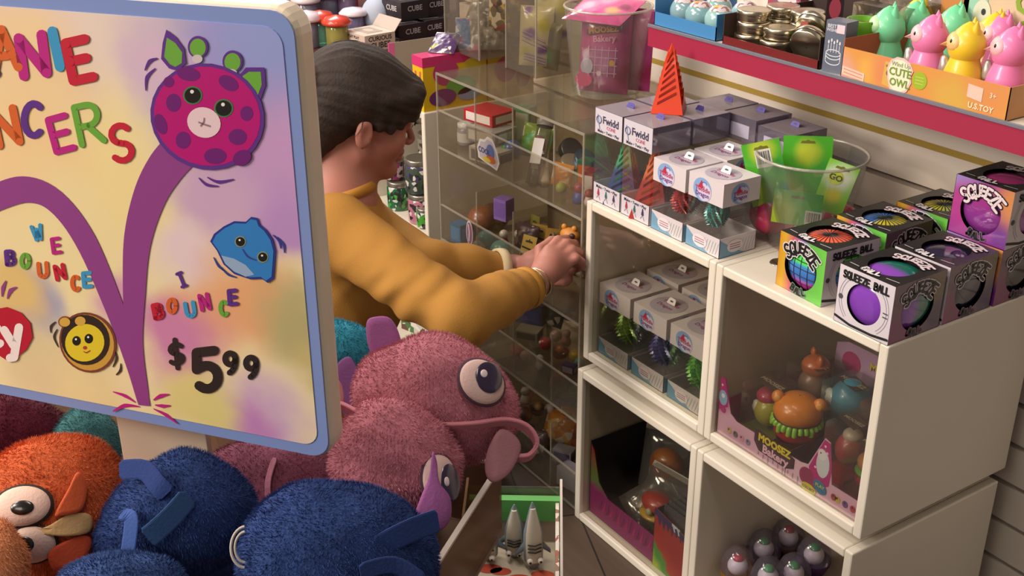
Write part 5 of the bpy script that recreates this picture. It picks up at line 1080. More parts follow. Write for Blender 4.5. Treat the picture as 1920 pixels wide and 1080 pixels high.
m.build('filling', t); m = MB(); m.sphere((-.012, -.0245, .04), (.002, .0015, .002), '#c2d83a', 8, 6); m.sphere((.010, -.0255, .04), (.002, .0015, .002), '#c2d83a', 8, 6); m.build('dots', t)
t = thing('pink_picture_tag', 'black oval tag with a pink round picture, hanging beside the green cup', 'tag', (.352, .21, 1.0)); m = MB(); T = frame((0, 0, .062), (.8, .6, 0), (0, 0, 1)); m.prism(rrect(-.013, .013, -.02, .045, .012), .002, M('#2a1418', .3, coat=.4), T); m.ell(0, -.006, .009, .010, M('#d07a90'), T, .0024); m.ell(0, .022, .009, .016, M('#8a2a3c'), T, .0024); m.ell(.003, -.004, .003, .003, M('#f0d0d8'), T, .0028); m.build('tag', t); m = MB(); m.bx(-.008, .008, 0, .004, 0.0005, .045, '#2a1418'); m.build('stand', t)
# tins in a dark carton
t = thing('tin_carton', 'dark brown open carton full of round silver tins on the wall shelf', 'display box', (.165, .154, 1.0005)); m = MB(); m.bx(0, .215, 0, .0015, 0, .014, M('#6a1c1c', .4)); m.bx(0, .215, 0, .21, 0, .001, '#2a1a14'); m.bx(.2135, .215, 0, .21, 0, .05, M('#3a2620')); m.bx(0, .0015, 0, .21, 0, .05, M('#3a2620')); m.bx(0, .215, .2085, .21, 0, .07, M('#2a1a14')); m.build('carton', t)
TIN = M('#c2b8a2', .28, metal=1)
def tin(label, x, y, z, rx=0, ry=0, rz=0, r=.027, h=.019, col=TIN, group='silver tins in the dark carton', nm='round_tin', s=None):
    t = thing(nm, label, 'tin', mat=TR(x, y, z) @ RZ(rz) @ RX(rx) @ RY(ry), group=group); m = MB(); m.lathe([(.001, 0), (r*.97, 0), (r, .0015), (r, h*.52)], col, 28); m.build('base', t)
    m = MB(); m.lathe([(r*1.03, h*.5), (r*1.045, h*.54), (r*1.045, h*.9), (r*1.0, h), (r*.85, h*.97), (.001, h*.97)], col, 28); m.build('lid', t); return t
k = 0; rg = random.Random(9)
LB = 'round silver tin %s of the dark carton'
tins = [(.030, .034, 0), (.090, .034, 0), (.030, .094, 0), (.090, .096, 0), (.150, .095, 0), (.030, .155, 0), (.092, .160, 0), (.155, .160, 0), (.032, .036, 1), (.090, .040, 1), (.034, .096, 1), (.092, .1, 1), (.03, .036, 2), (.034, .1, 2), (.095, .155, 1), (.155, .157, 1), (.034, .155, 1), (.09, .10, 2)]
names = ['front left, lowest', 'front middle, lowest', 'second row left, lowest', 'second row middle, lowest', 'second row right, lowest', 'back left, lowest', 'back middle, lowest', 'back right, lowest', 'front left, second up', 'front middle, second up', 'second row left, second up', 'second row middle, second up', 'front left, topmost', 'second row left, topmost', 'back middle, upper', 'back right, upper', 'back left, upper', 'second row middle, topmost']
for (x, y, l), nm in zip(tins, names): tin(LB % ('at the '+nm+', '), .165+x, .156+y, 1.0018+l*.0195, 0, 0, rg.random()*3)
tin('silver tin standing tilted on its edge at the front right of the dark carton', .165+.158, .156+.030, 1.020, -1.15, -.25, 0, .030)
tin('silver tin leaning at the middle with a red sticker on its lid', .165+.135, .156+.062, 1.0395, -.9, -.2, 0)
m = MB(); m.bx(-.005, .005, -.012, .012, .0, .001, '#8c2420'); tag(m.build('red_sticker', loc=(.298, .205, 1.052)), 'red sticker on the leaning silver tin', 'sticker').rotation_euler = (.9, .2, .2)
# blue tray with snow globes
t = thing('blue_tray', 'sky blue cardboard tray of round toy balls at the left of the wall shelf', 'tray', (-.017, .156, 1.0005)); BT = M('#3f7fb4', .45); m = MB(); m.bx(0, .163, 0, .0015, 0, .024, BT); m.bx(0, .163, 0, .2, 0, .001, M('#24508c')); m.bx(.1615, .163, 0, .2, 0, .045, BT); m.bx(0, .0015, 0, .2, 0, .045, BT); m.build('tray', t)
GB = [(.186, .034, '#8fb6b4', '#c2a24c', 'front right'), (.138, .032, '#7fa6ac', '#b8863c', 'front middle'), (.184, .096, '#86b0b8', '#c8ccc0', 'second row right'), (.118, .092, '#7fb0ac', '#cc9ab4', 'second row middle'), (.092, .036, '#7fa0a8', '#b8a06c', 'front left')]
for x, y, c1, c2, nm in GB:
    t = thing('toy_ball', 'round pale blue toy ball with printed cap, %s in the blue tray' % nm, 'ball', (-.07+x, .156+y, 1.0018), group='toy balls in the blue tray'); m = MB(); m.sphere((0, 0, .026), .026, M(c1, .2, coat=.5), 26, 18); m.build('ball', t); m = MB(); m.lathe([(.0262*math.sin(a), .026+.0264*math.cos(a)) for a in [.05, .35, .6, .85]], speckle('#cbbfc4', [c2, '#8a4a5c', '#d8d0cc'], 160), 26, RX(.5) if False else None); m.build('printed_cap', t)
    m = MB(); m.sphere((0, -.004, .012), (.021, .019, .011), M('#1f3f9c', .3), 20, 10); m.build('blue_base', t)
# clear case and boxes behind the candle box
t = thing('clear_shelf_case', 'clear plastic case standing behind the grey candle box', 'case', (.34, .265, 1.0005)); m = MB(); m.bx(0, .09, 0, .10, 0, .085, clear('#d8d6ce', .25, .08, .12, '#8a8478')); m.build('case', t)
for i, (x, y, z, w, d, h, c) in enumerate(((.30, .375, 1.0, .08, .018, .10, '#a89890'), (.36, .38, 1.0, .07, .016, .12, '#8f8078'), (.22, .38, 1.0, .07, .016, .11, '#5c4a44'), (.14, .38, 1.0, .07, .016, .10, '#6a7a8c'), (.05, .37, 1.0, .08, .02, .11, '#a8485c'))):
    m = MB(); m.bx(0, w, 0, d, 0, h, M(c, .4)); m.bx(.004, w-.004, -.0006, 0, h*.2, h*.9, speckle(c, ['#d8d0c8', '#8a5a6c'], 70)); tag(m.build('flat_box', loc=(x, y, z+.0005)), 'thin printed box against the wall behind the shelf goods, %s' % ('dusty pink', 'taupe', 'brown', 'slate blue', 'rose', 'teal')[i], 'box')
# ------------------------------------------------------------------ buckets on top of the acrylic unit
ZT = .8246
c = at(1136, 172, Z=ZT)
bucket('round clear bucket holding pink snack-shaped bags, on the acrylic bin unit', (c.x, c.y, ZT), .068, .087, .175)
PB = blobmat('#b03a7c', [(.0, .12, .05, '#b8497e'), (-.05, .03, .03, '#d02a7c'), (-.03, .07, .02, '#c8b0c4'), (.04, .04, .03, '#9a2a54'), (0, .06, .05, '#b46a9c')], .25, .01, 25, .6)
def pink_extra(m):
    T = TR(0, 0, .0195)
    m.poly([(-.035, .112), (.035, .124), (.036, .137), (-.034, .124)], M('#5a1c3c'), T, .0006); m.text('MOOSEZ', 0, .125, .0155, M('#cc8a34'), T, .0012, .04, rot=.15); m.text('Bakery', .003, .108, .017, M('#d890b4'), T, .0012, .03, rot=.12)
    for k in range(5): m.stroke([(-.028+k*.014, .035), (-.028+k*.014, .092)], .0018, M('#c694b8'), T, .0002)
    for k in range(4): m.stroke([(-.030, .040+k*.015), (.032, .042+k*.015)], .0018, M('#c694b8'), T, .0003)
    m.ell(-.030, .052, .013, .016, M('#b8b0c4'), T, .0006); m.ell(.022, .062, .006, .006, M('#d09a3c'), T, .0006); m.ell(-.004, .040, .005, .005, M('#dab8c8'), T, .0006); m.ell(-.035, .025, .018, .014, M('#d4246c'), T, .0006); m.poly([(.022, .13), (.038, .13), (.038, .145), (.022, .145)], M('#d2b4c4'), T, .0006)
def up_face(p, yaw=0, lean=-.12):
    return TR(*p) @ RZ(.58+yaw) @ RX(math.pi/2+lean)
pouch('toy_bag', 'pink Moosez Bakery bag facing front in the round clear bucket', up_face((c.x+.012, c.y-.018, ZT+.004)), .105, .162, .038, PB, extra=pink_extra, crimp='#8a5a6c')
pouch('toy_bag', 'yellow and white bag standing at the left in the round clear bucket', up_face((c.x-.045, c.y-.018, ZT+.004), -.9), .07, .145, .018, blobmat('#c9b98a', [(0, .08, .04, '#c2b23a'), (.01, .03, .03, '#b8a8a4'), (0, .13, .02, '#b09ab0')], .3, .01, 30, .5), crimp=None)
pouch('toy_bag', 'bright pink bag lying across the top of the round clear bucket', TR(c.x-.01, c.y+.0, ZT+.165) @ RZ(.4) @ RX(.28) @ TR(0, -.06, 0), .13, .11, .022, blobmat('#d04a8c', [(-.03, .05, .03, '#dca0c0'), (.03, .04, .02, '#c9a06a'), (.0, .08, .03, '#e08ab4'), (.045, .06, .02, '#8a2a5c')], .22, .01, 25, .7), crimp='#c86a9c')
pouch('toy_bag', 'pink bag standing behind in the round clear bucket', up_face((c.x+.02, c.y+.035, ZT+.004)), .10, .16, .025, PB, crimp='#b86a94')
def square_bin(label, c, w, d, h, rz=0):
    t = thing('clear_square_bin', label, 'bin', c, rz); m = MB(); A = clear('#ece9e2', .16, .06, .05, '#cfc8bc')
    m.bx(-w/2, w/2, -d/2, -d/2+.002, 0, h, A); m.bx(-w/2, w/2, d/2-.002, d/2, 0, h, A); m.bx(-w/2, -w/2+.002, -d/2, d/2, 0, h, A); m.bx(w/2-.002, w/2, -d/2, d/2, 0, h, A); m.bx(-w/2, w/2, -d/2, d/2, 0, .002, A); m.build('walls', t)
    m = MB()
    for x, y in ((-1, -1), (1, -1), (1, 1), (-1, 1)): m.bx(x*w/2-.0015, x*w/2+.0015, y*d/2-.0015, y*d/2+.0015, 0, h, ACE)
    for y in (-1, 1): m.bx(-w/2, w/2, y*d/2-.0015, y*d/2+.0015, h-.002, h+.001, ACE)
    for x in (-1, 1): m.bx(x*w/2-.0015, x*w/2+.0015, -d/2, d/2, h-.002, h+.001, ACE)
    m.build('edges', t); return t
c2 = at(1018, 130, Z=ZT)
square_bin('tall clear square bin with purple and yellow bags, left of the round bucket', (c2.x, c2.y, ZT), .115, .115, .17)
YP = blobmat('#bdb48c', [(0, .10, .03, '#cfc48c'), (-.01, .07, .018, '#6a3f8c'), (.02, .035, .018, '#6a3f8c'), (-.02, .12, .015, '#7a4a94'), (.02, .09, .02, '#b8b03c'), (-.02, .03, .02, '#a8a23c')], .28, .012, 35, .6)
def stripes(m):
    T = TR(0, 0, .013)
    for k in range(6): m.stroke([(-.028, .075-.004*k), (.024, .055-.004*k)], .0014, M('#5a2f86' if k % 2 else '#a48ac0'), T, .0003)
    for k in range(6): m.stroke([(-.022, .030-.003*k), (.026, .020-.003*k)], .0014, M('#5a2f86' if k % 2 else '#a48ac0'), T, .0003)
pouch('toy_bag', 'yellow bag with purple stripes facing front in the square bin', up_face((c2.x+.0, c2.y-.02, ZT+.01), .1), .075, .125, .026, YP, extra=stripes, crimp='#c9bc94')
pouch('toy_bag', 'yellow and purple bag standing behind in the square bin', up_face((c2.x+.01, c2.y+.02, ZT+.04), .5), .08, .14, .02, YP, crimp='#c9bc94')
pouch('toy_bag', 'dark olive bag with a zebra edge in the square bin', up_face((c2.x+.028, c2.y+.0, ZT+.005), -.5), .05, .10, .02, blobmat('#4a4a2c', [(0, .03, .02, '#3a6a44'), (0, .07, .02, '#2a2420')], .4, .01, 30, .3), crimp=None)
c3 = at(912, 95, Z=ZT)
square_bin('wide clear square bin with crumpled silver bags at the left end of the acrylic unit', (c3.x, c3.y+.02, ZT), .15, .17, .16)
SV = blobmat('#6f675f', [(0, .05, .04, '#8d857b'), (.03, .08, .03, '#4a433e'), (-.03, .10, .03, '#a09688')], .3, .02, 40, .4)
rg = random.Random(12)
for i, (dx, dy, dz, yaw, ln, col, nm) in enumerate(((-.03, -.04, .01, -.2, -.6, SV, 'front left'), (.03, -.03, .005, .5, -.7, SV, 'front right'), (-.02, .03, .02, .1, -.3, SV, 'back left'), (.035, .03, .03, -.4, -.5, SV, 'back right'), (0, 0, .07, .3, -.9, SV, 'lying on top'))):
    pouch('silver_bag', 'crumpled silver grey toy bag, %s in the wide square bin' % nm, up_face((c3.x+dx, c3.y+dy+.02, ZT+.004+dz), yaw, ln), .085, .10, .02, col, crimp='#8d857b', wrinkle=.012)
pouch('patterned_bag', 'gold and red patterned bag standing in the wide square bin', up_face((c3.x+.04, c3.y+.04, ZT+.045), .2, -.1), .10, .11, .018, speckle('#6a5a3c', ['#b8983c', '#8c2a34', '#c8bca8', '#3a2c24'], 90), crimp='#8c7a4c', wrinkle=.004)
# the oval cloud stickers on the lips
for (px, py, lab, ins) in ((915, 288, 'white cloud shaped sticker with a rainbow print on the top lip of the acrylic bins', 0), (880, 437, 'white oval sticker on the second lip of the acrylic bins', 1)):
    p = at(px, py, Y=-.0016); t = thing('lip_sticker', lab, 'sticker', (p.x, -.0012, p.z)); F = frame((0, 0, 0), (1, 0, 0), (0, 0, 1)); m = MB()
    if not ins:
        cl = [(-.038, -.018), (.034, -.028), (.044, -.010), (.036, .012), (.018, .034), (-.002, .036), (-.014, .026), (-.032, .024), (-.042, .004)]; m.prism(cl, .0006, M('#cfc9c6', .4), F); m.poly([(x*.86, y*.84) for x, y in cl], M('#b0a8ac'), F, .0008); m.ell(.010, .004, .016, .018, M('#5c6a9c'), F, .001); m.ell(.012, -.010, .018, .008, M('#b8602c'), F, .0012); m.ell(-.005, -.014, .016, .005, M('#c0b23a'), F, .0013); m.text('COOL', -.014, .002, .016, M('#4a4a7c'), F, .0014, .03)
    else: m.ell(0, 0, .014, .029, M('#cbc4c2', .4), F, .0); m.ell(0, 0, .011, .025, M('#8c5a74'), F, .0004); m.stroke([(-.002, -.018), (0, .002), (-.003, .018)], .004, M('#d4ccd0'), F, .0006)
    m.build('sticker_face', t)

# ------------------------------------------------------------------ toys in the bins: (kind, px, py, tier floor, size, colour, second colour, label)
def small(kind, x, y, z, s, c1, c2, label, rz=0, tilt=0):
    Mx = TR(x, y, z) @ RZ(rz)
    if kind == 'box':
        t = thing('small_toy_box', label, 'toy box', mat=Mx); m = MB(); m.bx(-s[0]/2, s[0]/2, -s[1]/2, s[1]/2, 0, s[2], M(c1, .4, coat=.2)); m.build('carton', t)
        m = MB(); m.bx(-s[0]*.42, s[0]*.42, -s[1]/2-.0004, -s[1]/2, s[2]*.15, s[2]*.85, M(c2, .4)); m.bx(s[0]/2, s[0]/2+.0004, -s[1]*.35, s[1]*.35, s[2]*.2, s[2]*.8, M(c2, .4)); m.build('printed_panel', t)
    elif kind == 'ball':
        t = thing('toy_ball', label, 'ball', mat=Mx); m = MB(); m.sphere((0, 0, s), s, M(c1, .35, coat=.3, vary=.15, vscale=40), 22, 14); m.build('ball', t)
        if c2: m = MB(); m.sphere((-.1*s, -.75*s, 1.35*s), s*.3, M(c2, .3), 12, 8); m.build('button', t)
    elif kind == 'capsule':
        t = thing('toy_capsule', label, 'toy capsule', mat=Mx); m = MB(); m.lathe([(s*math.sin(a), s-s*math.cos(a)) for a in [k*math.pi/16 for k in range(1, 9)]], M(c1, .25, coat=.4), 22); m.build('coloured_half', t); m = MB(); m.lathe([(s*math.sin(a), s-s*math.cos(a)) for a in [k*math.pi/16 for k in range(8, 17)]], CLR, 22); m.build('clear_half', t); m = MB(); m.sphere((0, 0, s*1.1), s*.5, M(c2, .4), 12, 8); m.build('prize', t)
    elif kind == 'tin': t = tin(label, x, y, z, 0, tilt, rz, s, s*.8, M(c1, .3, metal=.8), None, 'small_tin')
    elif kind == 'jar':
        t = thing('small_jar', label, 'jar', mat=Mx); m = MB(); m.lathe([(.001, 0), (s*.95, .0), (s, .003), (s, s*1.7), (s*.85, s*1.9)], M(c1, .25, coat=.4) if c1 else clear(), 24); m.build('jar_body', t); m = MB(); m.lathe([(s*.92, s*1.85), (s*.95, s*1.9), (s*.95, s*2.3), (.001, s*2.32)], M(c2, .3), 24); m.build('lid', t); m = MB(); m.lathe([(s*1.005, s*.4), (s*1.005, s*1.4)], M('#c9c4c4'), 24); m.build('label_band', t)
    elif kind == 'tube':
        t = thing('toy_tube', label, 'tube', mat=Mx @ RX(-tilt)); m = MB(); m.lathe([(.001, 0), (s[0], 0), (s[0], s[1]), (.001, s[1])], clear('#e0dcd4', .35, .08, .15, '#a8a094') if c1 is None else M(c1, .35, coat=.3), 18); m.build('tube', t); m = MB(); m.lathe([(s[0]*1.08, s[1]*.92), (s[0]*1.08, s[1]*1.02), (.001, s[1]*1.02)], M(c2, .4), 18); m.bx(-s[0]*.7, s[0]*.7, -s[0]*1.04, -s[0]*.98, s[1]*.3, s[1]*.7, M('#cbc6c2', .4)); m.build('cap', t)
    elif kind == 'card':
        t = thing('bee_toy_card', label, 'toy card', mat=Mx @ RX(tilt)); m = MB(); m.bx(-s[0]/2, s[0]/2, -.0004, .0004, 0, s[1], M(c1, .4)); F = frame((0, -.0005, 0), (1, 0, 0), (0, 0, 1))
        m.poly([(-s[0]*.28, s[1]*.72), (s[0]*.28, s[1]*.72), (s[0]*.22, s[1]*.80), (s[0]*.06, s[1]*.80), (0, s[1]*.88), (-s[0]*.06, s[1]*.80), (-s[0]*.22, s[1]*.80)], M(c2), F, .0003); m.stroke([(-s[0]*.4, s[1]*.5), (s[0]*.4, s[1]*.45)], .004, M(c2), F, .0003); m.stroke([(-s[0]*.4, s[1]*.2), (s[0]*.4, s[1]*.15)], .004, M(c2), F, .0003); m.build('printed_card', t)
    elif kind == 'figure':
        t = thing('small_figure', label, 'toy', mat=Mx); m = MB(); m.lathe([(.001, 0), (s*.5, .0), (s*.55, s*.4), (s*.35, s*1.0), (.001, s*1.1)], M(c1, .4, coat=.2), 16); m.build('body', t); m = MB(); m.sphere((0, 0, s*1.35), s*.48, M(c2, .4, coat=.2), 16, 10); m.build('head', t)
    elif kind == 'bag':
        t = pouch('small_toy_bag', label, Mx @ RX(math.pi/2+tilt), s[0], s[1], s[2], speckle(c1, [c2, '#c8c0b4', c1], 60) if c2 else M(c1, .3, coat=.4), crimp=c1, wrinkle=.003)
    return t
TZ = [z+.0046 for z in TIERS]
BIN = 'of the acrylic bin unit'
items = [
 ('jar', 851, 258, 0, .021, '#8c8a90', '#cfcbcc', 'white capped small jar in the top left bin '+BIN, 0, 0),
 ('box', 925, 300, 0, (.085, .07, .03), '#b8b0a8', '#6a6460', 'white and grey carton lowest in the stack in the top tier', .2, 0), ('box', 922, 262, 0, (.085, .07, .03), '#8f8a86', '#c8c2ba', 'grey carton in the middle of the stack in the top tier', .25, 0, .0305), ('box', 918, 226, 0, (.09, .07, .026), '#a81c28', '#d4c8c4', 'red carton on top of the stack in the top tier', .2, 0, .061),
 ('box', 985, 268, 0, (.04, .03, .085), '#5c9a70', '#c6d0c4', 'green and white upright carton behind the divider in the top tier', .4, 0), ('ball', 960, 300, 0, .022, '#1f4a8c', '#4a9a3a', 'blue and green ball in the top tier beside the grey cartons', 0, 0), ('bag', 1000, 296, 0, (.08, .07, .03), '#6a8a2c', '#4a9a5c', 'green crumpled bag at the back of the top tier', .3, -.3),
 ('tube', 1000, 345, 0, (.016, .13), None, '#8a8480', 'clear tube with white label leaning in the top tier', .6, .55), ('tube', 1020, 345, 0, (.012, .11), '#c2b6a6', '#b0a494', 'cream coloured tube lying low in the top tier', 1.0, 1.05), ('tube', 985, 350, 0, (.010, .11), None, '#b84a5c', 'thin clear tube with a red end in the top tier', .8, .9),
 ('tin', 1065, 300, 0, .024, '#5a5c62', None, 'dark grey tin at the back right of the top tier', 0, .9, .03), ('tin', 1092, 318, 0, .022, '#4a6a8c', None, 'blue banded tin in the right bin of the top tier', 0, .7, .02), ('tin', 1070, 330, 0, .024, '#c9c2b4', None, 'silver tin in the right bin of the top tier', 0, .4, .01),
 ('box', 1100, 352, 0, (.03, .03, .06), '#1f6a54', '#c8642c', 'green and orange striped carton at the right end of the top tier', .5, 0), ('box', 1108, 368, 0, (.02, .03, .055), '#8c1c24', '#d4ccc8', 'red carton at the right end of the top tier', .5, 0), ('bag', 1050, 350, 0, (.05, .045, .02), '#b87a2c', '#c8b8a4', 'small tan bag in the right bin of the top tier', .3, -.3),
 ('ball', 1052, 362, 0, .011, '#a8b82c', None, 'small lime ball low in the right bin of the top tier', 0, 0), ('figure', 1085, 380, 0, .022, '#2f4a9c', '#8c2a4c', 'blue and red small figure low at the right of the top tier', 0, 0), ('figure', 1104, 385, 0, .018, '#c8b0b8', '#8c1f2c', 'pink and red small figure at the right end of the top tier', 0, 0),
 ('ball', 868, 418, 1, .036, '#7a4a2c', None, 'fuzzy brown ball at the left of the second tier', 0, 0), ('ball', 925, 436, 1, .036, '#4f3428', None, 'dark brown ball in the second tier under the purple box', 0, 0), ('box', 945, 410, 1, (.035, .03, .05), '#8a6ac0', '#7a5ab0', 'plain lilac carton in the second tier above the dark ball', .3, 0, .055),
 ('ball', 912, 470, 1, .024, '#3f8a8c', '#b8903c', 'teal ball with yellow patch low in the second tier', 0, 0), ('ball', 938, 486, 1, .022, '#5a9a8c', None, 'sea green ball low in the second tier', 0, 0), ('box', 862, 452, 1, (.035, .03, .045), '#2f6aa0', '#4a8ac0', 'bright blue small carton low at the left of the second tier', .2, 0), ('ball', 895, 476, 1, .016, '#c4c8b4', None, 'small white ball low in the second tier', 0, 0),
 ('figure', 945, 462, 1, .022, '#8c1c34', '#d0c4bc', 'red and white small figure in the second tier', 0, 0), ('figure', 972, 462, 1, .022, '#6a3a4c', '#cbbcb4', 'mauve and white small figure in the second tier behind the divider', 0, 0), ('bag', 985, 470, 1, (.06, .06, .025), '#4a3440', '#7a6a54', 'dark speckled bag in the second tier behind the yellow cards', .3, -.2),
 ('card', 985, 488, 1, (.038, .055), '#c9a84a', '#1a1612', 'leftmost yellow and black toy card under her fingers', .3, -.35), ('card', 1008, 470, 1, (.038, .060), '#b8984a', '#1a1612', 'yellow and black toy card second from the left, farther back', .5, -.2), ('card', 1000, 455, 1, (.030, .065), '#9c9a4a', '#4a4a20', 'olive yellow toy card standing highest in the second tier', .1, -.1),
 ('card', 1035, 480, 1, (.040, .060), '#c8a040', '#1a1612', 'yellow and black toy card behind her knuckles', .6, -.25, .02), ('card', 1060, 470, 1, (.045, .055), '#b08a34', '#1c1410', 'yellow and black toy card at the right behind her hand', .5, -.3, .03), ('card', 1085, 478, 1, (.035, .05), '#7a6a34', '#1c1410', 'dull yellow toy card at the right end of the second tier', .4, -.3),
 ('bag', 1085, 520, 1, (.07, .08, .04), '#5c1c18', '#3a1a14', 'dark red bag at the right end of the second tier', .3, -.3), ('ball', 1060, 520, 1, .022, '#8c3a2c', None, 'brick red ball at the right of the second tier under her hand', 0, 0),
 ('box', 905, 585, 2, (.05, .04, .06), '#c4bcb0', '#2a2622', 'white and black carton in the third tier between her arms', .6, 0), ('box', 922, 570, 2, (.022, .04, .08), '#b8a890', '#5a4a3c', 'cream upright carton in the third tier between her arms', .7, 0), ('box', 940, 575, 2, (.03, .03, .07), '#a01c34', '#d8d0d0', 'red and white carton in the third tier between her arms', .5, 0), ('box', 885, 580, 2, (.05, .04, .045), '#a89684', '#c8beb2', 'beige carton in the third tier nearest her elbow', .4, 0),
 ('box', 1000, 600, 2, (.07, .05, .05), '#1a2a6c', '#24388c', 'dark blue carton in the third tier below her wrist', .5, 0), ('box', 992, 632, 2, (.055, .04, .022), '#8a8474', '#5c584a', 'grey folded carton at the front of the third tier', .6, 0), ('bag', 1030, 610, 2, (.07, .06, .03), '#3a4a4c', '#2a3a3c', 'dark teal bag at the back of the third tier', .3, -.4), ('bag', 1060, 600, 2, (.07, .07, .03), '#6a4a44', '#8a5a5c', 'brown bag at the back right of the third tier', .4, -.4),
 ('ball', 1022, 655, 2, .015, '#a81c2c', '#d8ccc4', 'shiny red small ball in the third tier', 0, 0), ('ball', 970, 668, 2, .016, '#b8643c', None, 'orange small ball at the left of the third tier', 0, 0), ('ball', 985, 676, 2, .012, '#c8a494', None, 'pale pink small ball at the left of the third tier', 0, 0), ('capsule', 1050, 672, 2, .020, '#8c3a20', '#c0642c', 'rust coloured capsule in the third tier', 0, 0), ('ball', 1042, 640, 2, .014, '#b89a98', None, 'pale rose small ball in the third tier beside the red one', 0, 0),
 ('figure', 1062, 645, 2, .02, '#a86a6c', '#c8a8a8', 'pink small figure in the third tier', 0, 0), ('ball', 1078, 678, 2, .014, '#c0a02c', None, 'yellow small ball at the right of the third tier', 0, 0), ('ball', 1086, 690, 2, .013, '#4a9a8c', None, 'teal small ball at the right of the third tier', 0, 0), ('box', 1068, 698, 2, (.03, .02, .02), '#3a2470', '#b0a8c4', 'small purple carton at the front right of the third tier', .4, 0), ('figure', 1012, 690, 2, .018, '#b8aca4', '#c8bcb4', 'white small figure at the front of the third tier', 0, 0),
 ('bag', 1045, 735, 3, (.05, .05, .025), '#a8502c', '#b8863c', 'orange bag at the back of the lowest tier', .4, -.4, .11), ('capsule', 1080, 745, 3, .02, '#3f8a3a', '#5ab04a', 'green capsule in the lowest tier at the right', 0, 0, .11), ('box', 1062, 758, 3, (.05, .03, .02), '#2f5ca0', '#8a6aa8', 'blue and lilac flat carton in the lowest tier', .5, 0, .10),
 ('figure', 985, 755, 3, .022, '#c8c0b0', '#b8b0a4', 'white small figure at the left of the lowest tier', 0, 0, .10), ('capsule', 1008, 778, 3, .020, '#6a4a44', '#b88a2c', 'clear capsule with a yellow prize in the lowest tier', 0, 0, .08), ('ball', 985, 790, 3, .018, '#5c2c28', None, 'dark red ball at the left of the lowest tier', 0, 0, .06), ('ball', 1030, 775, 3, .012, '#c8b4ac', None, 'pale small ball in the lowest tier', 0, 0, .08),
 ('bag', 1045, 830, 3, (.08, .07, .04), '#b8742c', '#c8a05c', 'orange and cream bag at the front of the lowest tier', .5, -.5, .03), ('bag', 1070, 815, 3, (.07, .06, .03), '#a8642c', '#7a3c24', 'dark orange bag behind in the lowest tier', .5, -.4, .05), ('box', 1058, 862, 3, (.045, .03, .03), '#8a8490', '#2a2458', 'grey and navy carton at the front of the lowest tier', .5, 0, .03), ('box', 1068, 915, 3, (.07, .035, .045), '#9a94a0', '#8a8e9c', 'lavender grey carton on the floor of the lowest tier', .2, 0), ('bag', 1085, 850, 3, (.05, .07, .03), '#8c3420', '#5a2418', 'brick coloured bag at the right of the lowest tier', .3, -.3, .02),
 ('bag', 1000, 850, 3, (.06, .06, .03), '#5c4a44', '#7a6458', 'brown speckled bag at the left of the lowest tier', .4, -.4), ('box', 890, 620, 2, (.05, .04, .03), '#4a7a8c', '#8aa8b0', 'dusty blue carton low in the third tier behind her arm', .4, 0)]
for it in items:
    kind, px, py, tr, s, c1, c2_, lab, rz, tilt = it[:10]; dz = it[10] if len(it) > 10 else 0
    z = TZ[tr]+dz; p = at(px, py, Z=z); rad = s if isinstance(s, (int, float)) else max(s[0]/2, s[1]/2 if kind == 'box' else 0); 
    if kind == 'tube': rad = .02
    x = min(max(p.x, -.545+rad), -.016-rad); y = min(max(p.y, .008+rad), .33-rad)
    z0 = z if tilt == 0 or kind not in ('tin',) else z+rad*.7
    small(kind, x, y, z0, s, c1, c2_, lab, rz, tilt)

# ------------------------------------------------------------------ left cube goods
LX, LY = -1.014, .03
def glitter_jar(label, x, y, z, r, h, c1, c2, lidc='#a8a498'):
    t = thing('glitter_jar', label, 'jar', (x, y, z)); m = MB(); m.lathe([(.001, 0), (r*.96, 0), (r, .004), (r, h*.78), (r*.9, h*.84)], speckle(c1, [c2, '#c8c4c0', c1, '#2a2a2c'], 110, .2, .6), 28); m.build('jar_body', t)
    m = MB(); m.lathe([(r*.93, h*.82), (r*.97, h*.84), (r*.97, h*.97), (r*.93, h), (r*.8, h*.985), (.001, h*.985)], M(lidc, .3, metal=.8), 28); m.build('lid', t); return t
JZ = .3896
for px, py, zz, r, h, c1, c2_, lab in ((722, 395, 0, .030, .075, '#1f5c38', '#3f9a3c', 'green glitter jar with a grey lid, leftmost on the shelf'), (772, 418, 0, .034, .075, '#a86a7c', '#3a1c24', 'pink and white speckled glitter jar nearest the cube front'), (772, 360, .077, .036, .085, '#3a4a3c', '#4a3a6c', 'dark green and purple glitter jar standing on the pink one'), (726, 335, .078, .028, .055, '#8c3a5c', '#c8a8b4', 'pink glitter jar on the green one beside her chin'),
                                  (800, 345, .01, .034, .09, '#3a5a34', '#c8c4b8', 'dark glitter jar behind, by the cube side'), (808, 300, .10, .034, .075, '#7a7468', '#3a3a34', 'grey glitter jar topmost at the back of the cube'), (795, 425, 0, .022, .05, '#3f8a2c', '#c8c4c0', 'small bright green glitter jar at the cube front corner')):
    p = at(px, py, Z=JZ+zz); x = min(max(p.x, LX+.02+r), LX+.333-r); y = min(max(p.y, LY+.012+r), LY+.33-r); glitter_jar(lab, x, y, JZ+zz if zz > .02 else JZ, r, h, c1, c2_)
t = thing('jar_riser', 'low grey riser under the rear jars in the cube', 'riser', (LX+.02, LY+.18, JZ-.0001)); m = MB(); m.bx(0, .30, 0, .15, 0, .09, M('#8a8070', .6)); m.build('block', t)
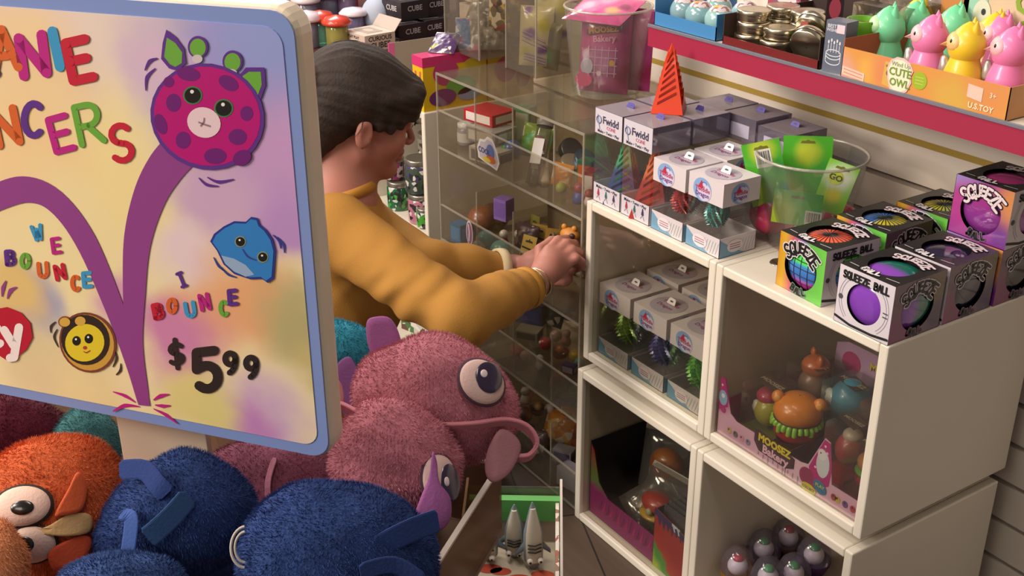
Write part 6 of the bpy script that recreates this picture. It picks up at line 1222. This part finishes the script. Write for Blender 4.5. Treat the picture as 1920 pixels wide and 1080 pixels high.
# yellow box with a hand print
t = thing('yellow_hand_box', 'yellow toy box with pink top and two finger hand print on the cube corner', 'toy box', (LX+.295, LY+.004, .7003)); w, d, h = .048, .17, .125; F, R, Tp, L = faces6(0, 0, 0, w, d, h)
m = MB(); m.bx(0, w, 0, d, 0, h, M('#d8b01c', .35, coat=.2)); m.bx(-.0006, w+.0006, -.0006, d+.0006, h-.022, h+.0006, M('#c8306c', .35, coat=.2)); m.build('carton', t); m = MB()
m.poly([(.014, .018), (.034, .018), (.036, .05), (.012, .05)], M('#b04a5c'), F, .0008); m.stroke([(.018, .05), (.014, .088)], .007, M('#c05a60'), F, .0008); m.stroke([(.030, .05), (.036, .090)], .007, M('#c05a60'), F, .0008); m.ell(.024, .018, .012, .008, M('#8c1c34'), F, .001)
m.ell(.06, .085, .034, .030, M('#b8346c'), R, .001); m.ell(.10, .05, .04, .022, M('#6aa83c'), R, .0012); m.ell(.05, .028, .036, .020, M('#6a2a6c'), R, .0014); m.ell(.13, .08, .03, .03, M('#c9b02c'), R, .0011); m.ell(.12, .028, .03, .016, M('#8a9ab8'), R, .0012); m.build('printed_hand', t)
t = thing('yellow_hand_box', 'second yellow toy box standing behind the first along the cube edge', 'toy box', (LX+.295, LY+.178, .7003)); m = MB(); m.bx(0, w, 0, .13, 0, .115, M('#c8a01c', .35, coat=.2)); m.ell(.05, .07, .03, .03, M('#a83a5c'), R, .0012); m.ell(.10, .05, .02, .03, M('#8a3a2c'), R, .0012); m.build('carton', t)
t = thing('grey_backed_carton', 'open display carton, plain grey inside with a pink and yellow edge, beside her head', 'display box', (LX+.064, LY+.078, .7003)); m = MB(); m.bx(0, .002, 0, .235, 0, .100, M('#8f857c', .6)); m.bx(0, .10, .233, .235, 0, .100, M('#8f857c', .6)); m.bx(0, .10, 0, .235, 0, .002, M('#7a7068', .6)); m.bx(-.0006, .0026, -.016, .0, .045, .100, M('#c0508c', .5)); m.bx(-.0006, .0026, -.016, .0, .0, .045, M('#c8a83a', .5)); m.build('carton', t)
for i, (px, py, c1, c2_, lab) in enumerate(((812, 108, '#4a2a5c', '#8c8a34', 'purple and green toy blister lying on top of the yellow box'), (838, 104, '#2f6ab0', '#c83a8c', 'blue and pink toy blister standing behind the purple one'), (850, 118, '#3a4a9c', '#d0c8d0', 'blue and white toy pack beside the clear bin'), (826, 98, '#8aa0b0', '#c85a5c', 'pale toy pack standing at the back of the yellow boxes'))):
    p = at(px, py, Z=.827); pouch('toy_pack', lab, TR(min(max(p.x, -.70), -.685), LY+.06+.075*i, .8275 if i < 2 else .8175) @ RZ(.7+i*.25) @ RX(math.pi/2-(1.1 if i == 0 else .35)), .062, .07, .014, speckle(c1, [c2_, '#c8ccd0', c1], 70), crimp='#c8c8d0', wrinkle=.003)
blob_toy('mint_bottle', 'mint green small bottle between her fringe and the yellow box', LX+.262, LY+.06, .7003, [('body', [((0, 0, .026), (.014, .014, .026), '#5aa8a0')]), ('cap', [((0, 0, .056), (.008, .008, .008), '#c8d0c8')])])

# ------------------------------------------------------------------ far counter beyond her head
t = thing('display_counter', 'dark display counter of jars and cartons beyond her head', 'counter', (-2.75, -.15, 0)); m = MB(); m.bx(0, 1.62, 0, 1.30, 0, .655, M('#4a3a30', .6)); m.build('carcass', t); m = MB(); m.bx(-.01, 1.63, -.01, 1.31, .655, .67, M('#5c3428', .5)); m.build('worktop', t)
CZ = .6703
p = at(693, 88, Z=CZ); t = thing('printed_cube_carton', 'white carton with black printed animals, beyond her head', 'box', (p.x, p.y, CZ), .12); w, d, h = .115, .105, .048; F, R, Tp, L_ = faces6(-w/2, -d/2, 0, w, d, h)
m = MB(); m.bx(-w/2, w/2, -d/2, d/2, 0, h, M('#cdb9aa', .5))
for k in range(3): m.ell(w*(.2+.3*k), h*.3, .009, .006, M('#2a2220'), F, .0006); m.ell(w*(.2+.3*k)+.008, h*.42, .0045, .0045, M('#2a2220'), F, .0006)
m.text('CURIOUS', d/2, h*.74, .019, M('#3a2e2c'), R, .0008, .02); m.text('CUBES', d/2, h*.32, .024, M('#3a2e2c'), R, .0008, .02); m.text('PLAY PLAY', w/2, h*.78, .012, M('#3a2e2c'), F, .0008, .02); m.prism([(.02, .025), (.09, .025), (.09, .08), (.02, .08)], .001, M('#a8988c'), Tp); m.ell(.055, .052, .02, .014, M('#c8b4a6'), Tp, .0014); m.build('carton', t)
m = MB(); m.bx(-w/2, w/2, -.001, .001, 0, .04, M('#b8a89c', .5)); o = m.build('lid', t); o.location = (0, d/2, h); o.rotation_euler = (-.7, 0, 0)
def slime(label, px, py, c1, lid, r=.034, h=.10):
    p = at(px, py, Z=CZ); t = thing('slime_jar', label, 'jar', (p.x, p.y, CZ)); m = MB(); m.lathe([(.001, 0), (r*.9, 0), (r*.95, .004), (r*.95, h*.7), (r*.8, h*.78)], clear(c1, .15, .08, .45, c1), 22); m.build('jar_body', t); m = MB(); m.lathe([(r*.8, h*.74), (r*1.25, h*.78), (r*1.32, h*.86), (r*.95, h*1.0), (.001, h*1.08)], M(lid, .35, coat=.4), 22); m.build('lid', t)
    m = MB(); m.sphere((0, 0, h*.35), (r*.7, r*.7, h*.25), M('#cfc8d4', .5), 14, 8); m.build('filling', t)
for (px, py, c1, lid, lab, r, h) in ((579, 88, '#a8a0c0', '#e0d0d6', 'white lidded jar nearest the sign edge', .034, .10), (604, 84, '#7fc0a8', '#cc402a', 'teal jar with a red lid, front row', .034, .095), (634, 90, '#b8b060', '#cc402a', 'yellow green jar with a red lid, front row', .034, .09), (577, 50, '#b0a8c0', '#e6d6da', 'white lidded jar at the back behind the sign corner', .036, .10), (665, 66, '#a8a0c8', '#e0d4dc', 'white lidded jar beside the printed white carton', .034, .08), (650, 36, '#b8a0c8', '#ceb0d8', 'lilac lidded jar farthest back', .036, .10), (615, 40, '#a8a8c0', '#d8b8dc', 'lilac lidded jar behind the red lidded ones', .036, .10)): slime(lab, px, py, c1, lid, r, h)
for i, (px, py, dz) in enumerate(((757, 74, .0), (797, 66, .0), (762, 66, .056), (802, 58, .056), (728, 84, 0))):
    p = at(px, py, Z=CZ); nm = ('lower left', 'lower right', 'upper left', 'upper right', 'nearest the printed carton')[i]; t = thing('black_toy_carton', 'black carton with white lettering on the far counter, %s' % nm, 'box', (p.x, p.y, CZ+dz), .12); w, d, h = (.10, .10, .055) if i < 4 else (.07, .07, .02); F, R, Tp, L_ = faces6(-w/2, -d/2, 0, w, d, h)
    m = MB(); m.bx(-w/2, w/2, -d/2, d/2, 0, h, M('#2a2226', .4, coat=.2)); m.text('CUBE', d/2, h*.6, .022 if i < 4 else .012, M('#b8b0b4'), R, .0008, .02); m.text('CUBE', w/2, h*.6, .022 if i < 4 else .012, M('#c8c0c0'), F, .0008, .02)
    for k in range(3): m.stroke([(w*.15+w*.25*k, d*.2), (w*.3+w*.25*k, d*.8)], .003, M('#a89a98'), Tp, .0005)
    m.build('carton', t)
for (px, py, rx, c, lab) in ((708, 62, .055, '#a8b0c0', 'pale grey squishy plush on the far counter above the printed carton'), (738, 40, .050, '#6c7488', 'slate grey squishy plush on the far counter'), (716, 70, .026, '#d8cfc8', 'small white squishy toy beside the printed carton')):
    p = at(px, py, Z=CZ); m = MB(); m.sphere((0, 0, 0), (rx, rx*.8, rx), M(c, .7), 20, 14); tag(m.build('squishy_toy', loc=(p.x, p.y, CZ+rx)), lab, 'toy')
for (px, py, w, d, h, c, lab) in ((570, 20, .16, .10, .13, '#7a1420', 'dark red carton behind the top corner of the sign'), (628, 10, .16, .10, .12, '#8c2430', 'crimson carton at the top edge over the jars'), (585, 128, .12, .08, .018, '#4a5a54', 'grey green flat carton low behind her hair'), (600, 160, .12, .08, .018, '#6a2c24', 'rust flat carton low behind her hair'), (800, 16, .26, .16, .13, '#2f1f48', 'large dark purple carton behind the black cartons'), (870, 30, .10, .10, .10, '#6a6068', 'grey carton at the counter end behind the silver bags')):
    p = at(px, py, Z=CZ); m = MB(); m.bx(-w/2, w/2, -d/2, d/2, 0, h, M(c, .45)); m.bx(-w*.38, w*.38, -d/2-.0006, -d/2, h*.25, h*.7, M('#8a7a80')); tag(m.build('flat_carton', loc=(min(p.x, -1.2), max(p.y, -.09), CZ)), lab, 'box')
for i in (3, 4):
    x = -1.28+.13*i; m = MB(); m.bx(-.05, .05, -.012, 0, -.09, .09, speckle(('#6a5a3c', '#5c3444')[i-3], ['#8a8a94', '#a89a5c'], 50)); tag(m.build('hanging_toy_pack', loc=(x, .3985, .93)), 'patterned toy pack hanging on the slatted wall, %s' % ('left one', 'right one')[i-3], 'toy pack')
for i, (px, py, c1, c2_, lab) in enumerate(((748, 640, '#b8b4a8', '#3a6a34', 'white and green picture pack in the lower cube, seen beside her sweater'), (778, 652, '#c4c0b8', '#2f5a9c', 'white and blue picture pack in the lower cube, nearest its open front'))):
    t = thing('picture_pack', lab, 'toy pack', (-.90 if i == 0 else -.765, .12, .0165), .3); m = MB(); m.bx(-.05, .05, -.02, .02, 0, .15, speckle(c1, [c2_, '#d0ccc4', '#5a3a24'], 60)); m.build('pack', t); m = MB(); m.bx(-.03, .03, -.0206, -.02, .05, .12, M(c2_, .4)); m.build('picture', t)
# ------------------------------------------------------------------ the person kneeling at the bins
PO = at(678, 221, d=2.17); HX = Vector((RV.x, RV.y, 0)).normalized(); HY = Vector((-HX.y, HX.x, 0))
PM = Matrix(((HX.x, HY.x, 0, PO.x), (HX.y, HY.y, 0, PO.y), (0, 0, 1, PO.z), (0, 0, 0, 1))); PMI = PM.inverted()
def L(px, py, d): return tuple(PMI @ at(px, py, d=d))
HM = TR(0, 0, .0) @ RZ(.36) @ RY(.24)          # head: turned a little away, nose down
def H(x, y, z): return tuple(HM @ Vector((x, y, z)))
HR = HM.to_3x3()
person = thing('person', 'person with dark pinned-up hair in a mustard sweater kneeling and reaching into the clear bins', 'person', mat=PM)
nb = L(640, 372, 2.20)      # base of the neck
shN, elN, wrN = L(628, 432, 2.09), L(868, 596, 1.97), L(1004, 532, 2.12)
shF, elF, wrF = L(668, 425, 2.36), L(805, 506, 2.21), L(962, 502, 2.29)
V = lambda p: Vector(p)
def mix(a, b, t): return tuple(V(a)*(1-t)+V(b)*t)
chest = mix(shN, shF, .5); chest = (chest[0]-.02, chest[1], chest[2]-.10); belly = (chest[0]-.05, chest[1]-.01, chest[2]-.20); hip = (chest[0]-.13, chest[1]-.02, -PO.z+.235)
F = Field((-.56, -.42, -.84), (.52, .36, .17), .0036)
# head
F.ell(H(-.012, 0, .035), (.094, .073, .082), HR, 0); F.ell(H(.030, 0, -.025), (.058, .056, .075), HR, .02)
F.cone(H(.0, -.042, -.055), H(.062, -.014, -.093), .021, .016, .02); F.cone(H(.0, .042, -.055), H(.062, .014, -.093), .021, .016, .02)
F.ell(H(.072, 0, -.092), (.016, .018, .016), HR, .012); F.ell(H(.076, 0, .026), (.016, .045, .013), HR, .012)
for s_ in (-1, 1):
    F.ell(H(.052, s_*.034, -.030), (.026, .023, .030), HR, .02); F.ell(H(.090, s_*.031, .008), (.013, .017, .010), HR, .008, 's')
    F.ell(H(.077, s_*.031, .008), (.0125, .0125, .0125), HR, .003); F.cone(H(.083, s_*.020, .016), H(.080, s_*.044, .014), .0035, .0035, .004)
    F.ell(H(-.012, s_*.076, -.012), (.017, .008, .029), HR, .008); F.ell(H(-.008, s_*.084, -.010), (.009, .006, .017), HR, .004, 's')
F.cone(H(.084, 0, .014), H(.106, 0, -.027), .0058, .0068, .009); F.ell(H(.097, 0, -.034), (.011, .0135, .0065), HR, .006)
F.ell(H(.0865, 0, -.053), (.0085, .019, .0065), HR, .006); F.ell(H(.0845, 0, -.066), (.0085, .017, .0075), HR, .006)
F.cone(H(-.035, 0, -.05), nb, .050, .056, .03)
# torso, arms, legs
F.ell(chest, (.115, .175, .15), None, .05); F.ell(belly, (.11, .15, .15), None, .06); F.ell(hip, (.13, .165, .13), None, .06); F.cone(nb, chest, .055, .09, .05)
for sh, el, wr in ((shN, elN, wrN), (shF, elF, wrF)):
    F.cone(chest, sh, .09, .052, .03); F.cone(sh, el, .048, .038, .02); F.cone(el, mix(el, wr, .4), .038, .036, .012); F.cone(mix(el, wr, .4), wr, .036, .024, .012)
for s_, hy in ((-1, -.09), (1, .09)):
    kn = (hip[0]+.36, hip[1]+hy*1.1, -PO.z+.075); an = (hip[0]-.02, hip[1]+hy*1.2, -PO.z+.055); F.cone((hip[0], hip[1]+hy, hip[2]-.02), kn, .085, .06, .03); F.cone(kn, an, .056, .04, .02); F.cone(an, (an[0]-.13, an[1], -PO.z+.03), .035, .024, .02)
def hand(w, kn, tips, thumb, pr=.021):
    for k in kn: F.cone(w, k, pr, .0115, .010)
    F.ell(mix(w, mix(kn[1], kn[2], .5), .6), (.028, .028, .028), None, .012)
    for k, ch in zip(kn, tips):
        a = k; r = .0098
        for b in ch: F.cone(a, b, r, r*.92, .0025); a = b; r *= .92
    a = mix(w, kn[0], .25); r = .0115
    for b in thumb: F.cone(a, b, r, r*.9, .004); a = b; r *= .92
hand(wrN, [L(1028, 470, 2.150), L(1042, 474, 2.150), L(1054, 482, 2.150), L(1064, 494, 2.148)],
     [[L(1046, 450, 2.165), L(1062, 448, 2.185), L(1070, 458, 2.195)], [L(1062, 456, 2.160), L(1077, 457, 2.178), L(1083, 468, 2.188)], [L(1073, 468, 2.155), L(1086, 473, 2.170), L(1090, 484, 2.180)], [L(1080, 484, 2.148), L(1090, 491, 2.160), L(1092, 501, 2.170)]],
     [L(1012, 468, 2.19), L(1034, 452, 2.205), L(1052, 450, 2.205)])
hand(wrF, [L(1020, 488, 2.24), L(1024, 500, 2.24), L(1026, 512, 2.24), L(1024, 524, 2.24)],
     [[L(1044, 482, 2.215), L(1060, 478, 2.205), L(1070, 470, 2.205)], [L(1050, 498, 2.215), L(1066, 494, 2.205), L(1076, 486, 2.20)], [L(1050, 514, 2.215), L(1066, 514, 2.21), L(1074, 506, 2.205)], [L(1046, 528, 2.22), L(1060, 530, 2.215), L(1068, 524, 2.21)]],
     [L(990, 482, 2.265), L(1012, 470, 2.25), L(1032, 464, 2.235)])
SKIN = M('#a96f60', .55, sss=.25, vary=.06, vscale=12)
mb = MB(); P, Q = soft(mb, F, SKIN, 1); body = mb.build('body', person)
# ears' hollow, eyes, lips colour
mb = MB()
for s_ in (-1, 1):
    mb.sphere((0, 0, 0), .0001, '#ffffff', 4, 3) if False else None
    mb.sphere(H(.0815, s_*.031, .008), (.0095, .0095, .0095), M('#d8ccc4', .3), 14, 10)
    mb.sphere(H(.0870, s_*.031, .006), (.0052, .0055, .0055), M('#2a1a12', .2), 12, 8)
mb.build('eyes', person)
mb = MB()
for s_ in (-1, 1):
    mb.tube([H(.091, s_*.020, .012), H(.096, s_*.030, .0145), H(.091, s_*.043, .010)], .0016, M('#1c1410'), 6); mb.tube([H(.087, s_*.018, .026), H(.088, s_*.032, .031), H(.078, s_*.048, .026)], .0028, M('#3a261c'), 6)
    for k in range(6): a = H(.093, s_*(.020+.0045*k), .0125); b = H(.103, s_*(.022+.0055*k), .016); mb.tube([a, b], [.0007, .0002], M('#1c1410'), 4)
mb.build('brows_and_lashes', person)
mb = MB(); mb.sphere(H(.0925, 0, -.0550), (.0030, .0150, .0030), M('#a05a54', .4), 16, 8); mb.sphere(H(.0905, 0, -.0645), (.0030, .013, .0038), M('#a05a54', .4), 16, 8); mb.build('lips', person)
# hair
G = Field((-.25, -.17, -.24), (.17, .17, .19), .0034)
G.ell(H(-.022, 0, .050), (.108, .086, .088), HR, 0); G.ell(H(-.075, 0, .0), (.052, .066, .07), HR, .03); G.ell(H(.045, 0, .066), (.058, .066, .046), HR, .02)
for yy in (-.05, -.035, -.02, 0, .02, .035, .05): G.cone(H(.092-abs(yy)*.3, yy, .070), H(.1-abs(yy)*.35, yy*1.1, .026), .018, .007, .016)
for s_ in (-1, 1): G.cone(H(.065, s_*.058, .055), H(.060, s_*.060, .008), .018, .007, .016); G.cone(H(.045, s_*.066, .055), H(.038, s_*.068, -.004), .016, .006, .016); G.cone(H(.02, s_*.070, .05), H(.016, s_*.072, .000), .016, .007, .016)
G.cone(H(-.085, 0, .0), H(-.092, 0, -.062), .052, .026, .03)
for s_ in (-1, 1): G.cone(H(-.065, s_*.035, -.01), H(-.088, s_*.03, -.075), .034, .014, .02)
G.ell(H(-.128, .0, .045), (.050, .050, .045), HR, .012); G.ell(H(-.118, -.02, .062), (.03, .03, .026), HR, .008)
for s_ in (-1, 1): G.ell(H(-.010, s_*.086, -.022), (.024, .018, .030), HR, .006, 's')
HRi = np.array(HR.transposed())
def strands(P):
    q = P@np.array(HR); a = np.arctan2(q[:, 1]*1.3, q[:, 2]-.03); r = np.linalg.norm(q, axis=1)
    return .6*np.sin(a*26+q[:, 0]*30+3*np.sin(q[:, 0]*22))+.4*np.sin(a*47+q[:, 0]*55)
G.noise(.0013, 1, 0, strands); G.noise(.005, 18, 4)
mb = MB(); HAIR = M('#291b12', .75, vary=.35, vscale=30, bump=.5, bscale=180); P, Q = soft(mb, G, HAIR, 1)
rg = random.Random(8)
for k in range(8):      # loose strands lying over the surface
    i = rg.randrange(len(P)); p = Vector(P[i]); q = HR.transposed() @ p
    if q.x > .07 and q.z < .04: continue
    pts = []
    for j in range(7):
        u = j/6; n_ = (p-Vector(H(-.02, 0, .03))).normalized(); pts.append(p+n_*.002); dr = HR @ Vector((-.5 if q.x < .04 else .9, 0, -.9)); dr = dr-n_*dr.dot(n_); p = p+dr.normalized()*.009+n_*.0003
    mb.tube(pts, [.0002]+[.0009]*5+[.0002], M('#2a1d15', .6), 4, caps=False)
for a, b in ((( -.09, -.03, -.085), (-.070, -.045, -.125)), ((-.085, -.02, -.09), (-.06, -.03, -.14)), ((-.02, -.076, .02), (-.03, -.080, -.02))):
    a = Vector(H(*a)); b = Vector(H(*b)); mb.tube([a, a.lerp(b, .5)+Vector((.006, -.004, 0)), b], [.001, .0008, .0003], M('#3a2a20', .4), 5)
mb.build('hair', person)
# sweater
S = Field((-.54, -.44, -.64), (.46, .38, -.02), .004)
S.ell(chest, (.135, .195, .165), None, 0); S.ell(belly, (.135, .175, .17), None, .06); S.ell((hip[0]+.02, hip[1], hip[2]+.06), (.145, .18, .12), None, .05)
S.cone((nb[0], nb[1], nb[2]-.02), chest, .070, .11, .05)
for sh, el, wr, e in ((shN, elN, wrN, .86), (shF, elF, wrF, .80)):
    S.cone(chest, sh, .105, .066, .03); S.cone(sh, el, .064, .054, .02); m1 = mix(el, wr, .45); S.cone(el, m1, .053, .048, .015); S.cone(m1, mix(el, wr, e), .048, .036, .015)
arm_ax = (V(elN)-V(shN)).normalized()
def folds(P):
    out = np.zeros(len(P)); pit = np.array(L(775, 590, 2.02))
    v = P-pit; r = np.linalg.norm(v, axis=1); ang = np.arctan2(v[:, 2], v[:, 0]+.25*v[:, 1]); w1 = np.exp(-(r/.105)**2)*np.clip(.4+1.6*np.array([noise.noise(Vector((p[0]*16+3, p[1]*16, p[2]*16))) for p in P])+.3, 0, 1.2)
    out += w1*np.sin(P[:, 0]*105-P[:, 2]*70+np.sin(P[:, 2]*26+P[:, 1]*15)*1.9)*1.0
    for c, wd in ((np.array(elN), .07), (np.array(mix(elF, wrF, .1)), .06)):
        q = P-c; r2 = np.linalg.norm(q, axis=1); out += .7*np.exp(-(r2/wd)**2)*np.sin((q@np.array(arm_ax))*95+q[:, 1]*25)
    q = P-np.array(wrN); ax = (V(wrN)-V(elN)).normalized(); t_ = q@np.array(ax); out += .5*np.exp(-((t_+.06)/.05)**2)*np.exp(-((np.linalg.norm(q, axis=1))/.16)**4)*np.sin(t_*170)
    n_ = np.array([noise.noise(Vector((p[0]*9, p[1]*14, p[2]*9))) for p in P]); return out*.9+n_*1.3
S.noise(.0052, 1, 0, folds)
mb = MB(); MUS = M('#a5752e', .88, sheen=.15, bump=.25, bscale=500, vary=.05, vscale=10); soft(mb, S, MUS, 2); sw = mb.build('sweater', person)
# ribbed collar and cuffs
def ring(name, c, ax, r, w, col, parent, th=.004, sq=1, n=36, label=None, tilt=None):
    ax = Vector(ax).normalized(); T = Matrix.Translation(c) @ ax.to_track_quat('Z', 'Y').to_matrix().to_4x4(); mb = MB()
    prof = [(r, -w/2), (r+th, -w/2), (r+th*1.2, 0), (r+th, w/2), (r, w/2), (r-.002, 0), (r, -w/2)]; mb.lathe(prof, M(col, .85, sheen=.1), n, T, sx=sq)
    o = mb.build(name, parent)
    if label: o['label'] = label
    return o
ring('collar', (nb[0]+.004, nb[1], nb[2]+.012), (V(H(-.035, 0, -.05))-V(nb))+Vector((-.035, 0, .02)), .061, .020, '#b07a28', sw)
ring('cuff', mix(elF, wrF, .84), V(wrF)-V(elF), .034, .018, '#d8c49a', sw, .005, label='cream turned-back cuff')
ring('cuff', mix(elN, wrN, .86), V(wrN)-V(elN), .034, .016, '#b07a28', sw, .005)
axN = V(wrN)-V(elN)
for k in range(5): ring('bracelet', mix(elN, wrN, .92+.035*k), axN+Vector((.02*((k % 3)-1), .03*((k % 2)-.5), .02)), .031-.0008*k, .002, '#000000', person, .0015)
for o in list(bpy.data.objects):
    if o.parent == person and o.name.startswith('bracelet'): o.data.materials[0] = M('#c9b68a', .25, metal=1); o['label'] = 'thin gold bangle'
# earring and trousers
# (trousers follow hips and legs)
Tm = Field((-.62, -.34, -.86), (.52, .34, -.42), .006)
Tm.ell(hip, (.145, .178, .14), None, 0)
for s_, hy in ((-1, -.09), (1, .09)):
    kn = (hip[0]+.36, hip[1]+hy*1.1, -PO.z+.082); an = (hip[0]+.02, hip[1]+hy*1.2, -PO.z+.060); Tm.cone((hip[0], hip[1]+hy, hip[2]-.02), kn, .095, .070, .03); Tm.cone(kn, an, .066, .050, .02)
mb = MB(); soft(mb, Tm, M('#1f2430', .85, bump=.2, bscale=400), 2); mb.build('trousers', person)
mb = MB()
for hy in (-.09, .09):
    an = (hip[0]-.02, hip[1]+hy*1.2, -PO.z+.045); mb.tube([(an[0]+.03, an[1], an[2]+.01), (an[0]-.05, an[1], an[2]), (an[0]-.15, an[1], -PO.z+.036)], [.040, .040, .032], M('#2a2422', .7), 14)
mb.build('shoes', person)
# the toy she is holding
p = at(1068, 440, d=2.20)
t = thing('orange_toy', 'small orange and brown toy pinched between her fingers', 'toy', (p.x, p.y, p.z-.014), .4); m = MB(); m.sphere((0, 0, .014), (.020, .014, .014), M('#b8782a', .5), 18, 12); m.build('body', t); m = MB(); m.sphere((.010, -.009, .016), (.007, .005, .006), M('#3a1c12', .5), 10, 8); m.sphere((-.012, 0, .028), (.006, .005, .006), M('#b8782a', .5), 10, 8); m.sphere((.010, 0, .028), (.006, .005, .006), M('#b8782a', .5), 10, 8); m.build('ears', t)
